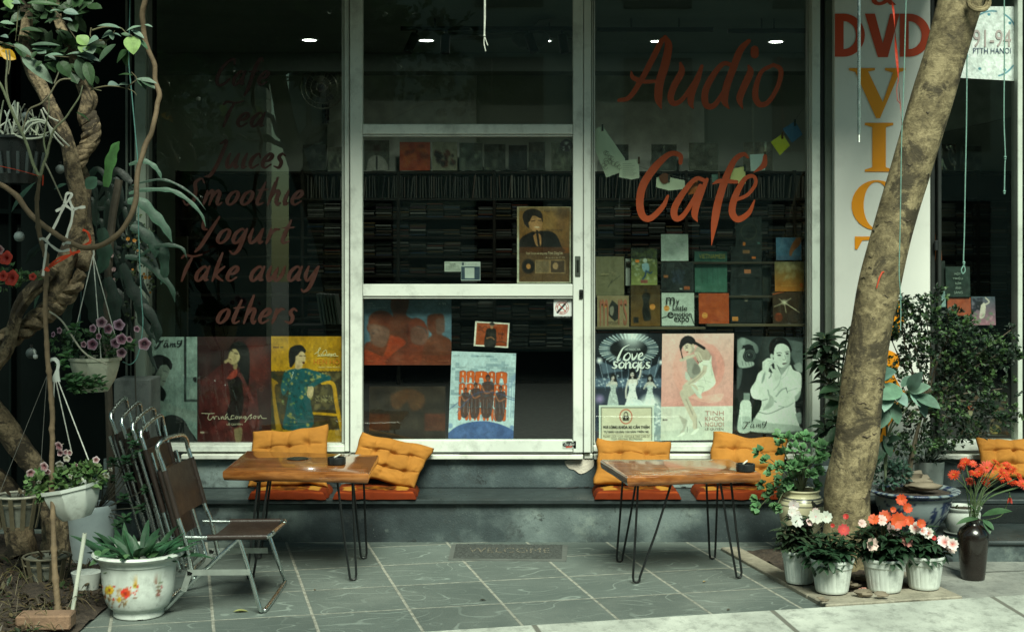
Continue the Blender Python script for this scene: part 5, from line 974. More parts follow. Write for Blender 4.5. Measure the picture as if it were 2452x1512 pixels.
A.poly([(720, 400), (730, 330), (790, 312), (850, 320), (862, 400), (860, 450), (840, 480), (919, 540), (919, 724), (690, 724), (710, 540), (760, 480), (730, 440)], (86, 44, 28), soft=2); A.poly([(790, 350), (860, 350), (862, 420), (850, 470), (800, 470)], (88, 78, 76), soft=3, al=.5); A.rect(216, 456, 919, 460, (60, 60, 60), .3).rect(216, 560, 919, 562, (60, 40, 36), .3); A.ell(290, 470, 12, 5, (60, 44, 40)); A.line([(280, 440), (330, 436)], 4, (70, 60, 58)); A.line([(830, 392), (856, 394)], 4, (50, 44, 44)); A.rect(216, 640, 919, 724, (110, 44, 24), .35)
t = poster(A, F3, 'blue and orange poster of four overlapping men at the top left of the door', gain=1.2, texts=[('GIMME', 238, 222, 286, 234, (150, 166, 172)), ('CHILLIES', 238, 240, 305, 251, (150, 166, 172)), ('[TRÊN NHỮNG ĐÁM MÂY]', 238, 256, 398, 268, (150, 166, 172)), ('TRÊN NHỮNG', 240, 686, 290, 693, (180, 110, 80)), ('GIẤC MƠ', 370, 686, 405, 693, (180, 110, 80)), ('TÌNH YÊU', 488, 686, 525, 693, (180, 110, 80)), ('VÌ SAO', 612, 686, 640, 693, (180, 110, 80)), ('TRÊN NHỮNG ĐÁM MÂY', 815, 686, 900, 693, (180, 110, 80))])
mb = MB(); mb.add([P(*F3(x, y), 7.708) for x, y in ((820, 220), (832, 229), (820, 238))], [(0, 1, 2)], L3(150, 166, 172))
for x in (845, 860): mb.add([P(*F3(*q), 7.708) for q in ((x, 220), (x + 9, 220), (x + 16, 238), (x + 7, 238))], [(0, 1, 2, 3)], L3(150, 166, 172))
mb.build('emblem', M['ink'], t, smooth=False)
A = Art(256, 895, 870, 1320, 60, (36, 26, 18)); A.poly([(430, 970), (560, 920), (692, 965), (690, 1060), (600, 1090), (560, 1020), (500, 1080), (440, 1060)], (70, 42, 20), soft=3); A.rect(256, 1112, 426, 1250, (64, 30, 14)).rect(700, 1112, 870, 1250, (74, 34, 16)).rect(256, 1108, 870, 1112, (24, 20, 16))
poster(A, F3, 'very dark brown poster with two dull orange squares low on the door', gain=1.1, Y=7.716)
A = Art(893, 616, 1441, 1324, 112, (166, 184, 192))
g = random.Random(5)
for k in range(70): x = 900 + 32 * g.randrange(17); y = 620 + 22 * g.randrange(24); w = g.choice([32, 64, 110]); A.rect(x, y, x + w, y + g.choice([18, 22, 40]), (126, 146, 158), .8)
for k in range(12): A.rect(893, 616 + 60 * k, 1441, 620 + 60 * k, (190, 204, 208), .6)
for k in range(9): A.line([(1441, 780 + k * 4), (1280, 900 + k * 30)], 3, (96, 116, 150), .6)
for x in (1360, 1385, 1410, 1430): A.line([(x, 830 + (x - 1360) * -.4), (x, 1140)], 6, (110, 130, 160), .8)
A.line([(893, 1090), (1000, 1010), (1150, 960), (1300, 970), (1441, 1000)], 6, (70, 90, 130)); A.poly([(893, 1324), (893, 1280), (990, 1210), (1150, 1176), (1300, 1190), (1441, 1250), (1441, 1324)], (60, 84, 134)); A.spots(40, (893, 1200, 1441, 1320), 24, [(72, 98, 150), (48, 68, 112)], .5, 5); OR = (186, 84, 34); OD = (120, 50, 24)
def blob(pts): A.poly(pts, OD); c_ = np.mean(pts, 0); A.poly([tuple(c_ + (np.array(p) - c_) * .93) for p in pts], OR)
for row, (y0, y1) in enumerate(((772, 868), (874, 968), (974, 1060), (1066, 1170))):
 x = 968
 for k, w in enumerate(((60, 66, 108, 60, 98), (58, 70, 56, 90, 70, 48), (84, 50, 86, 64, 60, 48), (90, 62, 78, 62, 100))[row]):
  n_ = 3 if w > 60 else 2; blob([(x, y0 + 6), (x + w * .5, y0 - 2), (x + w - 4, y0 + 8), (x + w - 2, (y0 + y1) / 2), (x + w - 4, y1 - 4), (x + w * .72, y1), (x + w * .6, (y0 + y1) / 2 + 8), (x + w * .35, (y0 + y1) / 2 + 8), (x + w * .3, y1 - 2), (x + 2, y1 - 6)]); A.line([(x + w * .5, y0 + 16), (x + w * .5, y0 + 34)], 7, (200, 206, 204)); x += w + 3
BR = (50, 40, 44)
for x, y, s in ((1208, 822, 1.15), (1108, 885, .95), (1025, 925, .8), (1318, 905, .95)):
 A.ell(x, y, 17 * s, 22 * s, BR, 0, .1); A.ell(x, y + 6 * s, 12 * s, 12 * s, (110, 74, 56), 0, .2); A.poly([(x - 40 * s, y + 40 * s), (x, y + 24 * s), (x + 44 * s, y + 40 * s), (x + 48 * s, y + 130 * s), (x + 30 * s, y + 270 * s), (x - 34 * s, y + 270 * s), (x - 48 * s, y + 120 * s)], BR, al=.85); A.line([(x - 44 * s, y + 60 * s), (x - 10 * s, y + 110 * s), (x + 40 * s, y + 90 * s)], 12 * s, (150, 90, 60), .8); A.line([(x - 4, y + 170 * s), (x - 2, y + 260 * s)], 5, (96, 60, 44), .8)
A.line([(960, 1110), (1100, 960), (1250, 940), (1441, 985)], 5, (60, 70, 110));
for k in range(12): A.line([(985 + 32 * k, 1000), (980 + 34 * k, 1110)], 4, (150, 150, 160), .5)
t = poster(A, F3, 'pale blue poster with bulging orange letters and four men in the middle of the door', quadp=[(921, 612), (1441, 630), (893, 1314), (1418, 1326)], gain=1.35, Y=7.708, ground=4, big=4, texts=[('CHILLIES', 935, 640, 985, 649, (90, 106, 116)), ('[TRÊN NHỮNG ĐÁM MÂY]', 1115, 646, 1240, 656, (90, 106, 116)), ('TRÊN NHỮNG ĐÁM MÂY', 975, 732, 1040, 742, (90, 106, 116)), ('GIẤC MƠ', 1155, 737, 1200, 746, (90, 106, 116)), ('TÌNH YÊU', 1325, 740, 1375, 749, (90, 106, 116))])
A = Art(1098, 370, 1388, 584, 60, (206, 202, 190)); A.rect(1116, 385, 1374, 570, (138, 60, 26)); A.poly([(1195, 440), (1215, 425), (1262, 425), (1278, 450), (1278, 578), (1190, 578)], (30, 26, 22)); A.poly([(1222, 380), (1242, 372), (1260, 384), (1256, 400), (1226, 400)], (26, 22, 20)); A.ell(1240, 415, 12, 15, (150, 110, 80)); A.line([(1205, 510), (1240, 500), (1265, 515)], 12, (120, 84, 58)); A.line([(1130, 410), (1160, 430), (1180, 410), (1205, 425)], 4, (50, 26, 18)); A.line([(1130, 450), (1150, 440), (1180, 460)], 4, (50, 26, 18)); A.line([(1285, 540), (1330, 530), (1370, 545)], 5, (40, 24, 18))
poster(A, F3, 'small orange photograph card with a white border taped crooked in the door', quadp=[(1112, 370), (1389, 386), (1098, 570), (1376, 586)], Y=7.706, gain=1.2, name='photo_card', cat='card', grp=None, texts=[('Việt', 1294, 455, 1348, 490, (60, 30, 20)), ('Lê', 1308, 494, 1332, 514, (60, 30, 20)), ('LÊ CÁT TRỌNG LÝ', 1212, 402, 1288, 408, (210, 190, 170))])
A = Art(1744, 195, 1888, 330, 52, (206, 210, 206)); A.ring(1812, 262, 42, 20, (206, 210, 206)).ring(1812, 262, 52, 3, (168, 56, 40)).ring(1812, 262, 36, 4, (168, 56, 40)); A.line([(1775, 300), (1835, 232)], 15, (34, 34, 34)); A.line([(1838, 228), (1856, 212)], 6, (34, 34, 34)); A.line([(1787, 236), (1838, 290)], 6, (168, 56, 40)); A.ring(1862, 208, 8, 2, (60, 60, 60))
t = poster(A, F3, 'square white no vaping sticker in the upper right corner of the door', Y=7.632, gain=1.0, name='sticker', cat='sticker', grp=None, ground=2, big=2, wave=0, texts=[('Nơi không vì thuốc lá điện tử', 1748, 334, 1876, 342, (190, 194, 188))])
mb = MB()
def arc_text(s_, cx, cy, r, a0, a1, h, fm, Y, col):
 for k, ch_ in enumerate(s_):
  if ch_ == ' ': continue
  a = R(a0 + (a1 - a0) * k / (len(s_) - 1)); v, f = glyphs(ch_); lo, hi = v.min(0), v.max(0); w = h * .75 * max((hi[0] - lo[0]), .12) / max(hi[1] - lo[1], .1)
  pts = []
  for q in v:
   u = ((q[0] - lo[0]) / max(hi[0] - lo[0], 1e-6) - .5) * w; vv = ((q[1] - lo[1]) / max(hi[1] - lo[1], 1e-6) - .5) * h; pts.append(P(*fm(cx + (r + vv) * math.cos(a) - u * math.sin(a), cy + (r + vv) * math.sin(a) + u * math.cos(a)), Y))
  mb.add(pts, f, col)
arc_text('NO VAPING', 1812, 262, 44, 190, 300, 13, F3, 7.629, L3(150, 40, 30)); arc_text('NO VAPING', 1812, 262, 44, 0, 110, 13, F3, 7.629, L3(150, 40, 30)); mb.build('lettering', M['ink'], t, smooth=False)
A = Art(1165, 728, 1240, 802, 30, (18, 24, 22)); A.ell(1204, 765, 31, 32, (60, 70, 64)).ell(1204, 765, 27, 28, (22, 28, 26)).line([(1190, 790), (1196, 755), (1212, 752), (1220, 780)], 5, (110, 124, 112)).ell(1204, 752, 7, 9, (110, 124, 112))
mb = MB(); A.grain(2, 2); cc = A.colours(1.0); c0 = F4(1204, 765); n = 24; vs = [P(*c0, 7.631)]; cs = [tuple(cc[15, 15])]
for rr in (8, 16, 24, 30, 33):
 for k in range(n): a = 2 * math.pi * k / n; xx, yy = 1204 + rr * math.cos(a), 765 + rr * math.sin(a); vs.append(P(*F4(xx, yy), 7.631)); cs.append(tuple(cc[min(cc.shape[0] - 1, max(0, int((yy - 728) / 74 * cc.shape[0]))), min(29, max(0, int((xx - 1165) / 75 * 30)))]))
fs = [(0, 1 + (k + 1) % n, 1 + k) for k in range(n)] + [(1 + r_ * n + k, 1 + r_ * n + (k + 1) % n, 1 + (r_ + 1) * n + (k + 1) % n, 1 + (r_ + 1) * n + k) for r_ in range(4) for k in range(n)]
mb.add(vs, fs, cs); tag(mb.build('round_sticker', M['ink'], None, smooth=False), 'small round dark sticker at the upper right of the middle door glass', 'sticker')
A = Art(563, 1375, 650, 1428, 40, (176, 182, 172)); A.scrib(570, 1396, 644, 1424, 5, 2.2, (60, 64, 60), .8)
poster(A, F4, 'white card reading CD DVD VICTORY inside the door glass', name='business_card', cat='card', grp=None, texts=[('CD - DVD', 568, 1378, 592, 1384, (50, 54, 50)), ('VICTORY', 590, 1385, 624, 1393, (40, 44, 40))], ground=2, big=2, Y=7.66, gain=1.0)
A = Art(650, 1376, 752, 1475, 44, (176, 184, 180)); A.rect(654, 1380, 748, 1398, (190, 196, 190)).rect(652, 1402, 748, 1470, (52, 66, 82)).rect(671, 1408, 720, 1462, (184, 190, 186)); A.rect(656, 1382, 666, 1396, (50, 60, 74))
poster(A, F4, 'blue payment card with a blank pale square overlapping the white card', name='payment_card', cat='card', grp=None, Y=7.656, ground=2, big=2, gain=1.0, texts=[('QUÉT MÃ THANH TOÁN', 670, 1386, 735, 1391, (60, 66, 66))])
A = Art(1815, 1336, 1924, 1396, 44, (176, 184, 174)); A.ell(1868, 1366, 52, 20, (30, 34, 34)).ell(1868, 1350, 24, 16, (60, 64, 60)).ell(1868, 1366, 46, 14, (40, 44, 42)).poly([(1840, 1378), (1895, 1372), (1892, 1386), (1845, 1390)], (170, 60, 40), False)
t = poster(A, F3, 'small Truc Bach sticker on the lower right corner of the door frame', name='logo_sticker', cat='sticker', grp=None, Y=7.600, ground=2, big=2, gain=1.0, wave=0, texts=[('Trúc Bạch', 1822, 1352, 1916, 1380, (215, 220, 212), .15)])
A = Art(945, 1087, 1229, 1488, 96, (186, 184, 164)); A.rect(957, 1093, 1220, 1481, (106, 72, 34)); A.ell(1080, 1150, 150, 90, (150, 112, 60), 0, .6, .8); A.rect(957, 1093, 1220, 1110, (120, 104, 80), .5)
A.rect(957, 1330, 1220, 1481, (84, 60, 34)); A.poly([(957, 1330), (962, 1260), (1010, 1225), (1050, 1215), (1110, 1215), (1150, 1235), (1175, 1290), (1180, 1330)], (22, 18, 14)); A.poly([(985, 1180), (975, 1140), (990, 1110), (1030, 1100), (1070, 1115), (1080, 1150), (1075, 1170), (1010, 1150), (1010, 1200)], (30, 22, 16)); A.ell(1042, 1172, 36, 50, (176, 130, 84), -14, .1); A.poly([(985, 1160), (995, 1120), (1040, 1105), (1078, 1130), (1070, 1150), (1030, 1135), (1008, 1170)], (30, 22, 16)); A.line([(1022, 1165), (1040, 1160)], 5, (60, 40, 26)); A.line([(1058, 1160), (1072, 1160)], 5, (60, 40, 26)); A.line([(1040, 1195), (1060, 1196)], 6, (210, 190, 160)); A.poly([(1030, 1240), (1050, 1225), (1070, 1240), (1070, 1290), (1045, 1290)], (160, 116, 74)); A.line([(1050, 1215), (1060, 1290)], 11, (20, 18, 16)); A.ell(1185, 1160, 34, 50, (130, 92, 54), 10, .5, .8); A.ell(1180, 1120, 36, 26, (84, 60, 36), 0, .5, .8)
A.rect(957, 1300, 1220, 1330, (130, 70, 24), .5); A.ell(1006, 1400, 34, 38, (20, 18, 16)).ell(1006, 1400, 12, 14, (160, 110, 60)); A.rect(1040, 1366, 1198, 1436, (130, 104, 70)).rect(1044, 1370, 1110, 1432, (110, 92, 66)).rect(1122, 1370, 1194, 1432, (60, 44, 30)); A.ell(1146, 1398, 14, 18, (150, 120, 86)); A.scrib(1075, 1376, 1110, 1428, 9, 2, (60, 44, 30), .6)
t = poster(A, F4, 'brown film style poster of a man singing into a microphone with a white edge', Y=7.66, gain=1.0, texts=[('Trịnh', 1080, 1103, 1120, 1122, (50, 34, 20), .2), ('Trịnh Trí Anh với dòng nhạc', 992, 1325, 1105, 1342, (196, 176, 140)), ('Trịnh Công Sơn', 1108, 1322, 1186, 1342, (206, 186, 150)), ('A u d i o C D', 1094, 1350, 1196, 1359, (170, 150, 120)), ('Nghe tiếng muôn trùng', 1094, 1200, 1190, 1216, (60, 44, 26), .1)])
F6 = fr(1915.5, 0, .3958)
A = Art(950, 30, 1340, 492, 96, (196, 206, 200)); BL = (58, 118, 134)
for a in (-98, -45, 5, 60, 120, 175):
 A.line([(1165 + 165 * math.cos(R(a + d)), 265 + 205 * math.sin(R(a + d))) for d in (-20, -8, 4, 16)], 9, BL if a != 120 else (180, 194, 190)); A.ell(1165 + 150 * math.cos(R(a)), 265 + 185 * math.sin(R(a)), 9, 9, BL)
poster(A, F6, 'white paper reading 91-94 PTTH HANOI inside a ring of blue figures', quadp=[(950, 40), (1338, 40), (950, 470), (1336, 492)], Y=7.683, gain=1.25, name='paper_sign', cat='sign', grp=None, texts=[('91-94', 1048, 180, 1278, 285, (176, 164, 160), 0, .2), ('PTTH HANOI', 1048, 290, 1276, 325, (52, 74, 96))])
for k, (x0, x1, s1, lb) in enumerate(((340, 376, 21, 'half hidden dark menu card behind the shrub'), (430, 570, 22, 'dark menu card showing a glass of orange drink'), (618, 740, 23, 'dark menu card showing a yellow bowl of food'))):
 A = Art(x0, 1080, x1, 1338, 30 if k else 14, (26, 30, 26)); A.spots(40, (x0, 1100, x1, 1330), 16, [(70, 64, 44), (30, 50, 34), (120, 80, 50)], .6, s1)
 if k == 1: A.ell(500, 1165, 20, 20, (170, 74, 40)).poly([(485, 1180), (515, 1180), (500, 1230)], (150, 140, 110))
 if k == 2: A.ell(658, 1296, 36, 28, (190, 170, 100)).spots(10, (640, 1280, 680, 1310), 5, [(90, 60, 30)], .9, 3)
 A.rect(x0, 1080, x0 + 3, 1338, (110, 120, 110)).rect(x0, 1334, x1, 1338, (110, 120, 110)).rect(x1 - 3, 1080, x1, 1338, (110, 120, 110))
 poster(A, F5, lb, Y=7.73, gain=.9, name='menu_card', cat='menu', grp='menu cards behind the far right glass')
GA = 'albums displayed behind the right hand glass'
def album(x0, y0, x1, y1, A, lb, Y=7.80, fm=F1, texts=(), gain=1.15, th=.006, film=True, script_=None):
 A.grain(4, 7); p, q = fm(x0, y0), fm(x1, y1); tilt_ = .012
 t = thing('album', lb, 'album', P(p[0], q[1], Y), GA); mb = MB(); a, b, c, d = quad(p[0], p[1], q[0], q[1], Y); a.y += tilt_; b.y += tilt_; sheet(mb, A, a, b, c, d, gain=gain)
 e = Vector((0, .001, 0)); o_ = Vector((0, th, 0)); mb.prism([c + e, d + e, b + e, a + e], o_ - e, L3(90, 90, 84)); mb.build('cover', M['print'], t)
 if texts:
  tm = MB()
  for tx in texts: u, w = fm(tx[1], tx[2]), fm(tx[3], tx[4]); text(tm, tx[0], *u, *w, Y - .001, L3(*tx[5]), *tx[6:])
  tm.build('lettering', M['ink'], t, smooth=False)
 if film:
  f_ = MB(); q4 = [a + Vector((-.003, -.004, .005)), b + Vector((.003, -.004, .005)), c + Vector((-.003, -.004, 0)), d + Vector((.003, -.004, 0))]; vs = []
  for j in range(9):
   for k in range(9): u, v = k / 8, j / 8; z = (q4[0] * (1 - u) + q4[1] * u) * (1 - v) + (q4[2] * (1 - u) + q4[3] * u) * v; z.y += .003 * noise.noise(Vector((u * 4 + x0, v * 4, y0))); vs.append(z)
  f_.add(vs, [(j * 9 + k, (j + 1) * 9 + k, (j + 1) * 9 + k + 1, j * 9 + k + 1) for j in range(8) for k in range(8)]); f_.build('film', M['film'], t)
 return t
def S(x0, y0, x1, y1, c, n=56): return Art(x0, y0, x1, y1, n, c)
def badge(A, x, y, r=17): return A.ell(x, y, r, r, (196, 112, 40), 0, .05).ring(x, y, r * .82, 1.6, (240, 200, 120)).rect(x - r * .7, y - 3, x + r * .7, y + 3, (240, 190, 110), .7)
L1, L2, L3_, L4 = 7.78, 7.84, 7.90, 7.96
A = S(125, 190, 298, 425, (118, 112, 84)); A.line([(170, 320), (200, 290), (230, 300), (200, 330)], 2, (90, 84, 60), .6).line([(200, 375), (225, 330), (215, 350), (240, 330), (275, 305)], 3, (50, 46, 36)); album(125, 190, 298, 425, A, 'olive beige album reading after you with a signature', L2, texts=[('after', 158, 288, 208, 302, (160, 150, 110)), ('You', 212, 280, 256, 302, (150, 140, 104), .25), ('rainy afternoon', 178, 396, 232, 401, (160, 150, 110))])
A = S(307, 203, 336, 365, (150, 156, 148), 14); album(307, 203, 336, 365, A, 'narrow plain white album edge left of the running figure cover', L3_, film=False)
A = S(340, 140, 498, 362, (120, 130, 70)); A.grad((40, 50, 26), (140, 146, 84)).rect(340, 140, 498, 205, (34, 40, 26), .8).spots(50, (340, 140, 498, 200), 10, [(70, 80, 40), (24, 28, 20)], .6, 3).spots(40, (345, 200, 495, 350), 8, [(160, 170, 150), (180, 180, 120)], .5, 4); A.ell(425, 215, 12, 14, (170, 180, 170)).poly([(405, 235), (440, 230), (450, 270), (430, 285), (410, 270)], (130, 160, 170)).line([(430, 275), (425, 305), (410, 325)], 9, (40, 70, 100)).line([(435, 278), (455, 290), (465, 282)], 8, (40, 70, 100)).rect(368, 210, 390, 226, (220, 120, 40)).rect(398, 330, 440, 350, (130, 70, 60)); album(340, 140, 498, 362, A, 'green album of a blurred running figure on grass', L2, gain=1.3)
A = S(522, 55, 686, 216, (178, 190, 182)); A.scrib(545, 85, 665, 200, 9, 2, (140, 150, 146), .5); album(522, 55, 686, 216, A, 'blank pale white album topmost under the word Café', L3_, gain=1.7)
A = S(522, 223, 718, 405, (26, 32, 34)); A.spots(40, (590, 270, 660, 350), 12, [(50, 60, 76), (36, 44, 54)], .6, 5).rect(537, 302, 566, 318, (150, 96, 60)).rect(632, 378, 650, 390, (150, 156, 150)).rect(658, 368, 694, 390, (150, 76, 40)); album(522, 223, 718, 405, A, 'black album with a faint tree directly below the white one', L2)
A = S(725, 160, 921, 405, (52, 98, 86)); A.grad((48, 90, 80), (66, 116, 98));
for x in (768, 800, 832, 862): A.line([(x, 240), (x + 3, 350)], 5, (38, 76, 68), .7)
A.rect(734, 366, 762, 390, (90, 130, 118)).scrib(800, 380, 900, 400, 3, 3, (90, 130, 118), .6); album(725, 160, 921, 405, A, 'green album reading VIETNAMESE in thin letters', L3_, texts=[('VIETNAMESE', 750, 175, 910, 202, (150, 146, 70))])
A = S(975, -45, 1130, 128, (18, 24, 22)); A.ring(1052, 40, 46, 3, (96, 90, 60)).rect(1017, 102, 1032, 122, (220, 120, 30)).ell(1110, 108, 9, 7, (60, 100, 96)); album(975, -45, 1130, 128, A, 'black album with a thin ring and an orange price tag', L4)
A = S(945, 130, 1130, 320, (16, 20, 20)); A.rect(1018, 152, 1058, 172, (140, 96, 56)).rect(1070, 190, 1094, 203, (220, 112, 30)).rect(1025, 268, 1064, 290, (180, 110, 70)).scrib(1000, 290, 1080, 298, 1, 3, (120, 124, 118), .8); album(945, 130, 1130, 320, A, 'black album with three small price labels', L3_)
A = S(943, 322, 1132, 590, (18, 24, 26)); A.ell(1036, 445, 12, 22, (120, 110, 96), 0, .2).poly([(1000, 590), (1005, 480), (1036, 462), (1066, 480), (1072, 590)], (12, 14, 16)).rect(953, 553, 988, 578, (200, 128, 60)); album(943, 322, 1132, 590, A, 'tall black album with a small face in the dark', L2, texts=[('PHƯƠNG ANH', 1000, 418, 1070, 424, (90, 100, 100))])
A = S(1218, 75, 1370, 212, (66, 112, 144)); A.spots(20, (1220, 80, 1368, 180), 22, [(90, 134, 160), (60, 100, 130)], .4, 6).poly([(1340, 78), (1368, 78), (1360, 120), (1320, 160), (1308, 190), (1296, 170), (1312, 120)], (150, 90, 50)).rect(1218, 185, 1370, 212, (60, 90, 120), .7); album(1218, 75, 1370, 212, A, 'blue album with a hand reaching down at the upper right', L3_)
A = S(1210, 222, 1387, 400, (160, 124, 60)); A.grad((96, 92, 60), (196, 120, 40)).spots(16, (1220, 230, 1380, 320), 18, [(170, 160, 120)], .4, 2).rect(1360, 350, 1378, 374, (220, 100, 30)).scrib(1250, 360, 1340, 370, 1, 3, (220, 190, 130), .8); album(1210, 222, 1387, 400, A, 'orange album fading from green at the right of the display', L2)
A = S(1135, 245, 1186, 430, (44, 50, 46), 20); album(1135, 245, 1186, 430, A, 'grey album half hidden left of the orange fading one', L4)
A = S(1138, 435, 1186, 590, (20, 26, 28), 20); A.scrib(1145, 450, 1180, 580, 10, 3, (100, 110, 110), .4); album(1138, 435, 1186, 590, A, 'narrow black album with tiny print beside the spark cover', L3_)
A = S(135, 427, 327, 618, (140, 122, 92)); A.poly([(205, 545), (208, 490), (225, 455), (245, 470), (264, 490), (262, 565), (240, 580)], (26, 24, 22), False).poly([(212, 540), (212, 500), (232, 490), (236, 520), (226, 548)], (130, 124, 112)); badge(A, 184, 482)
t = album(135, 427, 327, 618, A, 'tan album reading mars around a dark rock shaped head', L1, texts=[('MARSHALL M', 200, 580, 260, 588, (50, 44, 36)), ('THE ROCKET', 200, 590, 262, 598, (50, 44, 36))], gain=1.2); mb = MB(); text(mb, 'm', *F1(150, 447), *F1(202, 608), L1 - .0008, L3(150, 92, 68)); text(mb, 'rs', *F1(262, 447), *F1(316, 606), L1 - .0008, L3(150, 92, 68)); mb.build('lettering', M['ink'], t, smooth=False)
A = S(338, 363, 516, 610, (96, 66, 20)); A.grad((60, 44, 18), (110, 76, 22)).poly([(405, 430), (420, 410), (444, 410), (456, 430), (448, 480), (460, 560), (445, 575), (418, 575), (408, 520), (414, 470)], (20, 18, 12)).ell(430, 394, 9, 12, (40, 30, 18)).rect(356, 555, 386, 590, (26, 24, 20)); badge(A, 469, 494); album(338, 363, 516, 610, A, 'bronze album with a standing figure in black', L1, gain=1.2)
A = S(525, 410, 722, 608, (186, 196, 188)); badge(A, 556, 503); t = album(525, 410, 722, 608, A, 'white album reading My Little emotion expo in outlined letters', L1, gain=1.25); mb = MB(); c = L3(40, 44, 42)
for s_, a, b, cx_, d in (('m', 552, 436, 604, 478), ('y', 612, 452, 632, 490), ('L', 592, 478, 606, 514), ('ittle', 610, 486, 678, 516), ('e', 560, 524, 594, 560), ('motion', 598, 524, 704, 552), ('expo', 600, 556, 690, 598)): text(mb, s_, *F1(a, b), *F1(cx_, d), L1 - .001, c, 0, .35)
stroke(mb, [F1(526, 560), F1(560, 548)], [1.4, 1.4], L1 - .001, c); stroke(mb, [F1(700, 540), F1(722, 600)], [1.4, 1.4], L1 - .001, c); mb.build('lettering', M['ink'], t, smooth=False)
A = S(750, 412, 932, 595, (168, 70, 22)); badge(A, 787, 545).scrib(812, 500, 872, 506, 1, 2, (100, 40, 16), .8).scrib(822, 570, 866, 574, 1, 2, (100, 40, 16), .8).scrib(892, 516, 922, 560, 5, 2, (130, 50, 20), .7); album(750, 412, 932, 595, A, 'plain burnt orange album with a round badge', L1, gain=1.25)
A = S(1198, 405, 1380, 600, (56, 40, 28)); A.ell(1268, 468, 14, 12, (240, 236, 210), 0, .8);
for dx, dy in ((-60, 25), (70, 45), (-30, -20), (40, -24), (90, 60), (10, 60)): A.line([(1268, 468), (1268 + dx, 468 + dy)], 5, (220, 210, 180), .7)
A.line([(1200, 420), (1240, 410), (1265, 406)], 5, (200, 100, 50)).ell(1233, 556, 24, 26, (150, 56, 24)).rect(1198, 540, 1380, 600, (40, 32, 26), .4); album(1198, 405, 1380, 600, A, 'dark brown album with a bright white spark at lower right', L1)
rk = thing('display_rack', 'stepped wooden ledges carrying the albums behind the right glass', 'rack', P(1430, 784, 7.8))
for (x0, x1, yy, ya, yb) in ((1426, 1690, 782.5, 7.76, 7.83), (1692, 1932, 775.5, 7.76, 7.83), (1426, 1932, 707, 7.832, 7.878), (1500, 1932, 626, 7.882, 7.94), (1750, 1850, 591, 7.945, 8.0)):
 a, b = P(x0, yy, ya), P(x1, yy, ya); mb = MB(); mb.bbox(a.x, b.x, ya, yb, a.z - .014, a.z - .0005, .002, (1, 1, 1) if yy > 760 else (.4, .4, .4)); mb.build('ledge', bpy.data.materials['plank_wood'], rk)
for x in (1500, 1672, 1835): mb = MB(); a = P(x, 700, 7.9); mb.bbox(a.x, a.x + .015, 8.0, 8.02, ZF, P(0, 600, 8.0).z, .001); mb.build('upright', M['black_plastic'], rk)
for (x0, y0, x1, y1, c, lb, tx) in ((258, 62, 318, 222, (170, 84, 26), 'tall orange album high behind the far right glass', ()), (255, 228, 342, 400, (22, 30, 28), 'black album under the tall orange one', [('Sơn', 256, 298, 284, 316, (130, 140, 130))]), (345, 264, 500, 456, (30, 44, 40), 'dark green album of white capitals hanging below the rope loop', [(s_, 402 + dx, 300 + k * 29, 438 + dx2, 320 + k * 29, (150, 164, 154)) for k, (s_, dx, dx2) in enumerate((('MỘT', -3, 0), ('TRIỆU', -14, 14), ('NĂM', 2, 2), ('ÁNH', 2, 2), ('SÁNG', -5, 12)))]), (356, 460, 505, 575, (140, 62, 34), 'rusty orange album under the white capitals', ()), (510, 455, 661, 635, (130, 92, 106), 'mauve album of a woman raising her arms', ()), (262, 420, 344, 520, (120, 146, 146), 'pale blue album half hidden by the shrub', ())):
 A = Art(x0, y0, x1, y1, 40, c); A.spots(14, (x0, y0, x1, y1), 16, [tuple(min(v * 1.15, 255) for v in c), tuple(v * .85 for v in c)], .35, int(x0))
 if lb.startswith('mauve'): A.grad((70, 80, 92), (150, 100, 116)).spots(24, (525, 470, 575, 550), 13, [(20, 20, 30), (30, 30, 44)], .9, 3).poly([(570, 510), (590, 495), (600, 520), (590, 580), (560, 590)], (190, 180, 170)).line([(590, 510), (622, 490), (600, 464)], 8, (190, 180, 170)).spots(20, (515, 560, 650, 630), 10, [(90, 120, 90), (170, 130, 140)], .5, 8)
 t = album(x0, y0, x1, y1, A, lb, 7.78 if y0 > 240 else 7.80, F5, tx, film=False); t['group'] = 'albums displayed behind the far right glass'
YV = 7.695; YD = 7.63
F7 = fr(1376.8, 0, .3959)
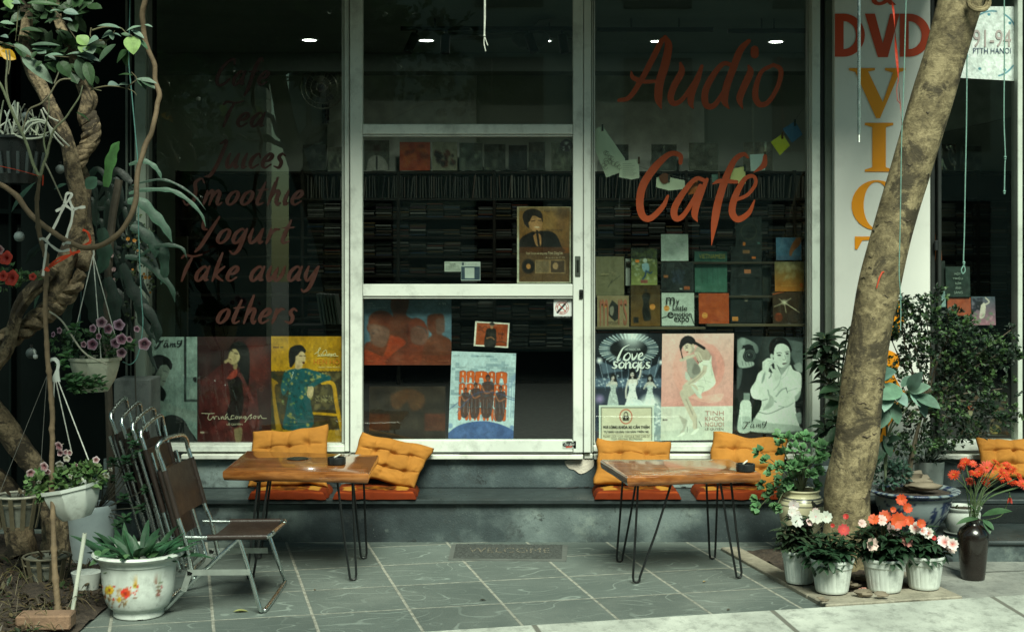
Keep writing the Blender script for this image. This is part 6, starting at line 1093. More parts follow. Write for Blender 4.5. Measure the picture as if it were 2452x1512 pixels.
BIG = {'Audio': [([(265, 607), (330, 588), (400, 485), (470, 355), (520, 255), (548, 225)], [22, 30, 34, 36, 34, 12]), ([(545, 225), (566, 280), (545, 390), (512, 500), (505, 600), (524, 662)], [26, 46, 52, 52, 46, 4]), ([(340, 430), (352, 470), (420, 494), (505, 490)], [6, 28, 26, 18]),
 ([(638, 380), (645, 435), (600, 520), (578, 590), (600, 626), (650, 600), (715, 505), (755, 430)], [14, 40, 42, 40, 34, 28, 24, 20]), ([(768, 400), (740, 480), (708, 560), (700, 620), (718, 660)], [20, 38, 42, 38, 4]), ([(965, 405), (900, 385), (830, 465), (788, 555), (792, 632), (838, 640), (890, 570), (935, 470)], [22, 28, 38, 42, 40, 34, 26, 20]), ([(1052, 248), (1000, 305), (955, 420), (918, 520), (905, 610), (935, 662)], [26, 42, 44, 46, 42, 4]),
 ([(1050, 398), (1060, 440), (1020, 530), (996, 600), (1016, 662)], [14, 42, 44, 40, 4]), ([(1087, 300), (1087, 330)], [48, 50]), ([(1200, 392), (1125, 440), (1090, 560), (1112, 628), (1168, 618), (1228, 520), (1245, 425), (1200, 392)], [22, 26, 38, 36, 30, 28, 30, 22])],
 'Café': [([(638, 985), (635, 940), (572, 932), (485, 1010), (412, 1120), (392, 1230), (412, 1308), (460, 1318), (530, 1250), (562, 1185)], [24, 30, 32, 46, 48, 46, 42, 36, 30, 16]), ([(792, 1095), (730, 1082), (652, 1170), (602, 1260), (608, 1318), (650, 1308), (710, 1220), (758, 1120)], [24, 26, 36, 42, 38, 30, 26, 20]), ([(798, 1085), (762, 1170), (735, 1240), (724, 1300), (742, 1342)], [22, 36, 42, 38, 4]),
 ([(1046, 952), (1020, 932), (968, 965), (920, 1060), (872, 1200), (846, 1330), (826, 1482)], [14, 26, 34, 42, 46, 44, 3]), ([(832, 1112), (880, 1094), (978, 1100)], [6, 28, 22]), ([(960, 1212), (1040, 1180), (1092, 1112), (1080, 1066), (1028, 1082), (972, 1180), (950, 1278), (985, 1326), (1050, 1288), (1086, 1212)], [20, 22, 22, 22, 28, 40, 42, 38, 30, 10]), ([(1150, 945), (1140, 1000), (1082, 1042)], [24, 34, 6])]}
for wd, sts in BIG.items():
 mb = MB()
 for k, (pts, ws) in enumerate(sts): stroke(mb, [F7(*p) for p in pts], [w * .3959 for w in ws], YV, L3(164, 70, 30), 8, .0013 * (k % 3))
 tag(mb.build('window_lettering', M['decal'], None, smooth=False), 'large orange brush script reading %s on the right window' % wd, 'lettering', 'words painted on the shop glass')
for wd, x0, x1, base, xh in (('Cafe', 512, 640, 204, 33), ('Tea', 520, 632, 303, 33), ('Juices', 500, 678, 402, 34), ('Smoothie', 440, 722, 490, 33), ('Yogurt', 470, 694, 582, 34), ('Take away', 420, 760, 672, 34), ('others', 516, 706, 773, 34)):
 mb = MB(); script(mb, wd, x0, x1, base, xh, YV, L3(56, 27, 18), .27)
 tag(mb.build('window_lettering', M['decal'], None, smooth=False), 'brown brush script reading %s on the left window' % wd, 'lettering', 'words painted on the shop glass')
sg = thing('shop_sign', 'tall white sign with red DVD and orange VICTORY capitals behind the leaning tree', 'sign', P(2112, 1090, 7.6))
a, b = P(1998, 0, 7.60), P(2228, 0, 7.60); mb = MB(); mb.bbox(a.x, b.x, 7.60, 7.66, P(0, 1150, 7.6).z, 3.05, .004); mb.build('panel', mat('sign_white', (.74, .75, .68), .5, var=.06, scale=2, bump=.02, dirt=.1), sg)
YL = 7.596; RD = L3(200, 68, 26); OG = L3(236, 150, 16)
def solid(ch, x0, y0, x1, y1, col, bold=0): mb = MB(); text(mb, ch, x0, y0, x1, y1, YL, col, 0, bold); mb.build('letter', M['decal'], sg, smooth=False)
solid('&', 2088, -40, 2145, 13, RD, 1.5)
def D_(x0, x1, y0, y1):
 mb = MB(); st = 21; mb.add([P(x, y, YL) for x, y in ((x0, y0), (x0 + st, y0), (x0 + st, y1), (x0, y1))], [(0, 1, 2, 3)], RD); q = np.linspace(-90, 90, 25); cx, cy = x0 + st, (y0 + y1) / 2; rx, ry = x1 - cx, (y1 - y0) / 2
 for k in range(24):
  A_, B_ = R(q[k]), R(q[k + 1]); mb.add([P(cx + u * math.cos(t_), cy + v * math.sin(t_), YL - .0002) for u, v, t_ in ((rx, ry, A_), (rx, ry, B_), (rx - 21, ry - 18, B_), (rx - 21, ry - 18, A_))], [(0, 1, 2, 3)], RD)
 mb.build('letter', M['decal'], sg, smooth=False)
D_(1999, 2071, 33, 136); D_(2155, 2228, 33, 136)
mb = MB(); mb.add([P(x, y, YL) for x, y in ((2071, 33), (2095, 33), (2114, 104), (2132, 33), (2154, 33), (2126, 137), (2102, 137))], [tuple(range(7))], RD); mb.build('letter', M['decal'], sg, smooth=False)
for chh, x0, y0, x1, y1 in (('V', 2033, 163, 2168, 283), ('I', 2071, 294, 2139, 411), ('C', 2039, 431, 2160, 551), ('T', 2047, 566, 2175, 683), ('O', 2044, 698, 2166, 818), ('R', 2050, 834, 2180, 948), ('Y', 2046, 962, 2172, 1080)):
 mb = MB(); serif(mb, chh, x0, y0, x1, y1, YL, OG); mb.build('letter', M['decal'], sg, smooth=False)
ls = [(1425, 352), (1470, 375), (1520, 395), (1600, 418), (1680, 430), (1760, 415), (1830, 372), (1880, 320), (1925, 258)]
mb = MB(); mb.tube([P(x, y, 7.765) for x, y in cr(ls, 5)], .0012, 5, col=(.2, .2, .18)); mb.tube([P(1484, 400, 7.855), P(1486, 450, 7.855), P(1482, 498, 7.855)], .001, 5, col=(.3, .3, .28)); tag(mb.build('string', M['rope']), 'thin string sagging across the right window carrying notes', 'string')
NT_ = [([(1426, 308), (1443, 302), (1497, 380), (1498, 408), (1452, 425), (1425, 360)], (150, 156, 140), 'large white sheet with a bird and flower drawing', 1), ([(1486, 386), (1530, 380), (1531, 426), (1512, 430), (1482, 424)], (156, 160, 144), 'white note with lines of handwriting', 2), ([(1572, 424), (1602, 424), (1640, 432), (1640, 452), (1602, 456), (1571, 448)], (150, 156, 136), 'white postcard with a small brown cup', 3), ([(1845, 340), (1874, 320), (1892, 348), (1868, 372)], (186, 164, 50), 'bright yellow note', 0), ([(1874, 308), (1904, 290), (1922, 322), (1896, 342)], (44, 78, 104), 'blue note', 0),
       ([(1795, 370), (1832, 368), (1832, 408), (1798, 410)], (150, 168, 160), 'pale blue white note', 0), ([(1752, 404), (1784, 398), (1786, 440), (1748, 438)], (176, 166, 110), 'cream note behind the letter f', 0), ([(1704, 418), (1722, 416), (1724, 436), (1706, 436)], (60, 84, 76), 'small green grey note', 0), ([(1648, 436), (1674, 432), (1676, 462), (1648, 466)], (120, 66, 24), 'small brown note behind the letter a', 0)]
for k, (pts, c, lb, ty) in enumerate(NT_):
 Yk = 7.76 - .004 * k; t = thing('paper_note', lb + ' pegged on the window string', 'note', P(*pts[0], Yk), 'notes pegged on the window string'); mb = MB(); mb.prism([P(x, y, Yk) + Vector((0, .004 * math.sin(x), 0)) for x, y in pts], (0, .0006, 0), L3(*[min(255, v * 1.55) for v in c])); mb.build('paper', M['print'], t, smooth=False)
 ms = MB()
 if ty == 1:
  for q in range(14): g_ = random.Random(q); x, y = g_.uniform(1440, 1485), g_.uniform(362, 402); ms.tube([P(x + 5 * math.cos(a), y + 5 * math.sin(a), Yk - .006) for a in np.linspace(0, 5.5, 9)], .0009, 4, col=L3(110, 96, 74))
 if ty == 2:
  for q in range(7): ms.tube([P(1491, 392 + q * 4.6, Yk - .006), P(1491 + 22 + (q * 7) % 12, 391.5 + q * 4.6, Yk - .006)], .0007, 4, col=L3(80, 80, 76))
 if ty == 3: ms.add([P(x, y, Yk - .006) for x, y in cr([(1578, 422), (1590, 414), (1604, 420), (1603, 432), (1592, 440), (1582, 434), (1578, 422)], 4)[:-1]], [tuple(range(24))], L3(120, 66, 34))
 if ms.v: ms.build('drawing', M['ink'], t, smooth=False)
 tp = min(pts, key=lambda p: p[1]) if k not in (1, 2) else pts[1]; pg_ = MB(); a = P(tp[0], tp[1] + 4, Yk - .008); pg_.bbox(a.x - .005, a.x + .005, a.y, a.y + .008, a.z - .018, a.z + .02, .001, L3(*((90, 60, 30) if k % 2 else (40, 52, 46)))); pg_.build('peg', M['plain'], t)
rnd = random.Random(11)
def rc(c, v=.25): k = 1 + rnd.uniform(-v, v); return tuple(min(x * k * (1 + rnd.uniform(-.08, .08)), 1) for x in c)
GD, GM_, GL, GP_ = (.020, .045, .022), (.040, .090, .035), (.085, .17, .055), (.17, .26, .18)
UP = Vector((0, 0, 1)); CAMV = Vector((0, -1, 0))
def rdir(up=.3):
 v = Vector((rnd.gauss(0, 1), rnd.gauss(0, 1), rnd.gauss(0, 1) + up)); return v.normalized() if v.length > .01 else UP.copy()
def crown(mb, blobs, n, L, W, cols, up=.3, outw=.7, rows=2, bend=.2, shell=.55, clump=6):
 """leaf clumps through a set of ellipsoids (centre, radii, weight)"""
 tot = sum(b[2] for b in blobs); k = 0
 while k < n:
  r_ = rnd.uniform(0, tot)
  for c, ra, w in blobs:
   r_ -= w
   if r_ <= 0: break
  d = rdir(0); rad = (rnd.random() ** .5) * (1 - shell) + shell * rnd.random() ** .3; cc = Vector(c) + Vector((d.x * ra[0], d.y * ra[1], d.z * ra[2])) * rad; base = rnd.choice(cols)
  axis = (d * outw + rdir(up) * .6 + UP * up).normalized()
  for q in range(clump):
   dd = (axis + rdir(0) * .9).normalized(); mb.leaf(cc + dd * L * .25 + rdir() * L * .3, dd, (UP * .8 + CAMV * .5 + rdir() * .6), L * rnd.uniform(.7, 1.2), W * rnd.uniform(.8, 1.2), rc(base, .35), bend, .15, rows); k += 1
 return mb
def twigs(mb, root, ends, r0, r1, col, wob=.02, n=6):
 for e in ends:
  a, b = Vector(root), Vector(e); pts = [a.lerp(b, t) + rdir(0) * wob * math.sin(math.pi * t) + UP * .25 * (a - b).length * t * (1 - t) * .5 for t in np.linspace(0, 1, n)]; mb.tube(pts, list(np.linspace(r0, r1, n)), 5, col=col)
def flat_flower(mb, c, nrm, r, cols, n=5, notch=.12, centre=None, cup=.15):
 """flat flower of n broad petals"""
 c = Vector(c); nrm = Vector(nrm).normalized(); u = nrm.orthogonal().normalized(); w = nrm.cross(u); a0 = rnd.uniform(0, 6)
 for k in range(n):
  a = a0 + 2 * math.pi * k / n + rnd.uniform(-.08, .08); vs = [c]; cc = [cols[0]]; h = math.pi / n * 1.12
  for rr, hw, ci in ((.16, .9, 1), (.74, .92, 2), (1.0, .5, 2)):
   for s_ in (-1, 0, 1):
    r_ = r * rr * (1 - (notch if (s_ == 0 and rr > .9) else 0)); aa = a + s_ * h * hw; lift = cup * r * rr * rr + rnd.uniform(-.04, .04) * r + (.0006 * k)
    vs.append(c + (u * math.cos(aa) + w * math.sin(aa)) * r_ + nrm * lift); cc.append(cols[min(ci, len(cols) - 1)])
  fs = [(0, 1, 2), (0, 2, 3)]
  for i in range(2): a_ = 1 + 3 * i; fs += [(a_, a_ + 3, a_ + 4, a_ + 1), (a_ + 1, a_ + 4, a_ + 5, a_ + 2)]
  mb.add(vs, fs, cc)
 if centre: mb.sphere(c + nrm * r * .08, r * .13, 8, 5, col=centre)
def trumpet(mb, c, nrm, r, rim, mid, deep, green=(.08, .14, .04)):
 """petunia: ruffled disc narrowing into a tube"""
 c = Vector(c); nrm = Vector(nrm).normalized(); u = nrm.orthogonal().normalized(); w = nrm.cross(u); n = 20; vs = []; cc = []
 for rr, z, col in ((.06, -1.4, green), (.12, -.8, rim), (.2, -.3, deep), (.34, -.1, deep), (.68, .02, mid), (1.0, -.06, rim)):
  for k in range(n):
   a = 2 * math.pi * k / n; f_ = 1 + .10 * math.cos(5 * a) * rr; z_ = z * r + (.07 * r * math.cos(5 * a) * rr + rnd.uniform(-.05, .05) * r * rr); vs.append(c + (u * math.cos(a) + w * math.sin(a)) * r * rr * f_ + nrm * z_)
   ray = .25 * (math.cos(5 * a) ** 8) if .3 < rr < .9 else 0; cc.append(tuple(col[i] * (1 - ray) + deep[i] * ray for i in range(3)))
 mb.add(vs, [(j * n + k, j * n + (k + 1) % n, (j + 1) * n + (k + 1) % n, (j + 1) * n + k) for j in range(5) for k in range(n)], cc)
def pot(t, c, prof, m, n=40, rf=None, name='pot', tilt=None, col=None):
 mb = MB(); mb.lathe(prof, c, n, rf=rf, tilt=tilt, col=col); return mb.build(name, m, t)
def soil_disc(t, c, r, z, n=20):
 mb = MB(); vs = [Vector(c) + Vector((0, 0, z + .004))]
 for k, rr in enumerate((.35, .7, 1.0)):
  for i in range(n): a = 2 * math.pi * i / n; vs.append(Vector(c) + Vector((r * rr * math.cos(a), r * rr * math.sin(a), z + rnd.uniform(-.004, .006) * (rr < 1))))
 fs = [(0, 1 + i, 1 + (i + 1) % n) for i in range(n)] + [(1 + j * n + i, 1 + (j + 1) * n + i, 1 + (j + 1) * n + (i + 1) % n, 1 + j * n + (i + 1) % n) for j in range(2) for i in range(n)]
 mb.add(vs, fs); return mb.build('soil', M['soil'], t)
tr = thing('leaning_tree', 'leaning street tree with mottled brown bark in front of the tall sign', 'tree', (P(2020, 0, 6.62).x, 6.62, 0))
ctl = [(1378, 2014, 108), (1325, 2014, 106), (1279, 2025, 107), (1240, 2029, 107), (1165, 2030, 108), (1077, 2049, 106), (1000, 2057, 102), (915, 2066, 100), (789, 2085, 95), (694, 2102, 99), (598, 2124, 96), (500, 2152, 95), (396, 2184, 96), (237, 2232, 99), (119, 2268, 98), (0, 2302, 104), (-120, 2345, 104), (-300, 2420, 96), (-520, 2510, 80)]
path = [P(x, y, 6.62) for y, x, w in ctl]; rad = [w * 6.62 / F / 2 for y, x, w in ctl]
q = cr([(*p, r_) for p, r_ in zip(path, rad)], 8)
mb = MB(); mb.tube([v[:3] for v in q], [v[3] for v in q], 40, fn=lambda a, s, p: 1 + .035 * noise.noise(Vector((math.cos(a) * 1.5, math.sin(a) * 1.5, p.z * 2.2))) + .02 * noise.noise(Vector((math.cos(a) * 4, math.sin(a) * 4, p.z * 5))))
tk = mb.build('trunk', M['bark'], tr)
mb = MB()
for k in range(60):
 v = q[int(rnd.uniform(8, len(q) * .72))]; a0 = rnd.uniform(-2.9, -.25); da = rnd.uniform(.12, .5); pts = []; rz = rnd.uniform(-.3, .1)
 for i in range(7): a = a0 + da * (i / 6 - .5); r_ = v[3] * 1.0; pts.append(Vector((v[0] + r_ * math.cos(a), v[1] + r_ * math.sin(a), v[2] + rz * r_ * math.cos(a) + .004 * math.sin(i * 1.3 + k))))
 w_ = rnd.uniform(.0008, .0026); mb.tube(pts, [w_ * .3, w_, w_ * 1.2, w_ * 1.3, w_, w_ * .8, w_ * .3], 6, col=rc((.05, .038, .022), .4))
mb.build('bark_scar', M['stem'], tk)
k_ = P(2338, 8, 6.52); mb = MB()
for rr, dz in ((.048, 0), (.034, -.004)): mb.tube([k_ + Vector((rr * 1.0 * math.cos(a), -.055 + abs(.02 * math.cos(a)), rr * .85 * math.sin(a))) for a in np.linspace(0, 2 * math.pi, 17)], .010 if dz == 0 else .006, 7, caps=False)
mb.build('knot', M['bark'], tk)
mb = MB(); top = P(2470, -420, 6.62)
for e in ((2.2, 5.9, 5.6), (3.4, 6.4, 5.9), (1.4, 6.6, 6.0), (2.9, 7.2, 6.2), (.9, 6.1, 5.8)): twigs(mb, top, [e], .05, .015, (.5, .4, .3), .06, 8)
mb.build('branch', M['stem'], tr)
mb = MB(); crown(mb, [((2.1, 6.0, 5.7), (1.0, .7, .5), 1), ((3.3, 6.4, 5.9), (.9, .8, .5), 1), ((1.4, 6.5, 6.1), (1.0, .8, .5), 1), ((.8, 6.2, 5.8), (.8, .6, .4), .8)], 1500, .11, .06, [GM_, GD, GL], rows=2, clump=5); mb.build('crown', M['leaf'], tr, smooth=False)
mb = MB(); mb.tube([P(2118, 650, 6.53), P(2112, 652, 6.52), P(2106, 664, 6.515), P(2100, 685, 6.515), P(2099, 690, 6.515)], [.002, .004, .004, .003, .002], 6, col=L3(190, 70, 44)); tag(mb.build('ribbon', M['plain']), 'short orange red ribbon scrap nailed to the leaning trunk', 'ribbon')
def rope(pts, Y, r, col, lb, knots=(), name='rope', cat='rope', k=5):
 mb = MB(); mb.tube(cr([P(x, y, Y) for x, y in pts], k), r, 7, col=col)
 for x, y in knots:
  c = P(x, y, Y); mb.sphere(c, r * 2.4, 8, 6, col=col, sc=(1, 1, .8)); mb.sphere(c - UP * r * 3, r * 1.8, 8, 6, col=col)
 return tag(mb.build(name, M['rope']), lb, cat)
GR = (.16, .30, .25)
rope([(2171, -60), (2168, 60), (2164, 200), (2159, 330), (2157, 450), (2155, 560), (2153, 650), (2156, 700), (2157, 750), (2156, 790)], 6.42, .0026, GR, 'green cord hanging in front of the leaning trunk with one knot', [(2157, 711)])
rope([(2318, -60), (2316, 60), (2315, 200), (2314, 300), (2311, 450), (2309, 560), (2307, 622), (2309, 632), (2302, 645), (2305, 655), (2311, 648), (2309, 636)], 6.6, .0030, GR, 'green cord ending in a loop before the far right glass', [(2308, 628)])
rope([(2404, -60), (2405, 60), (2405, 150), (2404, 280), (2407, 370), (2406, 400), (2405, 458)], 6.6, .0030, GR, 'short green cord with two knots at the far upper right', [(2407, 376), (2405, 458)])
mb = MB(); a, b = P(2057, -60, 6.3), P(2057, 322, 6.3); mb.tube([a, b], .0072, 16); pl_ = mb.build('pole', M['chrome']); tag(pl_, 'thin metal pole with a threaded end hanging over the white sign', 'pole')
mb = MB(); c = P(2057, 322, 6.3)
mb.lathe([(.0052 + .0012 * (k % 2), -k * .0026) for k in range(14)], c, 14); mb.build('thread', M['flat_steel'], pl_)
mb = MB(); pts = cr([P(x, y, 6.36) for x, y in ((2133, -60), (2136, 0), (2141, 40), (2145, 110), (2150, 170), (2154, 230), (2160, 300))], 5); n = len(pts); w = [.010, .006, .012, .007, .005, .003]
vs = []
for i, p in enumerate(pts): d = Vector((.006 * (1.3 - i / n) * math.cos(i * .35) + .0015, .004 * math.sin(i * .35), 0)); vs += [Vector(p) - d, Vector(p) + d]
mb.add(vs, [(2 * i, 2 * i + 1, 2 * i + 3, 2 * i + 2) for i in range(n - 1)], L3(176, 48, 20)); mb.tube([P(2151, 190, 6.36), P(2147, 215, 6.355), P(2149, 240, 6.355), P(2155, 248, 6.36)], .0015, 5, col=L3(176, 48, 20)); tag(mb.build('ribbon', M['plain'], None, smooth=False), 'long red plastic ribbon twisting down beside the pole over the sign', 'ribbon')
mb = MB()
for dx in (-1.2, 1.2): mb.tube([P(1161 + dx, -60, 6.5), P(1161 + dx, 40, 6.5), P(1160 + dx * .6, 84, 6.5)], .0021, 6, col=(.55, .57, .5))
mb.sphere(P(1160, 86, 6.5), .006, 8, 6, col=(.55, .57, .5)); mb.tube(cr([P(1160, 88, 6.5), P(1159, 104, 6.5), P(1163, 123, 6.5)], 4), .0026, 6, col=(.55, .57, .5)); mb.tube(cr([P(1161, 88, 6.5), P(1164, 98, 6.5), P(1168, 109, 6.5)], 4), .0022, 6, col=(.55, .57, .5))
tag(mb.build('string', M['rope']), 'white knotted string dangling in front of the door glass', 'string')
def ribf(a, z): return 1 - (.028 * max(0, math.cos(a * 24)) ** 4 if .012 < z < .098 else 0)
IMP = [((1921, 1397), .082, 'white flowering impatiens in the back left ribbed pot beside the glazed jar', 0), ((2001, 1421), .096, 'dark leaved impatiens with one red bloom in the ribbed pot in front of the trunk', 1), ((2128, 1418), .098, 'tallest ribbed pot plant with orange and pink blooms right of the trunk', 2), ((2223, 1411), .091, 'ribbed pot plant with red and white striped blooms nearest the brown vase', 3)]
GIM = 'impatiens in white ribbed pots round the tree'
for (px, py), rr, lb, kind in IMP:
 f = G(px, py, .03); c = Vector((f.x, f.y + rr * .74, .026)); t = thing('potted_impatiens', lb, 'potted plant', c, GIM); h = .150 if kind else .155; s = rr
 pot(t, c, [(.0, .004), (s * .70, .0), (s * .72, .004), (s * .74, .010), (s * .745, .014), (s * .79, .04), (s * .835, .07), (s * .878, .097), (s * .885, .104), (s * .93, .108), (s * .94, .128), (s * .99, .132), (s, .140), (s * .98, .144), (s * .93, .140), (s * .90, .11), (0, .10)], M['plastic'], 132, ribf); soil_disc(t, c, s * .9, .118)
 top = c + Vector((0, 0, .12)); ls_ = MB(); st = MB(); fl = MB(); fol = (.022, .055, .026) if kind != 0 else (.035, .06, .03)
 nst = 20 if kind == 2 else 16; H = (.17, .12, .19, .13)[kind]; Rr = (.10, .125, .135, .115)[kind]
 for k in range(nst):
  a = 2 * math.pi * k / nst + rnd.uniform(-.3, .3); rr_ = Rr * rnd.uniform(.15, 1); hh = H * rnd.uniform(.45, 1) * (1.15 - .4 * rr_ / Rr); e = top + Vector((rr_ * math.cos(a), rr_ * math.sin(a) * .9, hh)); pts = [top + Vector((.02 * math.cos(a), .02 * math.sin(a), -.02)), top + Vector((rr_ * .4 * math.cos(a), rr_ * .4 * math.sin(a), hh * .6)), e]; st.tube(cr(pts, 3), .0028, 5, col=(.10, .12, .05))
  for lv in range(3):
   q_ = e - UP * .022 * lv + (top - e) * .1 * lv
   for m_ in range(7):
    b = 2 * math.pi * m_ / 7 + lv * .5 + rnd.uniform(-.3, .3); d = Vector((math.cos(b), math.sin(b), rnd.uniform(-.15, .6) - .15 * lv)).normalized(); ls_.leaf(q_, d, UP + d * .2, rnd.uniform(.045, .068), rnd.uniform(.020, .028), rc(fol, .45), rnd.uniform(.1, .5), .35, 5, tipcol=rc(fol, .3))
 for k in range(8): a = 2 * math.pi * k / 8 + .3; d = Vector((math.cos(a), math.sin(a), .35)); ls_.leaf(top + d * .03 + UP * .02, d, UP, rnd.uniform(.06, .09), .028, rc(fol, .3), .35, .3, 5)
 ls_.build('foliage', M['leaf'], t); st.build('stem', M['stem'], t)
 WH = [(.60, .18, .20), (.56, .54, .50), (.58, .57, .53)]; RED = [(.5, .03, .02), (.62, .05, .03), (.5, .03, .03)]; ORG = [(.55, .05, .01), (.62, .10, .015), (.60, .08, .02)]; PNK = [(.45, .08, .07), (.66, .40, .36), (.72, .58, .52)]; STR = [(.6, .05, .03), (.62, .22, .18), (.75, .70, .66)]
 FL = {0: [(1900, 1209, 13, WH), (1901, 1233, 15, WH), (1908, 1246, 16, WH), (1930, 1266, 15, WH), (1953, 1236, 17, WH), (1978, 1237, 14, WH), (1937, 1250, 9, PNK), (1952, 1223, 8, PNK), (1896, 1227, 10, WH), (1913, 1240, 9, WH)], 1: [(2020, 1268, 14, RED), (2026, 1236, 7, RED), (2064, 1253, 10, PNK), (1994, 1257, 5, RED)],
          2: [(2119, 1236, 15, ORG), (2150, 1245, 19, ORG), (2158, 1196, 13, ORG), (2172, 1216, 12, ORG), (2139, 1219, 7, ORG), (2092, 1243, 13, ORG), (2177, 1247, 12, ORG), (2110, 1245, 13, PNK), (2137, 1268, 17, PNK), (2086, 1302, 16, PNK), (2170, 1296, 15, [(.5, .06, .05), (.62, .18, .15), (.6, .25, .2)]), (2205, 1253, 11, ORG)],
          3: [(2192, 1262, 14, STR), (2208, 1270, 12, STR), (2222, 1275, 13, STR), (2262, 1297, 15, STR), (2281, 1302, 13, STR), (2275, 1312, 14, PNK), (2236, 1287, 6, RED), (2253, 1290, 9, STR)]}[kind]
 for x, y, r_, cols in FL:
  yy = c.y - rnd.uniform(.03, .11) + (.04 if kind == 0 else 0); flat_flower(fl, P(x, y, yy), Vector((rnd.uniform(-.5, .5), -1, rnd.uniform(.1, .8))), r_ * yy / F * 1.12, [rc(q_, .1) for q_ in cols], 5, .16, None, rnd.uniform(.1, .35))
  st.v = []; st.f = []; st.c = []; st.tube(cr([P(x, y, yy + .004), P(x, y, yy + .012) - UP * .02, top + UP * .03], 3), .0012, 4, col=(.16, .12, .05)); fl.add(st.v, st.f, st.c)
 fl.build('blossom', M['petal'], t)
vc = G(2341, 1395, 0) + Vector((0, .066, 0)); vc.z = .006
t = thing('flower_vase', 'tall dark brown vase of orange red daisies on the pale paving', 'vase', vc); s = vc.y / F
pot(t, vc, [(0, .003), (.050, 0), (.053, .004), (.056, .03), (.064, .12), (.070, .18), (.069, .205), (.058, .228), (.038, .243), (.030, .250), (.028, .262), (.033, .27), (.030, .272), (.024, .26), (.02, .2)], M['glaze'], 40, name='body')
mouth = vc + Vector((0, 0, .262)); st = MB(); fl = MB(); lf = MB()
heads = [(2284, 1136, 14), (2311, 1107, 12), (2333, 1133, 13), (2363, 1119, 17), (2360, 1151, 14), (2386, 1108, 13), (2403, 1132, 16), (2421, 1124, 14), (2419, 1152, 13), (2436, 1157, 12), (2450, 1158, 13), (2324, 1151, 11), (2310, 1103, 11), (2345, 1128, 12), (2378, 1118, 11), (2395, 1145, 12), (2330, 1110, 10), (2440, 1140, 12), (2410, 1112, 11), (2302, 1118, 9)]
for i, (x, y, r_) in enumerate(heads):
 yy = vc.y + rnd.uniform(-.09, .10); c = P(x, y, yy); r_ = r_ * yy / F * 1.15; nrm = Vector((rnd.uniform(-.5, .5) + (x - 2345) * .004, -.55 + rnd.uniform(-.3, .3), rnd.uniform(.35, 1.1))).normalized(); u = nrm.orthogonal().normalized(); w = nrm.cross(u)
 for ly in (0, 1):
  for k in range(17):
   a = 2 * math.pi * (k + .5 * ly) / 17 + rnd.uniform(-.06, .06); d = (u * math.cos(a) + w * math.sin(a)) + nrm * (.10 + .25 * ly + rnd.uniform(-.1, .1)); fl.leaf(c + d * r_ * .12, d, nrm, r_ * (1 - .25 * ly) * rnd.uniform(.85, 1.1), r_ * .20, rc((.62, .055, .012), .25), .12, .1, 3)
 fl.sphere(c + nrm * r_ * .08, r_ * .2, 8, 5, col=(.5, .18, .02), sc=(1, 1, .6))
 b = mouth + Vector((rnd.uniform(-.015, .015), rnd.uniform(-.015, .015), 0)); mid = b.lerp(c, .5) + Vector((-(c.x - b.x) * .18, 0, .02)); st.tube(cr([b - UP * .06, b, mid, c - nrm * .02, c], 4), .0023, 6, col=rc((.06, .10, .035), .3))
c = P(2418, 1188, vc.y - .03)
for k in range(14): a = 2 * math.pi * k / 14; d = Vector((.35 * math.cos(a), .35 * math.sin(a), -1)); fl.leaf(c, d, d.cross(UP), .032, .009, rc((.6, .10, .07), .2), -.1, .1, 3)
st.tube(cr([mouth, P(2395, 1235, vc.y), P(2414, 1195, vc.y - .02), P(2417, 1178, vc.y - .03), c], 5), .0022, 6, col=(.06, .10, .035)); st.sphere(c, .006, 8, 6, col=(.06, .1, .04))
for (x, y, x2, y2, wd) in ((2345, 1240, 2300, 1240, .03), (2350, 1235, 2410, 1212, .045), (2356, 1240, 2372, 1268, .035), (2347, 1238, 2330, 1200, .02), (2352, 1243, 2378, 1258, .03)):
 a, b = P(x, y, vc.y - .03), P(x2, y2, vc.y - .09); lf.leaf(a, b - a, UP + CAMV * .6, (b - a).length * 1.15, wd, rc((.05, .11, .05), .2), .25, .3, 7)
st.build('stem', M['stem'], t); fl.build('blossom', M['petal'], t); lf.build('leaves', M['leaf'], t)
jc = Vector((P(1920, 0, 6.95).x, 6.95, .0)); t = thing('herb_jar', 'cream glazed jar with dark bands holding a bright green leafy herb', 'potted plant', jc)
def jar_cols(): return None
prof = [(0, .004), (.060, 0), (.064, .01), (.078, .06), (.100, .16), (.112, .235), (.108, .275), (.092, .302), (.084, .306), (.082, .322), (.090, .330), (.088, .336), (.078, .332), (.076, .30)]
q = cr(prof[1:10], 6); prof2 = [(0, .004)] + [(float(a), float(b)) for a, b in q] + prof[10:]
cols = []
for r_, z in prof2:
 dark = any(abs(z - zz) < .0030 for zz in (.285, .296, .262, .046)) ; cols.append(L3(60, 64, 62) if dark else L3(186, 180, 148))
mb = MB(); mb.lathe(prof2, jc, 48, cols=cols); jb = mb.build('jar', mat('jar_glaze', (1, 1, 1), .25, var=.12, scale=10, bump=.05), t)
mb = MB()
for k in range(34): a = rnd.uniform(-2.6, -.5) if k % 2 else rnd.uniform(0, 6.28); z = rnd.uniform(.03, .17); r0 = float(np.interp(z, [.01, .06, .16, .235], [.064, .078, .100, .112])) + .0012; mb.tube([jc + Vector((r0 * math.cos(a + d), r0 * math.sin(a + d), z + h)) for d, h in ((0, 0), (.05, .008), (.10, .002 + rnd.uniform(-.01, .01)), (.14, .012))], [.001, .004, .0045, .001], 5, col=L3(30, 40, 56))
mb.build('painted_motif', M['gloss'], jb)
hp = MB(); hp.tube(cr([jc + Vector((.03, -.088, .288)), jc + Vector((.045, -.125, .275)), jc + Vector((.08, -.105, .283)), jc + Vector((.095, -.062, .288))], 5), [.008] * 16, 8); hp.build('handle', M['black_plastic'], t)
st = MB(); lf = MB(); top = jc + Vector((0, 0, .33))
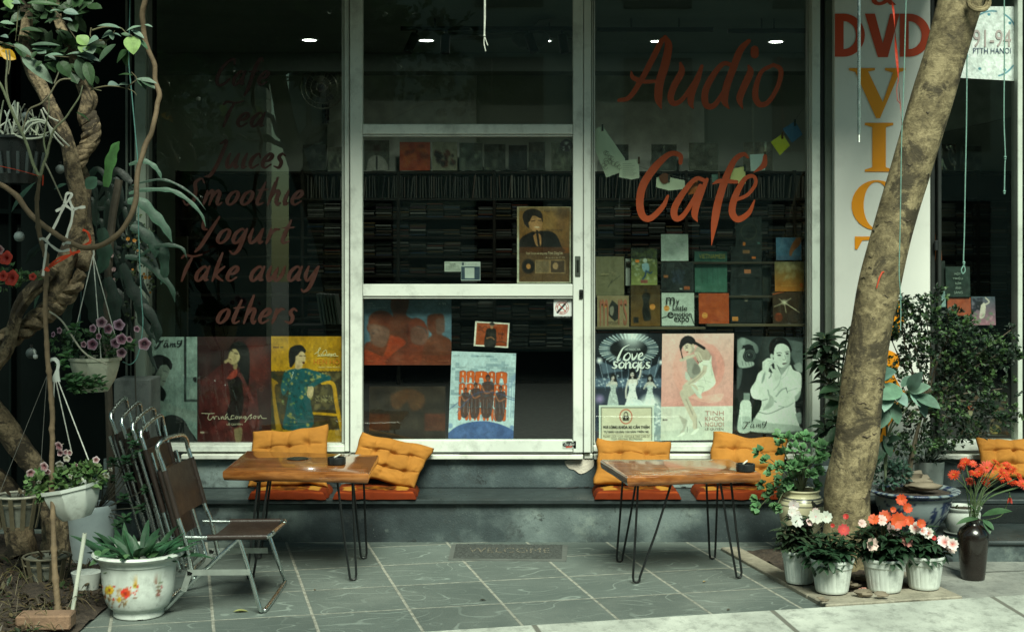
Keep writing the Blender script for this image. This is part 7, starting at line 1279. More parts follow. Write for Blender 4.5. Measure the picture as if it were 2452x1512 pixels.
def herb(c, d, sz):
 for j in range(3):
  for m_ in range(5):
   dd = (Vector(d) + rdir(.2) * .9 + Vector((0, -.2, 0))).normalized(); lf.leaf(Vector(c) + dd * sz * .25, dd, UP + CAMV * .8 + rdir() * .3, sz * rnd.uniform(.6, 1), sz * rnd.uniform(.5, .75), rc((.075, .19, .085), .4), .25, .25, 4, tipcol=rc((.12, .26, .10), .3))
ends = [(1822, 1083), (1838, 1105), (1850, 1130), (1832, 1160), (1818, 1195), (1816, 1215), (1868, 1045), (1872, 1065), (1880, 1090), (1900, 1075), (1912, 1055), (1925, 1080), (1935, 1060), (1950, 1075), (1960, 1095), (1945, 1110), (1915, 1105), (1895, 1120), (1875, 1120), (1870, 1150), (1890, 1160), (1855, 1175), (1920, 1140), (1940, 1140), (1955, 1130), (1905, 1145), (1862, 1205), (1965, 1070), (1930, 1048), (1885, 1052), (1842, 1185), (1880, 1180), (1908, 1170), (1948, 1165), (1910, 1120), (1932, 1110)]
for x, y in ends:
 yy = jc.y + rnd.uniform(-.14, .08); e = P(x, y, yy); st.tube(cr([top - UP * .02, top.lerp(e, .5) + UP * .03 + (Vector((-.02, 0, 0)) if x < 1880 else Vector()), e], 4), [.0025 - .0001 * i for i in range(9)], 5, col=(.10, .12, .06)); herb(e, (e - top).normalized(), .042);
 if y > 1080 and x > 1850: herb(e + rdir() * .02, (e - top).normalized(), .038)
st.build('stem', M['stem'], t); lf.build('foliage', M['leaf'], t)
bc = Vector((P(2187, 0, 7.03).x, 7.03, .107)); t = thing('glazed_bowl', 'wide blue and white glazed bowl planter with a flat stone on its soil', 'planter', bc)
prof = [(0, .004), (.10, 0), (.105, .01), (.125, .04), (.165, .10), (.183, .150), (.185, .182), (.188, .192), (.222, .205), (.224, .214), (.205, .216), (.18, .206), (.175, .19)]
pr = [(0, .004)] + [(float(a), float(b)) for a, b in cr(prof[1:11], 5)] + prof[11:]
mb = MB(); n = 90; vs = []; cc = []
for r_, z in pr:
 for k in range(n):
  a = 2 * math.pi * k / n; vs.append(bc + Vector((r_ * math.cos(a), r_ * math.sin(a), z)))
  v_ = noise.noise(Vector((math.cos(a) * 3.5, math.sin(a) * 3.5, z * 22))) + .5 * noise.noise(Vector((math.cos(a) * 9, math.sin(a) * 9, z * 50)))
  bl = 1 if (v_ > .10 and .03 < z < .175) or .186 < z < .2 or (z >= .2 and noise.noise(Vector((math.cos(a) * 14, math.sin(a) * 14, 5))) > 0) else 0
  cc.append(L3(34, 48, 78) if bl else L3(126, 138, 140))
mb.add(vs, [(j * n + k, j * n + (k + 1) % n, (j + 1) * n + (k + 1) % n, (j + 1) * n + k) for j in range(len(pr) - 1) for k in range(n)], cc); mb.build('bowl', mat('blue_glaze', (1, 1, 1), .22, var=.2, scale=9, bump=.05), t); soil_disc(t, bc, .18, .198)
mb = MB(); mb.sphere((0, 0, 0), .075, 20, 12, sc=(1.15, .6, .28), wob=.25, seed=3); o = mb.build('flat_stone', M['stone']); o.location = P(2212, 1163, 6.98); tag(o, 'flat oval brown stone resting on the soil of the blue bowl', 'stone')
mb = MB(); mb.sphere((0, 0, 0), .055, 16, 12, sc=(1.2, .7, .75), wob=.9, seed=8); o = mb.build('rough_rock', M['stone']); o.location = P(2186, 1150, 7.06); tag(o, 'rough knobbly rock behind the flat stone in the blue bowl', 'stone')
lf = MB(); crown(lf, [(P(2120, 1138, 7.0), (.085, .07, .06), 1), (P(2150, 1130, 7.03), (.06, .06, .06), .8)], 420, .028, .014, [(.02, .05, .035), (.04, .09, .06)], rows=3, clump=6); tag(lf.build('low_shrub', M['leaf']), 'low dark small leaved plant filling the left side of the blue bowl', 'plant')
wc_ = Vector((P(2303, 0, 7.0).x, 7.0, .107)); t = thing('white_pot', 'round white plastic pot on a saucer between the blue bowl and the brown vase', 'pot', wc_)
pot(t, wc_, [(0, .012), (.06, .012), (.064, .02), (.084, .055), (.090, .10), (.086, .118), (.094, .124), (.096, .134), (.088, .135), (.084, .12)], M['plastic'], 40); soil_disc(t, wc_, .083, .12); mb = MB(); mb.lathe([(0, .001), (.078, 0), (.09, .012), (.086, .014), (.0, .008)], wc_, 36); mb.build('saucer', M['flat_steel'], t)
lf = MB();
for k in range(26): d = rdir(.2); d.z = abs(d.z) * .4; lf.leaf(wc_ + Vector((rnd.uniform(-.06, .06), rnd.uniform(-.06, .06), .122)), d, UP, .04, .012, rc((.05, .05, .025), .4), .2, .2, 3)
lf.build('withered_leaves', M['leaf'], t)
def squarepot(x0, x1, y0, y1, Y, z0, lb):
 a, b = P(x0, y0, Y), P(x1, y1, Y); c = Vector(((a.x + b.x) / 2, Y + (b.x - a.x) / 2, z0)); h = a.z - z0; r_ = (b.x - a.x) / 2 * 1.08; t = thing('white_pot', lb, 'pot', c)
 def sq(a_, z): m_ = max(abs(math.cos(a_)), abs(math.sin(a_))); return min(1 / m_, 1.16) * .93
 pot(t, c, [(0, .003), (r_ * .78, 0), (r_ * .84, .01), (r_ * .97, h * .8), (r_, h - .004), (r_ * .98, h), (r_ * .92, h - .004), (r_ * .9, h * .8), (0, h * .78)], M['plastic'], 48, sq); soil_disc(t, c, r_ * .86, h * .84); return t, c, h
tw, cw, hw = squarepot(2203, 2266, 1107, 1160, 7.36, ZS + .001, 'square white pot of grassy leaves on the ledge behind the blue bowl')
lf = MB()
for k in range(60): a = rnd.uniform(0, 6.28); d = Vector((math.cos(a) * .7, math.sin(a) * .5, rnd.uniform(.5, 1.4))); lf.leaf(cw + Vector((rnd.uniform(-.03, .03), rnd.uniform(-.03, .03), hw * .85)), d, UP, rnd.uniform(.10, .2), .010, rc((.025, .055, .03), .4), rnd.uniform(.4, 1.1), .2, 6)
lf.build('blade_leaves', M['leaf'], tw)
tw2, cw2, hw2 = squarepot(2072, 2122, 1096, 1165, 7.40, ZS + .001, 'white pot half hidden between the trunk and the blue bowl')
lf = MB()
for k in range(24): a = rnd.uniform(0, 6.28); d = Vector((math.cos(a) * .8, math.sin(a) * .5, rnd.uniform(.5, 1.3))); lf.leaf(cw2 + Vector((.0, 0, hw2 * .85)), d, UP, rnd.uniform(.08, .16), .016, rc((.04, .08, .04), .4), rnd.uniform(.3, .9), .3, 6)
lf.build('blade_leaves', M['leaf'], tw2)
t = thing('orange_jasmine', 'large dense shrub of tiny dark leaves before the far right glass', 'shrub', Vector((P(2178, 0, 7.15).x, 7.15, .3)))
st = MB(); base = Vector((P(2172, 1165, 7.12).x, 7.12, .31)); YQ = 7.12
st.tube(cr([base, P(2180, 1110, YQ), P(2190, 1060, YQ), P(2205, 1000, YQ), P(2230, 930, YQ)], 5), [.016 - .0005 * k for k in range(21)], 8, col=(.10, .08, .05))
bl = []
for x, y, rx, ry, w in ((2175, 770, 60, 45, 1.1), (2150, 730, 35, 25, .5), (2215, 750, 55, 40, 1), (2280, 790, 70, 55, 1.6), (2340, 830, 62, 60, 1.5), (2385, 850, 35, 45, .6), (2240, 850, 75, 70, 2), (2310, 900, 75, 70, 2), (2190, 850, 40, 50, .8), (2150, 860, 24, 30, .3), (2260, 960, 70, 60, 1.5), (2340, 960, 60, 55, 1.2), (2210, 960, 45, 50, .8), (2200, 1050, 55, 45, .8), (2270, 1040, 60, 45, .9), (2330, 1030, 45, 40, .5), (2400, 930, 40, 40, .4), (2125, 790, 22, 30, .3), (2420, 1000, 30, 30, .2), (2420, 790, 22, 14, .12), (2170, 1010, 25, 30, .3)):
 c = P(x, y, YQ); bl.append((c, (rx * YQ / F, .13, ry * YQ / F), w)); st.tube(cr([P(2215, 980, YQ), P((x + 2215) / 2 + rnd.uniform(-15, 15), (y + 980) / 2 - 10, YQ), c], 5), [.006 - .0004 * k for k in range(11)], 5, col=(.09, .07, .045))
st.build('branch', M['stem'], t); bl += [(P(x, y, YQ), (rx * YQ / F, .08, ry * YQ / F), w) for x, y, rx, ry, w in ((2135, 745, 30, 22, .5), (2160, 800, 40, 35, .6), (2140, 900, 22, 20, .35), (2165, 955, 34, 26, .5), (2240, 705, 26, 14, .3), (2415, 850, 34, 26, .5), (2400, 1010, 36, 24, .4), (2150, 1060, 26, 26, .3))]
lf = MB(); crown(lf, bl, 8600, .026, .0145, [(.006, .018, .008), (.010, .028, .012), (.018, .045, .018), (.05, .10, .03)], up=.4, rows=2, clump=7, shell=.25); lf.build('crown', M['leaf'], t, smooth=False)
def rosette(lf, c, n, L, W_, col, up=.2, spots=0, droop=.45, spread=1.0):
 c = Vector(c)
 for k in range(n):
  a = 2 * math.pi * k * .382; el_ = 1 - 1.5 * k / n; d = Vector((math.cos(a) * spread, math.sin(a) * spread, el_ + up)).normalized(); q_ = c - UP * L * .5 * k / n; l_ = L * rnd.uniform(.75, 1.15); lf.leaf(q_, d, UP + CAMV * .5, l_, W_ * rnd.uniform(.9, 1.3), rc(col, .35), droop * rnd.uniform(.6, 1.3), .3, 6)
  for _ in range(spots):
   t_ = rnd.uniform(.2, .8); p = q_ + d * (l_ * t_ * (1 - .25 * droop * t_)) - (UP - d * UP.dot(d)).normalized() * droop * l_ * t_ * t_ * .95 + rdir(0) * W_ * .25; lf.sphere(p + CAMV * .002, rnd.uniform(.001, .0022), 5, 4, col=(.28, .30, .08))
t = thing('spotted_laurel', 'dark glossy laurel with yellow flecked leaves left of the leaning trunk', 'shrub', Vector((P(1990, 0, 7.3).x, 7.3, ZS)))
lf = MB(); st = MB(); yq = 7.25
for x, y, n, L in ((1978, 810, 22, .10), (1965, 850, 18, .10), (1990, 860, 18, .10), (1985, 915, 14, .09), (2010, 830, 10, .09), (2000, 1000, 14, .10), (1975, 1020, 14, .09), (1990, 1060, 12, .09), (2002, 940, 10, .10), (2030, 790, 12, .05)):
 yy = yq + rnd.uniform(-.05, .06); c = P(x, y, yy); rosette(lf, c, n, L, L * .32, (.018, .042, .02), .1, 2, .5); st.tube(cr([Vector((P(2000, 0, yq).x, yq + .05, ZS)), P(2005, (y + 1160) / 2, yq + .05), c], 4), .0045, 5, col=(.06, .08, .04))
st.build('stem', M['stem'], t); lf.build('foliage', M['leaf'], t)
mb = MB(); pc_ = Vector((P(1998, 0, 7.32).x, 7.40, ZS + .001)); mb.lathe([(0, .002), (.07, 0), (.1, .13), (.105, .14), (.095, .14), (0, .12)], pc_, 28); mb.build('pot', M['pot_grey'], t)
t = thing('broad_leaved_plant', 'plant with broad pale grey green leaves just right of the trunk', 'plant', Vector((P(2100, 0, 6.95).x, 6.95, .3)))
lf = MB(); st = MB(); y0_ = 6.85; PG = (.17, .30, .23)
LV = [(2112, 920, 2080, 916, .36), (2112, 922, 2092, 938, .34), (2112, 916, 2118, 948, .36), (2115, 912, 2130, 900, .3), (2116, 918, 2086, 930, .5), (2125, 930, 2122, 965, .4), (2140, 935, 2165, 958, .42), (2160, 930, 2120, 940, .4), (2158, 925, 2175, 905, .42), (2175, 935, 2195, 905, .36), (2178, 938, 2212, 925, .4), (2180, 940, 2200, 962, .3), (2190, 945, 2235, 962, .34), (2120, 965, 2110, 1010, .5), (2135, 960, 2150, 1000, .4), (2110, 950, 2098, 985, .4), (2200, 950, 2215, 985, .36), (2105, 905, 2130, 890, .5)]
for x, y, x2, y2, wd in LV:
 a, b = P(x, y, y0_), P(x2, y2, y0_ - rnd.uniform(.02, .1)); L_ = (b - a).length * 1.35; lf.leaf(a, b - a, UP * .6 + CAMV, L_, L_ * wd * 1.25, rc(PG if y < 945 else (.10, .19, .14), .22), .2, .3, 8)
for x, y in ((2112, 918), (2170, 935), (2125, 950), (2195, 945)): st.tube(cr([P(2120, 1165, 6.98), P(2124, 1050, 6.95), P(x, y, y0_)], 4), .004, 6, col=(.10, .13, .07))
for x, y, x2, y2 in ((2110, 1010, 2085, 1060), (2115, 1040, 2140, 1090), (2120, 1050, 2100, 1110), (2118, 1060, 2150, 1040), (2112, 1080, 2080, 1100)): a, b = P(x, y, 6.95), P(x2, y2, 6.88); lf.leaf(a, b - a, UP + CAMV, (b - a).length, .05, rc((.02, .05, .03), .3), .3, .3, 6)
st.build('stem', M['stem'], t); lf.build('foliage', M['leaf'], t)
t = thing('glossy_leaf_plant', 'few large oval dark leaves behind the left edge of the trunk', 'plant', Vector((P(2005, 0, 7.1).x, 7.1, .3))); lf = MB(); st = MB()
for x, y, x2, y2 in ((2015, 930, 1975, 925), (2018, 950, 1982, 975), (2020, 965, 1990, 940), (2015, 1020, 1985, 1045), (2018, 1035, 1960, 1060), (2020, 1050, 2000, 1090), (2022, 900, 1992, 890)): a, b = P(x, y, 7.02), P(x2, y2, 6.95); lf.leaf(a, b - a, UP + CAMV * .7, (b - a).length * 1.2, .055, rc((.035, .085, .04), .25), .3, .3, 7); st.tube([P(2022, 1160, 7.05), P(2022, (y + 1160) / 2, 7.05), a], .003, 5, col=(.08, .1, .05))
st.build('stem', M['stem'], t); lf.build('foliage', M['leaf'], t)
for k, (x, y) in enumerate(((2030, 1398), (2048, 1402), (2062, 1385), (2040, 1380), (2068, 1420), (1975, 1438), (2110, 1424), (1965, 1432))):
 mb = MB(); r_ = (.022, .018, .028, .02, .03, .014, .022, .012)[k]; mb.sphere((0, 0, 0), r_, 10, 7, sc=(1.3, .9, .5), wob=.7, seed=k * 3); o = mb.build('pebble', M['stone']); o.location = G(x, y, .035) + Vector((0, 0, .004)); tag(o, 'small rough pebble on the soil among the ribbed pots', 'pebble', 'pebbles in the tree pit')
def petal_litter(x, y, z, c, lb, r_=.02, nm='fallen_petal', cat='petal'):
 mb = MB(); p = G(x, y, z) + UP * .005
 for k in range(4): d = rdir(.3); d.z = abs(d.z) * .5; mb.leaf(p + rdir() * .006, d, UP, r_ * 1.3, r_, rc(c, .2), .2, .3, 4)
 tag(mb.build(nm, M['petal']), lb, cat)
petal_litter(2068, 1415, .03, (.6, .28, .24), 'pink fallen blossom on the stone border before the ribbed pots', .022); petal_litter(2115, 1423 + 3, .0, (.3, .10, .06), 'withered red blossom on the kerb edge in front of the ribbed pots', .014)
def fallen(x, y, L, a, c, lb, W_=.3):
 mb = MB(); p = G(x, y) + UP * .004; d = Vector((math.cos(a), math.sin(a), .12)); mb.leaf(p, d, UP, L, L * W_, c, .15, .5, 6); tag(mb.build('fallen_leaf', M['leaf']), lb, 'leaf')
fallen(558, 1466, .065, .2, (.26, .27, .10), 'curled yellow green leaf on the tiles left of the open chair foot', .4); fallen(1683, 1394, .02, .5, (.42, .30, .13), 'tiny tan leaf on the tiles under the skewed table', .6); fallen(1741, 1462, .03, .9, (.06, .04, .02), 'small brown leaf at the foot of the big paving joint on the right'); fallen(1148, 1438, .03, .1, (.03, .03, .02), 'dark curled leaf on the tiles below the doormat', .5); fallen(452 + 300, 1414, .02, 1.2, (.12, .08, .03), 'small brown leaf on the tiles between the chair and the doormat', .5)
def limb(mb, pts, Y, n=18, ridg=.12, k=6, tw=3.0, seed=0, sub=7):
 """woody stem through picture points (x, y, width[, depth])"""
 q = cr([(*P(p[0], p[1], p[3] if len(p) > 3 else Y), p[2] * (p[3] if len(p) > 3 else Y) / F / 2) for p in pts], sub)
 mb.tube([v[:3] for v in q], [max(v[3], .002) for v in q], n, fn=lambda a, s, p: 1 + ridg * math.sin(k * a + s * tw * 6) * .6 + ridg * 1.4 * noise.noise(Vector((math.cos(a) * 2 + seed, math.sin(a) * 2, p.z * 7 + p.x * 5))) + ridg * .6 * noise.noise(Vector((math.cos(a) * 5, math.sin(a) * 5 + seed, p.z * 30))))
 return mb
lt = thing('twisted_liana', 'thick twisted woody liana climbing in front of the dark house at left', 'vine', (P(140, 0, 6.7).x, 6.7, 0))
mb = MB(); limb(mb, [(50, -60, 30), (61, 0, 28), (64, 49, 26), (58, 110, 26), (70, 150, 28), (81, 177, 30), (106, 221, 31), (133, 277, 32), (152, 319, 34), (167, 365, 36), (178, 423, 36), (189, 470, 34), (191, 513, 36), (183, 560, 42), (162, 611, 46), (147, 655, 48), (136, 700, 44), (118, 745, 36)], 6.62, 26, .14, 7, 1.5, 1); mb.build('stem', M['vine'], lt)
mb = MB()
limb(mb, [(120, -60, 20, 6.78), (137, 40, 22, 6.75), (150, 75, 24, 6.74), (168, 110, 24, 6.72), (178, 150, 20, 6.74), (196, 205, 28, 6.72), (212, 235, 38, 6.70), (203, 275, 34, 6.70), (205, 300, 26, 6.72)], 6.72, 20, .16, 5, 2, 2)
for ph in (0, 2.1, 4.2):      # the rope-like part: three strands wound round each other
 pts = []
 cl = [(212, 268, 15), (216, 290, 19), (219, 310, 20), (216, 335, 20), (208, 352, 18), (196, 370, 17), (190, 395, 14)]
 c = cr(cl, 9)
 for i, v in enumerate(c): a = ph + i * .30; pts.append((v[0] + v[2] * .62 * math.cos(a), v[1] + 4 * math.sin(a), v[2] * 1.15, 6.70 - .016 * math.sin(a)))
 limb(mb, pts, 6.7, 14, .12, 5, 2, ph, 2)
limb(mb, [(190, 390, 22, 6.74), (205, 430, 22, 6.76), (207, 480, 22, 6.76), (206, 530, 24, 6.74), (208, 560, 32, 6.70), (205, 590, 44, 6.66), (206, 622, 44, 6.64), (190, 640, 26, 6.66)], 6.72, 20, .2, 5, 2, 3)
mb.build('twisted_stem', M['vine'], lt)
mb = MB()
for ph in (0, 2.1, 4.2):
 pts = []; cl = [(196, 655, 15), (178, 690, 18), (150, 715, 22), (128, 735, 24), (104, 752, 24), (78, 772, 22), (48, 796, 20), (10, 812, 20), (-40, 826, 20)]
 c = cr(cl, 8)
 for i, v in enumerate(c): a = ph - i * .26; pts.append((v[0] + 5 * math.cos(a), v[1] + v[2] * .66 * math.sin(a), v[2] * 1.2, 6.62 - .018 * math.cos(a)))
 limb(mb, pts, 6.6, 14, .16, 5, 2, ph + 5, 2)
mb.build('twisted_stem', M['vine'], lt)
mb = MB(); limb(mb, [(128, 640, 30), (108, 665, 34), (82, 690, 36), (60, 715, 34), (42, 745, 30), (30, 785, 28), (20, 830, 30), (0, 860, 34), (-40, 900, 34)], 6.56, 22, .16, 6, 1, 9); mb.build('stem', M['vine'], lt)
mb = MB(); limb(mb, [(-60, 930, 60, 6.7), (0, 1005, 54, 6.7), (45, 1070, 50, 6.7), (83, 1118, 48, 6.7), (110, 1175, 50, 6.68), (128, 1235, 56, 6.66), (135, 1300, 62, 6.66), (138, 1372, 74, 6.64)], 6.7, 24, .14, 6, 1, 12); mb.build('root', M['vine'], lt)
mb = MB(); limb(mb, [(-60, 1120, 70, 6.9), (10, 1170, 60, 6.9), (40, 1240, 60, 6.85), (60, 1330, 70, 6.8)], 6.9, 18, .14, 6, 1, 15); mb.build('root', M['vine'], lt)
mb = MB()
for pts in ([(103, 258), (112, 272), (122, 282), (140, 290)], [(98, 262), (110, 290), (128, 312), (150, 335), (166, 350)], [(112, 290), (125, 315), (135, 332), (152, 350)]): mb.tube(cr([P(x, y, 6.52) for x, y in pts], 5), .004, 6, col=(.42, .43, .36))
mb.build('rootlet', M['stem'], lt)
vt = thing('curving_vine', 'smooth tan vine sweeping in a deep U past the left window', 'vine', (P(222, 600, 6.35).x, 6.35, 0))
pts = [(362, -60, 13), (348, 0, 13), (341, 32, 13), (343, 62, 12.5), (346, 91, 13), (356, 122, 12), (370, 154, 12), (371, 180, 12), (372, 196, 12), (382, 226, 13), (377, 248, 12), (374, 270, 12), (367, 300, 12), (361, 322, 12), (349, 345, 13), (340, 375, 12), (331, 404, 12), (327, 440, 12), (326, 475, 12.5), (317, 507, 12), (304, 532, 12), (288, 555, 12), (268, 572, 13), (246, 585, 12), (222, 592, 13), (198, 592, 13), (174, 583, 13), (150, 571, 12.5), (128, 556, 12.5), (102, 538, 12.5), (79, 519, 13), (60, 497, 13), (44, 473, 14), (24, 456, 12), (0, 441, 12), (-60, 415, 12)]
mb = MB(); q = cr([(*P(x, y, 6.30 + .10 * math.sin(i * .2)), w * 6.3 / F / 2) for i, (x, y, w) in enumerate(pts)], 5); mb.tube([v[:3] for v in q], [v[3] for v in q], 14, fn=lambda a, s, p: 1 + .08 * noise.noise(p * 25) + .35 * max(0, noise.noise(p * 14) - .35)); mb.build('stem', M['twig'], vt)
bt = thing('stake_branch', 'slender knobbly upright branch standing in front of the liana', 'branch', G(141, 1480))
mb = MB(); pts = [(96, 421, 8), (92, 450, 9), (88, 483, 10), (90, 524, 10), (92, 546, 10.5), (96, 568, 11), (103, 592, 11), (111, 616, 12), (110, 645, 11), (111, 668, 11), (109, 705, 11), (108, 745, 11), (109, 770, 11), (111, 800, 11), (114, 859, 12), (118, 895, 12), (121, 931, 12), (124, 968, 12), (126, 1002, 12), (124, 1028, 12), (126, 1050, 12), (124, 1100, 12), (124, 1148, 13), (126, 1200, 12), (127, 1246, 12), (129, 1300, 13), (131, 1361, 14), (136, 1420, 15), (141, 1478, 17)]
q = cr([(*P(x, y, 5.95 - .14 * max(0, (y - 1100) / 380)), w * 5.95 / F / 2) for x, y, w in pts], 5); mb.tube([v[:3] for v in q], [v[3] for v in q], 12, fn=lambda a, s, p: 1 + .35 * max(0, math.sin(p.z * 52)) ** 14 + .08 * noise.noise(p * 40)); mb.build('stem', M['twig'], bt)
mb = MB(); TW = L3(120, 120, 96)
for ps, w0, w1 in (([(95, 425), (80, 395), (66, 350), (50, 312), (30, 270), (16, 235), (0, 200), (-20, 180)], 8, 6), ([(96, 425), (104, 395), (112, 372), (118, 345), (130, 310), (155, 285), (172, 260), (190, 232), (198, 205)], 8, 3), ([(38, 285), (22, 245), (14, 200), (18, 150), (14, 120)], 5, 4), ([(112, 372), (105, 340), (108, 310), (116, 270), (118, 230)], 5, 2), ([(105, 385), (118, 410), (132, 440), (150, 480)], 5, 3), ([(52, 320), (60, 290), (70, 262), (98, 248), (118, 228), (135, 200), (150, 190), (170, 189)], 4, 4), ([(130, 200), (138, 180), (140, 172)], 4, 2), ([(22, 120), (24, 150), (20, 178)], 4, 3)):
 q = cr([(*P(x, y, 6.1), 0) for x, y in ps], 5); n = len(q); mb.tube([v[:3] for v in q], [(w0 + (w1 - w0) * i / n) * 6.1 / F / 2 for i in range(n)], 8, col=rc(TW, .2))
mb.build('twig', M['stem'], bt)
ct = thing('climber_foliage', 'grey green two lobed leaves of a climber on thin twigs at the upper left', 'climber', (P(180, 0, 6.3).x, 6.3, 0)); lf = MB(); st = MB()
PL, MG, DG_, YG_ = (.17, .25, .19), (.07, .13, .075), (.035, .08, .03), (.42, .36, .08)
def lobe(x, y, x2, y2, wd, c, Y=6.2, nrm=None, bend=.2):
 a, b = P(x, y, Y), P(x2, y2, Y - rnd.uniform(-.02, .05)); L_ = (b - a).length * 1.1; lf.leaf(a, b - a, nrm or (UP * .9 + CAMV * rnd.uniform(.2, 1)), L_, L_ * wd, rc(c, .18), bend, .25, 9, .85)
D2 = .2455
for x, y, x2, y2, wd, c in ((615, 115, 500, 85, .55, PL), (615, 115, 755, 115, .5, PL), (600, 180, 440, 190, .3, DG_), (610, 180, 695, 183, .35, PL), (160, 290, 70, 330, .7, DG_), (200, 290, 400, 275, .3, DG_), (190, 300, 330, 350, .5, DG_), (0, 220, 130, 215, .35, PL), (10, 350, 65, 345, .3, PL), (130, 440, 0, 400, .25, MG), (130, 430, 310, 510, .3, PL), (300, 440, 560, 400, .16, MG), (310, 480, 530, 460, .15, MG), (360, 500, 300, 560, .4, DG_), (450, 520, 345, 480, .5, PL), (460, 540, 550, 575, .4, PL), (620, 540, 450, 515, .3, PL), (640, 540, 830, 490, .34, PL), (700, 520, 960, 550, .26, PL), (720, 530, 920, 575, .24, PL), (210, 560, 510, 760, .30, PL), (850, 440, 760, 340, .75, (.22, .34, .12)), (850, 450, 790, 490, .9, (.22, .34, .12)), (850, 440, 930, 360, .7, PL), (855, 455, 900, 500, .8, PL), (760, 560, 820, 770, .42, MG), (840, 600, 890, 800, .34, DG_), (1130, 430, 950, 560, .34, MG), (1100, 320, 980, 350, .55, PL), (1100, 330, 1180, 340, .6, PL), (1080, 320, 1100, 378, .5, PL), (945, 255, 1150, 225, .22, PL), (1380, 255, 1240, 270, .28, PL), (1410, 240, 1480, 248, .25, PL), (1280, 295, 1400, 345, .3, PL), (1280, 350, 1300, 500, .62, (.26, .38, .12)), (1330, 370, 1450, 460, .3, MG), (1180, 330, 1280, 340, .35, MG), (1250, 500, 1120, 590, .7, DG_), (1250, 490, 1210, 640, .7, DG_), (1150, 735, 1280, 705, .3, DG_), (1160, 830, 1065, 810, .7, PL), (1160, 830, 1255, 810, .7, PL), (1330, 770, 1510, 775, .2, PL), (1340, 770, 1430, 850, .6, MG), (1380, 760, 1500, 830, .4, MG), (570, 600, 680, 730, .6, DG_), (460, 610, 550, 690, .7, DG_), (410, 600, 340, 640, .6, DG_), (60, 0, 110, 65, .6, (.2, .32, .1)), (110, 20, 190, 20, .6, PL), (0, 90, 130, 90, .4, DG_), (930, 740, 960, 820, .4, DG_), (740, 1095, 880, 1155, .3, DG_), (260, 30, 560, 5, .15, DG_)): lobe(x * D2, y * D2, x2 * D2, y2 * D2, wd * 1.25, c)
lf.leaf(P(22, 138, 6.2), P(-20, 112, 6.2) - P(22, 138, 6.2), UP + CAMV, .10, .06, (.55, .30, .02), .1, .3, 7); lf.leaf(P(2, 122, 6.19), P(36, 140, 6.19) - P(2, 122, 6.19), UP * .3 + CAMV, .075, .05, (.6, .34, .02), .1, .3, 7)
lf.leaf(P(322, 108, 6.19), P(320, 124, 6.19) - P(322, 108, 6.19), CAMV, .035, .022, (.6, .55, .14), .1, .1, 5)
for ps in ([(430, -20), (500, 70), (580, 150), (650, 250), (720, 350), (790, 440), (860, 500)], [(890, 270), (880, 330), (885, 360)], [(900, 295), (1000, 265), (1080, 262), (1175, 272), (1230, 320), (1290, 350)], [(970, 395), (1030, 390), (1080, 370), (1120, 300)], [(1020, 440), (1040, 400), (1070, 375)], [(880, 880), (950, 855), (1060, 838), (1180, 850), (1290, 885), (1335, 930)], [(1240, 860), (1290, 810), (1335, 770), (1280, 700)], [(0, 410), (80, 440), (150, 460), (320, 520), (450, 540), (700, 560)], [(180, 60), (170, 200), (150, 400)], [(60, 560), (60, 700), (70, 850), (75, 930)], [(880, 830), (930, 870), (990, 885)]):
 q = cr([P(x * D2, y * D2, 6.22) for x, y in ps], 5); st.tube(q, list(np.linspace(.0036, .0016, len(q))), 6, col=rc(L3(96, 92, 66), .3))
crown(lf, [(P(120, 20, 6.6), (.22, .15, .10), 1), (P(190, 150, 6.7), (.14, .12, .10), 1), (P(20, 60, 6.6), (.12, .1, .12), 1)], 150, .085, .05, [DG_, (.03, .06, .025)], rows=4, clump=3)
st.build('twig', M['stem'], ct); lf.build('foliage', M['leaf'], ct, smooth=False)
lf = MB(); crown(lf, [((-3.4, 6.4, 3.7), (.7, .6, .3), .5), ((-2.1, 4.7, 3.2), (.8, .45, .3), 2.4), ((-3.0, 4.7, 3.2), (.8, .6, .4), 1.2), ((-1.4, 4.5, 3.1), (.65, .4, .3), 2.2), ((-2.9, 4.6, 2.0), (.55, .5, 1.1), 2.2)], 7500, .12, .07, [DG_, (.03, .06, .025)], rows=2, clump=5); lf.build('added_shade_leaves', M['leaf'], ct, smooth=False)  # unseen leaf masses added out of view to shade the left side
dt = thing('dracaena', 'dark dracaena with long drooping strap leaves reaching over the left window', 'plant', (P(300, 0, 7.0).x, 7.0, 0)); lf = MB(); st = MB()
def strapleaf(pts, wd, c, Y=6.9, wave=.15):
 q = cr([(*P(p[0], p[1], p[2] if len(p) > 2 else Y),) for p in pts], 7); n = len(q); vs = []; cc = []
 for i, p in enumerate(q):
  t_ = Vector(q[min(i + 1, n - 1)]) - Vector(q[max(i - 1, 0)]); w = t_.cross(Vector((.25, -1, .3))).normalized(); h = wd * Y / F / 2 * max(.06, math.sin(math.pi * (.12 + .88 * i / (n - 1))) ** .7); k = 1 + wave * math.sin(i * .9)
  vs += [Vector(p) - w * h * k + Vector((0, h * .3, 0)), Vector(p), Vector(p) + w * h * k + Vector((0, h * .3, 0))]; cc += [c, tuple(v * .7 for v in c), c]
 lf.add(vs, [f for i in range(n - 1) for f in ((3 * i, 3 * i + 1, 3 * i + 4, 3 * i + 3), (3 * i + 1, 3 * i + 2, 3 * i + 5, 3 * i + 4))], cc)
D1 = .3959; CL, CM, CD_ = (.055, .12, .08), (.020, .052, .034), (.006, .018, .012)
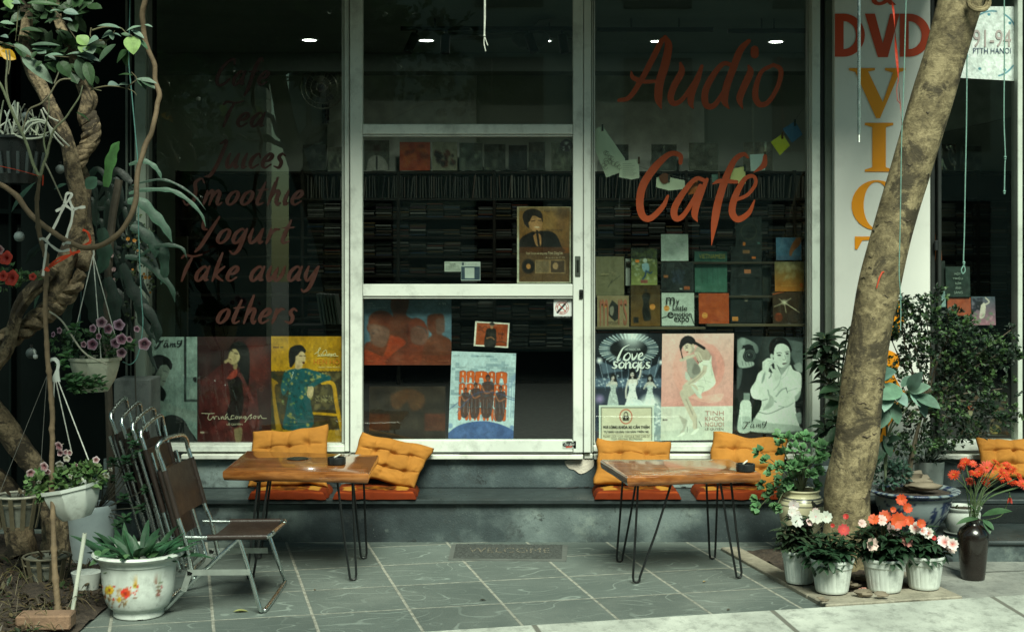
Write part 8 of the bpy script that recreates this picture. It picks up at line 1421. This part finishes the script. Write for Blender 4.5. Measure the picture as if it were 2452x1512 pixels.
for ps, w, c in (([(780, 995), (860, 972), (920, 995), (960, 1040), (978, 1090)], 26, CL), ([(800, 1120), (870, 1100), (980, 1085), (1080, 1120), (1180, 1190), (1245, 1270)], 14, CM), ([(780, 1170), (850, 1150), (980, 1145), (1060, 1160), (1150, 1220), (1220, 1300), (1245, 1370)], 24, CL), ([(770, 1215), (850, 1220), (930, 1300), (1000, 1380), (1040, 1465)], 56, CL), ([(560, 1150), (545, 1080), (520, 1050)], 0.1, CM), ([(640, 1130), (660, 1000), (690, 900), (722, 855)], 54, (.05, .14, .04)), ([(790, 1370), (870, 1410), (930, 1490), (940, 1560)], 60, CM), ([(830, 1560), (920, 1500), (1010, 1480), (1100, 1500), (1130, 1560)], 22, CM)): strapleaf([(x * D1, y * D1) for x, y in ps], w * D1 * 1.15, c)
B = lambda x, y: (x * .3563, 538.7 + y * .3563)
for ps, w, c in (([(900, -20), (980, 60), (1080, 160), (1105, 300), (1080, 400)], 80, CM), ([(840, 210), (950, 230), (1060, 320), (1150, 420), (1176, 520)], 50, CM), ([(820, 260), (880, 420), (940, 520), (960, 620), (1000, 700), (1050, 780)], 90, CD_), ([(680, 20), (700, 150), (690, 250), (660, 330)], 95, CM), ([(590, 300), (620, 450), (640, 600), (650, 700)], 120, CD_), ([(720, 350), (760, 480), (770, 600), (760, 680)], 90, CD_), ([(1030, 660), (1000, 800), (1020, 900), (1060, 980)], 30, CD_), ([(480, 470), (450, 600), (460, 700)], 60, CD_), ([(300, 120), (220, 180), (170, 260)], 50, CD_), ([(250, 470), (230, 560)], 60, CM), ([(900, 520), (980, 560), (1060, 700), (1050, 800)], 60, CD_)): strapleaf([B(x, y) for x, y in ps], w * .3563, c, 6.95)
a, b = P(216, 402, 6.45), P(206, 455, 6.42); lf.leaf(P(232, 424, 6.42), P(206, 450, 6.42) - P(232, 424, 6.42), CAMV, .075, .06, CL, .1, .2, 6); lf.leaf(P(85, 436, 6.4), P(12, 500, 6.4) - P(85, 436, 6.4), CAMV + UP, .19, .035, CM, .2, .2, 8); lf.leaf(P(160, 440, 6.5), P(128, 448, 6.5) - P(160, 440, 6.5), CAMV + UP, .07, .025, CM, .2, .2, 6)
for k in range(34):
 x, y = rnd.uniform(225, 325), rnd.uniform(430, 720); a = rnd.uniform(0, 6.28); L_ = rnd.uniform(50, 110); strapleaf([(x, y), (x + .5 * L_ * math.cos(a), y - 20 + .5 * L_ * math.sin(a)), (x + L_ * math.cos(a), y + 30 + L_ * abs(math.sin(a)))], rnd.uniform(10, 22), rc(CD_, .4), 7.2)
st.tube(cr([Vector((P(270, 0, 7.1).x, 7.1, .0)), P(262, 1000, 7.1), P(255, 800, 7.1), P(265, 560, 7.1), P(285, 430, 7.1)], 5), [.02] * 21, 8, col=(.06, .05, .035)); st.build('stem', M['stem'], dt); lf.build('foliage', M['leaf'], dt)
t = thing('shade_flowers', 'straggling plant with tiny orange and dull pink flowers in deep shade', 'plant', (P(330, 0, 7.2).x, 7.2, .3)); lf = MB(); fl = MB(); st = MB()
crown(lf, [(P(325, 640, 7.2), (.11, .08, .28), 1), (P(345, 590, 7.2), (.07, .06, .12), .5)], 500, .022, .012, [(.015, .03, .012), (.03, .05, .015)], rows=2)
for x, y, r_, c in ((307, 572, 5, 0), (322, 576, 5, 0), (350, 627, 5, 0), (345, 656, 4, 0), (358, 664, 5, 0), (348, 664, 5, 0), (330, 600, 3, 0), (318, 645, 3, 0), (360, 700, 3, 0), (268, 612, 5, 1), (273, 645, 6, 1), (273, 669, 4, 1), (298, 660, 4, 1)): flat_flower(fl, P(x, y, 7.08), (rnd.uniform(-.3, .3), -1, .3), r_ * 7.08 / F, [(.5, .2, .02)] * 3 if c == 0 else [(.3, .16, .16), (.35, .22, .22), (.3, .2, .2)], 6, .1, (.2, .08, .02))
st.tube(cr([P(330, 1100, 7.2), P(322, 800, 7.2), P(328, 600, 7.2)], 4), .004, 5, col=(.04, .04, .03)); st.build('stem', M['stem'], t); lf.build('foliage', M['leaf'], t, smooth=False); fl.build('blossom', M['petal'], t)
PUR = dict(rim=(.52, .38, .44), mid=(.30, .14, .20), deep=(.05, .012, .028)); PK2 = dict(rim=(.60, .50, .50), mid=(.42, .26, .28), deep=(.20, .06, .07)); WHT = dict(rim=(.66, .66, .62), mid=(.6, .58, .5), deep=(.35, .34, .2))
def basket(c, rx, h, tilt=None, col=None):
 pr = [(0, .004), (rx * .50, 0), (rx * .55, .008), (rx * .80, h * .38), (rx * .94, h * .75), (rx * .96, h - .018), (rx * 1.03, h - .014), (rx * 1.04, h), (rx * .97, h), (rx * .93, h - .02), (0, h - .03)]
 return pr
def octo(a, z): return 1 / max(math.cos((a % (math.pi / 4)) - math.pi / 8), .92) * .965
t = thing('petunia_basket', 'upper white hanging basket of purple veined petunias on three white cords', 'hanging basket', P(227, 936, 6.35), 'hanging petunia baskets'); c = P(227, 936, 6.35); rx = 60 * 6.35 / F; h = 82 * 6.35 / F
pot(t, c, basket(c, rx, h), mat('weathered_white_plastic', (.50, .51, .40), .5, var=.2, scale=9, dirt=.35), 48, octo); soil_disc(t, c, rx * .92, h - .03); mb = MB(); lf = MB(); fl = MB()
hk = P(223, 610, 6.35)
for a in (R(-150), R(-60), R(20)): e = c + Vector((rx * math.cos(a), rx * math.sin(a), h)); q = [hk.lerp(e, s_) for s_ in np.linspace(0, 1, 8)]; mb.tube(q, .0024, 6, col=(.5, .52, .46))
mb.tube([hk + UP * .03, hk + Vector((.004, 0, .005)), hk - UP * .012], .004, 6, col=(.5, .52, .46)); mb.build('cord', M['rope'], t)
crown(lf, [(c + Vector((0, 0, h + .05)), (.15, .11, .06), 1), (c + Vector((.10, -.04, h + .04)), (.09, .07, .05), .5), (c + Vector((-.12, -.05, h + .06)), (.06, .06, .05), .35)], 620, .030, .014, [(.03, .07, .03), (.05, .11, .04)], rows=3, clump=5)
for x, y, n in ((178, 782, 9), (160, 848, 8), (152, 868, 7)): rosette(lf, P(x, y, 6.2), n, .045, .018, (.07, .17, .06), .2, 0, .3)
for k in range(22): rosette(lf, P(rnd.uniform(150, 245), rnd.uniform(898, 932), 6.2 + rnd.uniform(-.03, .04)), 7, .036, .017, (.06, .14, .055), .1, 0, .3)
for x, y, r_ in ((243, 771, 13), (285, 777, 14), (222, 786, 10), (259, 787, 12), (291, 811, 13), (276, 821, 13), (221, 824, 14), (346, 823, 15), (200, 824, 8), (310, 812, 8), (291, 844, 12), (142, 791, 8), (127, 800, 7), (328, 787, 8), (236, 805, 8)):
 trumpet(fl, P(x, y, 6.2 + rnd.uniform(-.04, .05)), (rnd.uniform(-.5, .5) + (x - 230) * .006, -1, rnd.uniform(-.1, .5)), r_ * 6.2 / F, **{k: rc(v, .12) for k, v in PUR.items()})
st = MB(); st.tube(cr([P(118, 745, 6.2), P(150, 770, 6.2), P(200, 842, 6.15), P(257, 872, 6.1)], 5), .004, 7, col=(.35, .34, .26)); st.build('twig', M['stem'], t); lf.build('foliage', M['leaf'], t, smooth=False); fl.build('blossom', M['petal'], t)
t = thing('petunia_basket', 'lower white hanging basket of wilting pink and white petunias hung by a plastic hook', 'hanging basket', P(183, 1238, 6.0), 'hanging petunia baskets'); c = P(183, 1238, 6.0); rx = 70 * 6.0 / F; h = 78 * 6.0 / F; TL = Matrix.Rotation(R(-11), 3, 'Y')
pot(t, c, basket(c, rx, h), M['plastic'], 48, octo, tilt=TL);
ct_ = c + TL @ Vector((0, 0, h - .03)); mb = MB(); vs = [ct_] + [ct_ + TL @ Vector((rx * .9 * math.cos(a), rx * .9 * math.sin(a), 0)) for a in np.linspace(0, 2 * math.pi, 21)[:-1]]; mb.add(vs, [(0, 1 + i, 1 + (i + 1) % 20) for i in range(20)]); mb.build('soil', M['soil'], t)
lf = MB(); fl = MB(); mb = MB(); hk = P(134, 913, 6.0)
for sx_, e in ((-4, (122, 1168)), (0, (171, 1080)), (6, (212, 1100))): e_ = P(*e, 6.0 + (.08 if e[0] == 171 else -.06)); mb.tube([hk + Vector((sx_ * 6 / F, 0, 0)), e_], .0026, 6, col=(.56, .58, .52))
mb.build('cord', M['rope'], t); mb = MB(); D5 = lambda x, y: P(x * .2771, 838 + y * .2771, 6.0)
mb.prism([D5(*p) for p in ((452, 272), (455, 225), (485, 160), (490, 120), (470, 92), (445, 92), (430, 108), (425, 90), (440, 66), (480, 62), (508, 88), (515, 125), (508, 170), (512, 225), (520, 272))], (0, .008, 0)); mb.build('hook', M['plastic'], t)
crown(lf, [(c + TL @ Vector((0, 0, h + .02)), (.13, .09, .05), 1), (c + TL @ Vector((.10, -.04, h + .03)), (.06, .06, .05), .5), (c + TL @ Vector((-.12, -.04, h + .03)), (.05, .05, .05), .4)], 620, .034, .018, [(.06, .12, .035), (.10, .19, .06), (.14, .22, .08)], rows=3, clump=5)
E = lambda x, y: (x * .2771, 838 + y * .2771)
for x, y, r_, kk in ((507, 830, 42, PK2), (380, 1005, 40, PK2), (265, 1060, 36, PK2), (520, 885, 28, PK2), (600, 885, 24, PK2), (830, 945, 28, PK2), (575, 935, 30, WHT), (515, 985, 34, WHT), (690, 1120, 32, WHT), (605, 1090, 24, WHT), (918, 1085, 32, WHT), (955, 1030, 20, WHT), (410, 1050, 26, PK2), (570, 880, 24, PK2), (335, 1140, 20, WHT), (660, 990, 16, PK2)):
 ex = E(x, y); trumpet(fl, P(*ex, 5.88 + rnd.uniform(-.03, .06)), (rnd.uniform(-.6, .6), -.8, rnd.uniform(-.9, .1) if kk is WHT else rnd.uniform(-.3, .3)), r_ * .2771 * 5.9 / F * 1.05, **{k: rc(v, .12) for k, v in kk.items()})
lf.build('foliage', M['leaf'], t, smooth=False); fl.build('blossom', M['petal'], t)
def slat(c, r0, r1, h, lb, rimc):
 t = thing('slatted_basket', lb, 'basket', c, 'slatted baskets under the liana'); mb = MB(); mb.tube([c + Vector((r0 * math.cos(a), r0 * math.sin(a), h)) for a in np.linspace(0, 2 * math.pi, 33)], .0055, 8, col=rimc, caps=False); mb.build('rim', M['stem'], t)
 mb = MB(); mb.lathe([(0, .01), (r1 * .8, .01), (r0 * .88, h * .97), (r0 * .8, h * .97), (0, h * .85)], c, 24, col=(.16, .17, .14)); mb.build('liner', M['stem'], t)
 for k in range(12):
  a = 2 * math.pi * k / 12; d = Vector((math.cos(a), math.sin(a), 0)); w = Vector((-d.y, d.x, 0)) * .010; mb = MB(); p, q = c + d * (r1 + .004), c + d * (r0 + .006) + UP * (h - .004); mb.prism([p - w, p + w, q + w, q - w], d * .005, (.10, .085, .05)); mb.build('slat', M['stem'], t, smooth=False)
 mb = MB(); mb.tube([c + Vector((r0 * .97 * math.cos(a), r0 * .97 * math.sin(a), h * .78)) for a in np.linspace(0, 2 * math.pi, 25)], .003, 5, col=(.2, .18, .12), caps=False); mb.build('wire', M['stem'], t)
 mb = MB()
 for k in range(16): mb.leaf(c + Vector((rnd.uniform(-.5, .5) * r0, rnd.uniform(-.5, .5) * r0, h * .96)), rdir(.2), UP, .05, .02, rc((.10, .08, .05), .5), .2, .2, 3)
 mb.build('dry_leaves', M['leaf'], t); return t
slat(P(45, 1262, 6.35), .098, .070, .145, 'slatted basket with a pale rim cut by the left edge of the picture', (.45, .44, .36)); t_ = bpy.data.objects['slatted_basket']
mb = MB(); c = P(45, 1262, 6.35); mb.tube([c + Vector((.09, 0, .145)), P(112, 900, 6.35)], .0012, 5, col=(.2, .2, .18)); mb.tube([c + Vector((-.09, 0, .145)), P(112, 900, 6.35)], .0012, 5, col=(.2, .2, .18)); mb.build('wire', M['rope'], t_)
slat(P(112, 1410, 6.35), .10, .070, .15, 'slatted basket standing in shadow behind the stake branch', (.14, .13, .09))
t = thing('orchid_pot', 'dark slotted orchid pot bristling with bare grey roots at the upper left', 'pot', P(45, 440, 6.75)); c = P(45, 440, 6.75); mb = MB()
mb.lathe([(0, 0), (.10, 0), (.13, .10), (.15, .205), (.16, .21), (.16, .222), (.14, .22), (.12, .1), (0, .18)], c, 30, col=(.9, 1.1, 1.1)); mb.build('pot', M['black_plastic'], t)
mb = MB()
for k in range(9): a = R(-160 + k * 17.5); d = Vector((math.cos(a), math.sin(a), 0)); p = c + d * .125 + UP * .045; mb.tube([p, p + d * .02 + UP * .10], .009, 8, col=(.05, .065, .065))
mb.build('slot', M['gloss'], t); mb = MB()
for k in range(34):
 b = c + Vector((rnd.uniform(-.11, .14), rnd.uniform(-.09, .02), .215)); e = b + Vector((rnd.uniform(-.06, .12), rnd.uniform(-.05, .05), rnd.uniform(.03, .18))); q = cr([b, b.lerp(e, .5) + rdir(0) * .03, e], 5); mb.tube(q, list(np.linspace(.0055, .003, len(q))), 6, col=rc((.20, .23, .18), .4))
for ps in ([(50, 315), (70, 292), (98, 288), (115, 298), (125, 330)], [(30, 320), (60, 332), (95, 330), (112, 324)], [(40, 300), (42, 268), (43, 245)], [(28, 325), (35, 290), (30, 255)], [(60, 318), (75, 300), (95, 292), (108, 296)]): mb.tube(cr([P(x, y, 6.6) for x, y in ps], 5), .0055, 7, col=(.27, .30, .24))
mb.build('root', M['stem'], t)
for x, y, r_, b, lb in ((46, 566, 12.5, .12, 'white globe toned grey for shade on the light string left of the liana, the lowest bright one'), (144, 405, 11, .11, 'white globe toned grey for shade on the light string beside the liana'), (62, 278, 10, .07, 'white globe toned dark grey for shade behind the orchid roots, the upper of two'), (70, 300, 10, .055, 'white globe toned dark grey for shade behind the orchid roots, the lower of two'), (75, 845, 13, .05, 'white globe toned dark grey for shade below the twisted liana')):  # white globes; the shade they hang in is put into each grey
 t = thing('globe_light', lb, 'string light', P(x, y, 6.85), 'unlit globes of a light string'); mb = MB(); mb.sphere(P(x, y, 6.85), r_ * 6.85 / F, 20, 14, col=(b * 1.6, b * 2.0, b * 1.95)); mb.build('globe', M['plain'], t); mb = MB(); mb.tube([P(x, y - r_ * .95, 6.85), P(x, y - r_ - 8, 6.85)], .007, 8); mb.build('cap', M['black_plastic'], t)
t = thing('glass_bulb', 'tiny clear bulb hanging below the twisted liana', 'string light', P(85, 851, 6.3)); mb = MB(); mb.sphere(P(85, 853, 6.3), .011, 12, 10, col=(.4, .42, .4), sc=(1, 1, 1.1)); mb.build('bulb', M['gloss'], t); mb = MB(); mb.tube([P(84, 846, 6.3), P(81, 836, 6.3)], .005, 7, col=(.5, .52, .48)); mb.build('socket', M['plain'], t)
def tie(pts, Y, w, c, lb, nm='ribbon', loops=()):
 mb = MB(); allp = [pts] + list(loops)
 for ps in allp:
  q = cr([P(x, y, Y) for x, y in ps], 6); n = len(q); vs = []
  for i, p in enumerate(q): t_ = (Vector(q[min(i + 1, n - 1)]) - Vector(q[max(i - 1, 0)])).normalized(); s_ = t_.cross(Vector((.3 * math.sin(i * .5), -1, 0))).normalized() * w * (.55 + .45 * abs(math.cos(i * .35))); vs += [Vector(p) - s_, Vector(p) + s_, ]
  mb.add(vs, [(2 * i, 2 * i + 1, 2 * i + 3, 2 * i + 2) for i in range(n - 1)], c)
 return tag(mb.build(nm, M['plain'], None, smooth=False), lb, 'ribbon')
H = lambda x, y: (x * .2574, 359 + y * .2574); WR = (.55, .56, .50); OR_ = L3(196, 62, 26)
tie([H(690, 550), H(740, 535), H(795, 530)], 6.36, .007, WR, 'white ribbon knotted round the liana with trailing tails', loops=[[H(680, 550), H(655, 490), H(645, 465)], [H(600, 500), H(615, 420), H(640, 400), H(665, 420), H(610, 505)], [H(600, 505), H(660, 550), H(680, 552)], [H(680, 555), H(665, 660), H(635, 750), H(612, 835)], [H(600, 510), H(560, 545), H(518, 570)], [H(600, 510), H(545, 630), H(480, 760), H(428, 838)]])
tie([H(365, 832), H(395, 822), H(425, 838)], 5.90, .006, WR, 'white ribbon round the stake branch stretched to the liana', loops=[[H(425, 838), H(480, 890), H(560, 940), H(650, 925)], [H(432, 870), H(425, 960), H(408, 1080), H(400, 1170)], [H(580, 880), H(615, 862), H(660, 862)]])
tie([H(770, 740), H(815, 765), H(838, 820), H(840, 850)], 6.34, .006, OR_, 'orange red ribbon lashed from the stake branch to the knot of the liana', loops=[[H(845, 855), H(780, 885), H(725, 895)], [H(640, 920), H(660, 950), H(690, 975)], [H(745, 940), H(660, 970), H(560, 1030), H(455, 1090)], [H(700, 950), H(640, 980), H(540, 1010), H(460, 1080)]])
tie([H(418, 1100), H(436, 1112), H(455, 1102)], 5.90, .010, OR_, 'orange red binding wound round the stake branch')
mb = MB(); mb.tube(cr([P(*H(0, 150), 6.15), P(*H(180, 190), 6.12), P(*H(365, 243), 6.0)], 4), .0016, 5, col=OR_); mb.tube([P(*H(400, 232), 5.95), P(*H(397, 330), 5.95)], .003, 5, col=OR_); tag(mb.build('cord', M['rope']), 'thin orange cord running from the left edge to the stake branch', 'cord')
mb = MB(); mb.tube(cr([P(312, -40, 6.9), P(310, 60, 6.9), P(308, 140, 6.9), P(316, 230, 6.9), P(325, 330, 6.9), P(330, 400, 6.9), P(332, 560, 6.9), P(338, 700, 6.85), P(342, 780, 6.8), P(330, 850, 6.7), P(312, 872, 6.6), P(295, 866, 6.5)], 6), .003, 6, col=(.06, .16, .14)); mb.tube(cr([P(188, 625, 6.7), P(194, 700, 6.7), P(190, 780, 6.7)], 5), .003, 6, col=(.05, .12, .11)); tag(mb.build('hose', M['rope']), 'thin dark green hose hanging by the left window post and curling under the basket', 'hose')
t = thing('red_petunia', 'scarlet petunias with small green leaves at the left edge of the picture', 'plant', P(-20, 700, 6.3)); lf = MB(); fl = MB(); st = MB()
crown(lf, [(P(5, 665, 6.35), (.10, .06, .05), 1), (P(60, 668, 6.35), (.06, .05, .03), .6)], 260, .026, .014, [(.05, .11, .04), (.09, .17, .06)], rows=3)
for x, y, r_ in ((14, 617, 17), (27, 665, 19), (6, 660, 13), (78, 662, 9)): trumpet(fl, P(x, y, 6.2), (rnd.uniform(-.3, .4), -1, .2), r_ * 6.2 / F, (.62, .06, .03), (.58, .05, .03), (.35, .03, .02))
trumpet(fl, P(-2, 598, 6.2), (.3, -1, 0), .02, (.5, .35, .35), (.45, .2, .22), (.2, .05, .06)); st.tube(cr([P(-60, 700, 6.35), P(0, 680, 6.35), P(70, 670, 6.35)], 4), .003, 5, col=(.06, .1, .04)); st.build('stem', M['stem'], t); lf.build('foliage', M['leaf'], t, smooth=False); fl.build('blossom', M['petal'], t)
fc = G(312, 1491); fc = Vector((fc.x, fc.y + .13, .002)); sc_ = fc.y / F
t = thing('painted_flower_pot', 'large white plastic pot printed with yellow and red flowers holding saw edged greens', 'potted plant', fc)
R0 = 108 * sc_; pr = [(0, .02), (.098, .022), (.104, .0), (.110, .004), (.112, .026), (.135, .045), (.153, .09), (.160, .15), (.164, .19), (.166, .2), (.172, .204), (.175, .222), (.198, .230), (.203, .238), (.198, .246), (.172, .244), (.165, .22), (0, .19)]
hgt = (1491 - 1335) * sc_ * .96; kz = hgt / .240; kr = R0 / .200; pr = [(a * kr, b * kz) for a, b in pr]
A = Art(640, 1120, 1260, 1420, 150, (0, 0, 0)); A.a[:] = (200, 206, 198)
g = random.Random(4)
def bloom(x, y, r_, c1, c2, sd=0):
 for k in range(14): a = k * 2.4; A.ell(x + r_ * .5 * math.cos(a), y + r_ * .45 * math.sin(a), r_ * .38, r_ * .30, tuple(c1[i] + g.uniform(-25, 25) for i in range(3)), g.uniform(0, 180), .2, .9)
 A.ell(x, y, r_ * .3, r_ * .25, c2, 0, .3)
for k in range(42): a, b = g.uniform(760, 1010), g.uniform(1180, 1320); A.ell(a, b, 16, 6, g.choice([(120, 90, 50), (150, 110, 70), (176, 140, 96), (110, 60, 30)]), g.uniform(0, 180), .3, .75)
bloom(800, 1205, 40, (206, 170, 40), (150, 90, 30)); bloom(918, 1230, 44, (200, 72, 34), (150, 40, 24)); bloom(870, 1275, 22, (206, 170, 60), (150, 110, 40)); bloom(990, 1172, 22, (190, 160, 60), (120, 90, 30)); bloom(766, 1252, 16, (120, 90, 60), (80, 60, 40))
for x, y in ((838, 1180), (740, 1170), (832, 1272), (1000, 1210), (978, 1225), (955, 1190), (930, 1195), (990, 1235), (745, 1185), (1010, 1180)): A.ell(x, y, 9, 9, (196, 60, 40), 0, .2)
for x in (1170, 1160, 1150):
 for y in (1150, 1180, 1210, 1240): A.ell(x + g.uniform(-12, 12), y, 12, 11, g.choice([(160, 70, 70), (130, 90, 70), (100, 110, 80)]), 0, .3, .8)
for k in range(9): A.rect(783, 1280 + k * 6, 787, 1283 + k * 6, (90, 90, 80)); A.rect(795, 1276 + k * 6, 801, 1280 + k * 6, (90, 90, 80))
A.ell(820, 1330, 6, 6, (150, 80, 50)).spots(20, (660, 1130, 1200, 1400), 2.5, [(80, 76, 66)], .6, 3); A.grain(2, 3)
col = A.colours(1.0) / lin((200, 206, 198)); n = 160; q = [pr[0], pr[1]] + [(float(a), float(b)) for a, b in cr(pr[2:8], 9)] + pr[8:]
vs = []; cc = []
mb = MB()
for j, (r_, z) in enumerate(q):
 for k in range(n):
  a = 2 * math.pi * k / n; p = fc + Vector((r_ * math.cos(a), r_ * math.sin(a), z - (.010 if (z < .004 and math.cos(a * 5) > .9) else 0) * -1)); vs.append(p); c_ = (1, 1, 1)
  if math.sin(a) < -.05 and .02 < z < .2 * kz and j > 2:
   px = CX + p.x * F / p.y; py = HY + (CH - p.z) * F / p.y; u = (px / .3269 - 640) / 620; v = ((py - 1017.6) / .3269 - 1120) / 300
   if 0 <= u < 1 and 0 <= v < 1: c_ = tuple(col[min(int(v * A.ny), A.ny - 1), min(int(u * A.nx), A.nx - 1)])
  cc.append(c_)
mb.add(vs, [(j * n + k, j * n + (k + 1) % n, (j + 1) * n + (k + 1) % n, (j + 1) * n + k) for j in range(len(q) - 1) for k in range(n)], cc); mb.build('pot', M['plastic'], t); soil_disc(t, fc, .155 * kr, .205 * kz)
lf = MB()
for k in range(60):
 a = rnd.uniform(0, 6.28); rr_ = rnd.uniform(0, .11); b = fc + Vector((rr_ * math.cos(a) * 1.2, rr_ * math.sin(a), .2 * kz)); d = Vector((math.cos(a) * rnd.uniform(.3, 1.1), math.sin(a) * .6, rnd.uniform(.5, 1.3))).normalized(); L_ = rnd.uniform(.12, .20); c_ = rc((.018, .058, .028), .4)
 lf.leaf(b, d, Vector((-d.x, -d.y - .4, .6)), L_, rnd.uniform(.026, .038), c_, rnd.uniform(.15, .6), .4, 10, .8, tipcol=rc((.035, .10, .045), .3))
for x, y in ((362, 1333), (335, 1340), (290, 1342), (268, 1350), (240, 1330)): rosette(lf, P(x, y, fc.y - .1), 5, .05, .03, (.08, .17, .07), .1, 0, .3)
fl = MB(); flat_flower(fl, P(343, 1337, fc.y - .12), (0, -1, .3), .014, [(.5, .4, .4), (.6, .56, .52), (.6, .56, .52)]); fl.build('blossom', M['petal'], t); lf.build('foliage', M['leaf'], t)
gc = Vector((P(216, 0, 6.75).x, 6.75, .01)); t = thing('grey_planter', 'tall smooth blue grey planter with soil behind the lower petunia basket', 'planter', gc); rg = 61 * 6.75 / F; hh = P(0, 1210, 6.75).z
pot(t, gc, [(0, .004), (rg * .82, 0), (rg * .86, .01), (rg * .95, hh * .5), (rg, hh - .03), (rg * .99, hh - .008), (rg * .94, hh), (rg * .88, hh - .006), (rg * .86, hh - .03), (0, hh - .04)], M['pot_grey'], 44); soil_disc(t, gc, rg * .85, hh - .028)
lf = MB(); st = MB()
for k, (x, y) in enumerate(((322, 1060), (330, 1085), (300, 1100), (336, 1215), (300, 1240), (282, 1255), (295, 1190), (318, 1040), (350, 1170), (262, 1145), (270, 1105), (308, 1140), (240, 1150), (220, 1145))): rosette(lf, P(x, y, 6.66 + rnd.uniform(-.05, .05)), 9, .040, .018, (.03, .08, .035), .3, 0, .3); st.tube(cr([Vector((gc.x + .03, gc.y, hh - .03)), P((x + 250) / 2, (y + 1200) / 2 + 10, 6.68), P(x, y, 6.66)], 4), .0026, 5, col=(.05, .05, .035))
lf.build('foliage', M['leaf'], t); st.build('stem', M['stem'], t)
mb = MB(); a, b = P(203, 1276, 5.75), G(172, 1474, .02); d = (b - a); mb.tube([a, b], 5.2 * 5.75 / F, 18, col=(.95, .93, .85)); mb.tube([a - d * .001, a + d * .003], 3.6 * 5.75 / F, 14, col=(.3, .3, .28)); tag(mb.build('plastic_pipe', M['plastic']), 'white plastic pipe stuck leaning in the soil beside the painted pot', 'pipe')
mb = MB(); mb.bbox(-.105, .105, -.05, .05, 0, .058, .006); o = mb.build('brick', mat('clay_brick', (.20, .12, .075), .9, var=.35, scale=14, bump=.9, bscale=90, dirt=.4)); o.location = G(100, 1507, .03) + Vector((0, .05, -.004)); o.rotation_euler = (0, 0, R(4)); tag(o, 'weathered red brick lying on the soil at the bottom left edge', 'brick')
mb = MB(); c = G(164, 1440, .03); mb.lathe([(0, 0), (.05, 0), (.06, .06), (.066, .08), (.06, .08), (0, .07)], Vector((c.x, c.y + .25, .02)), 24); tag(mb.build('broken_pot', M['plastic']), 'low white broken pot in the shade behind the white pipe', 'pot')
mb = MB()
for k in range(1500):
 x = rnd.uniform(-2.9, -1.68); y = 5.35 + rnd.random() ** 1.4 * 1.5
 if x > -1.78 + (y - 5.6) * -.1 and y < 5.9: x -= .2
 d = rdir(.1); d.z = abs(d.z) * .35; mb.leaf((x, y, .030 + rnd.uniform(0, .025)), d, UP, rnd.uniform(.02, .06), rnd.uniform(.006, .022), rc(rnd.choice([(.08, .06, .03), (.05, .035, .02), (.12, .09, .05), (.03, .025, .015), (.03, .05, .02)]), .4), rnd.uniform(-.2, .4), .3, 3)
for k in range(150):
 x, y = rnd.uniform(-2.6, -1.75), rnd.uniform(5.45, 6.6); a = rnd.uniform(0, 6.28); L_ = rnd.uniform(.05, .16); p = Vector((x, y, .03)); mb.tube(cr([p, p + Vector((math.cos(a) * L_ * .5, math.sin(a) * L_ * .5, L_ * rnd.uniform(.2, .7))), p + Vector((math.cos(a) * L_, math.sin(a) * L_, .01))], 3), .0014, 4, col=rc((.12, .10, .05), .4))
tag(mb.build('leaf_litter', M['leaf'], None, smooth=False), 'dry leaves and stalks littering the soil under the liana', 'litter', None, 'stuff')
t = thing('opposite_tree', 'dark street tree mirrored in the upper glass of the door', 'tree', (-2.6, -5.5, -.12)); mb = MB(); mb.tube(cr([(-2.5, -5.5, -.12), (-2.7, -5.5, 1.5), (-3.3, -5.6, 3.2), (-3.6, -5.6, 5)], 5), [.20 - .006 * k for k in range(16)], 12); mb.build('trunk', M['bark'], t)
mb = MB(); twigs(mb, (-3.2, -5.55, 3), [(-1.4, -5.5, 4.6), (-4.8, -5.5, 4.5), (-2.2, -5.4, 5.2), (-.6, -5.4, 3.8), (-4.4, -5.3, 3.2), (-2.0, -5.2, 3.6)], .05, .012, (.3, .25, .2), .15, 8); mb.build('branch', M['stem'], t)
mb = MB(); crown(mb, [((-1.4, -5.5, 4.4), (1.1, .8, .7), 1), ((-4.4, -5.5, 4.6), (1.1, .8, .8), 1), ((-2.7, -5.4, 5.3), (1.3, .8, .7), 1), ((-.5, -5.4, 3.8), (.7, .5, .5), .5), ((-4.6, -5.3, 3.2), (.5, .5, .5), .3)], 1700, .16, .09, [GM_, GD], clump=5); mb.build('crown', M['leaf'], t, smooth=False)
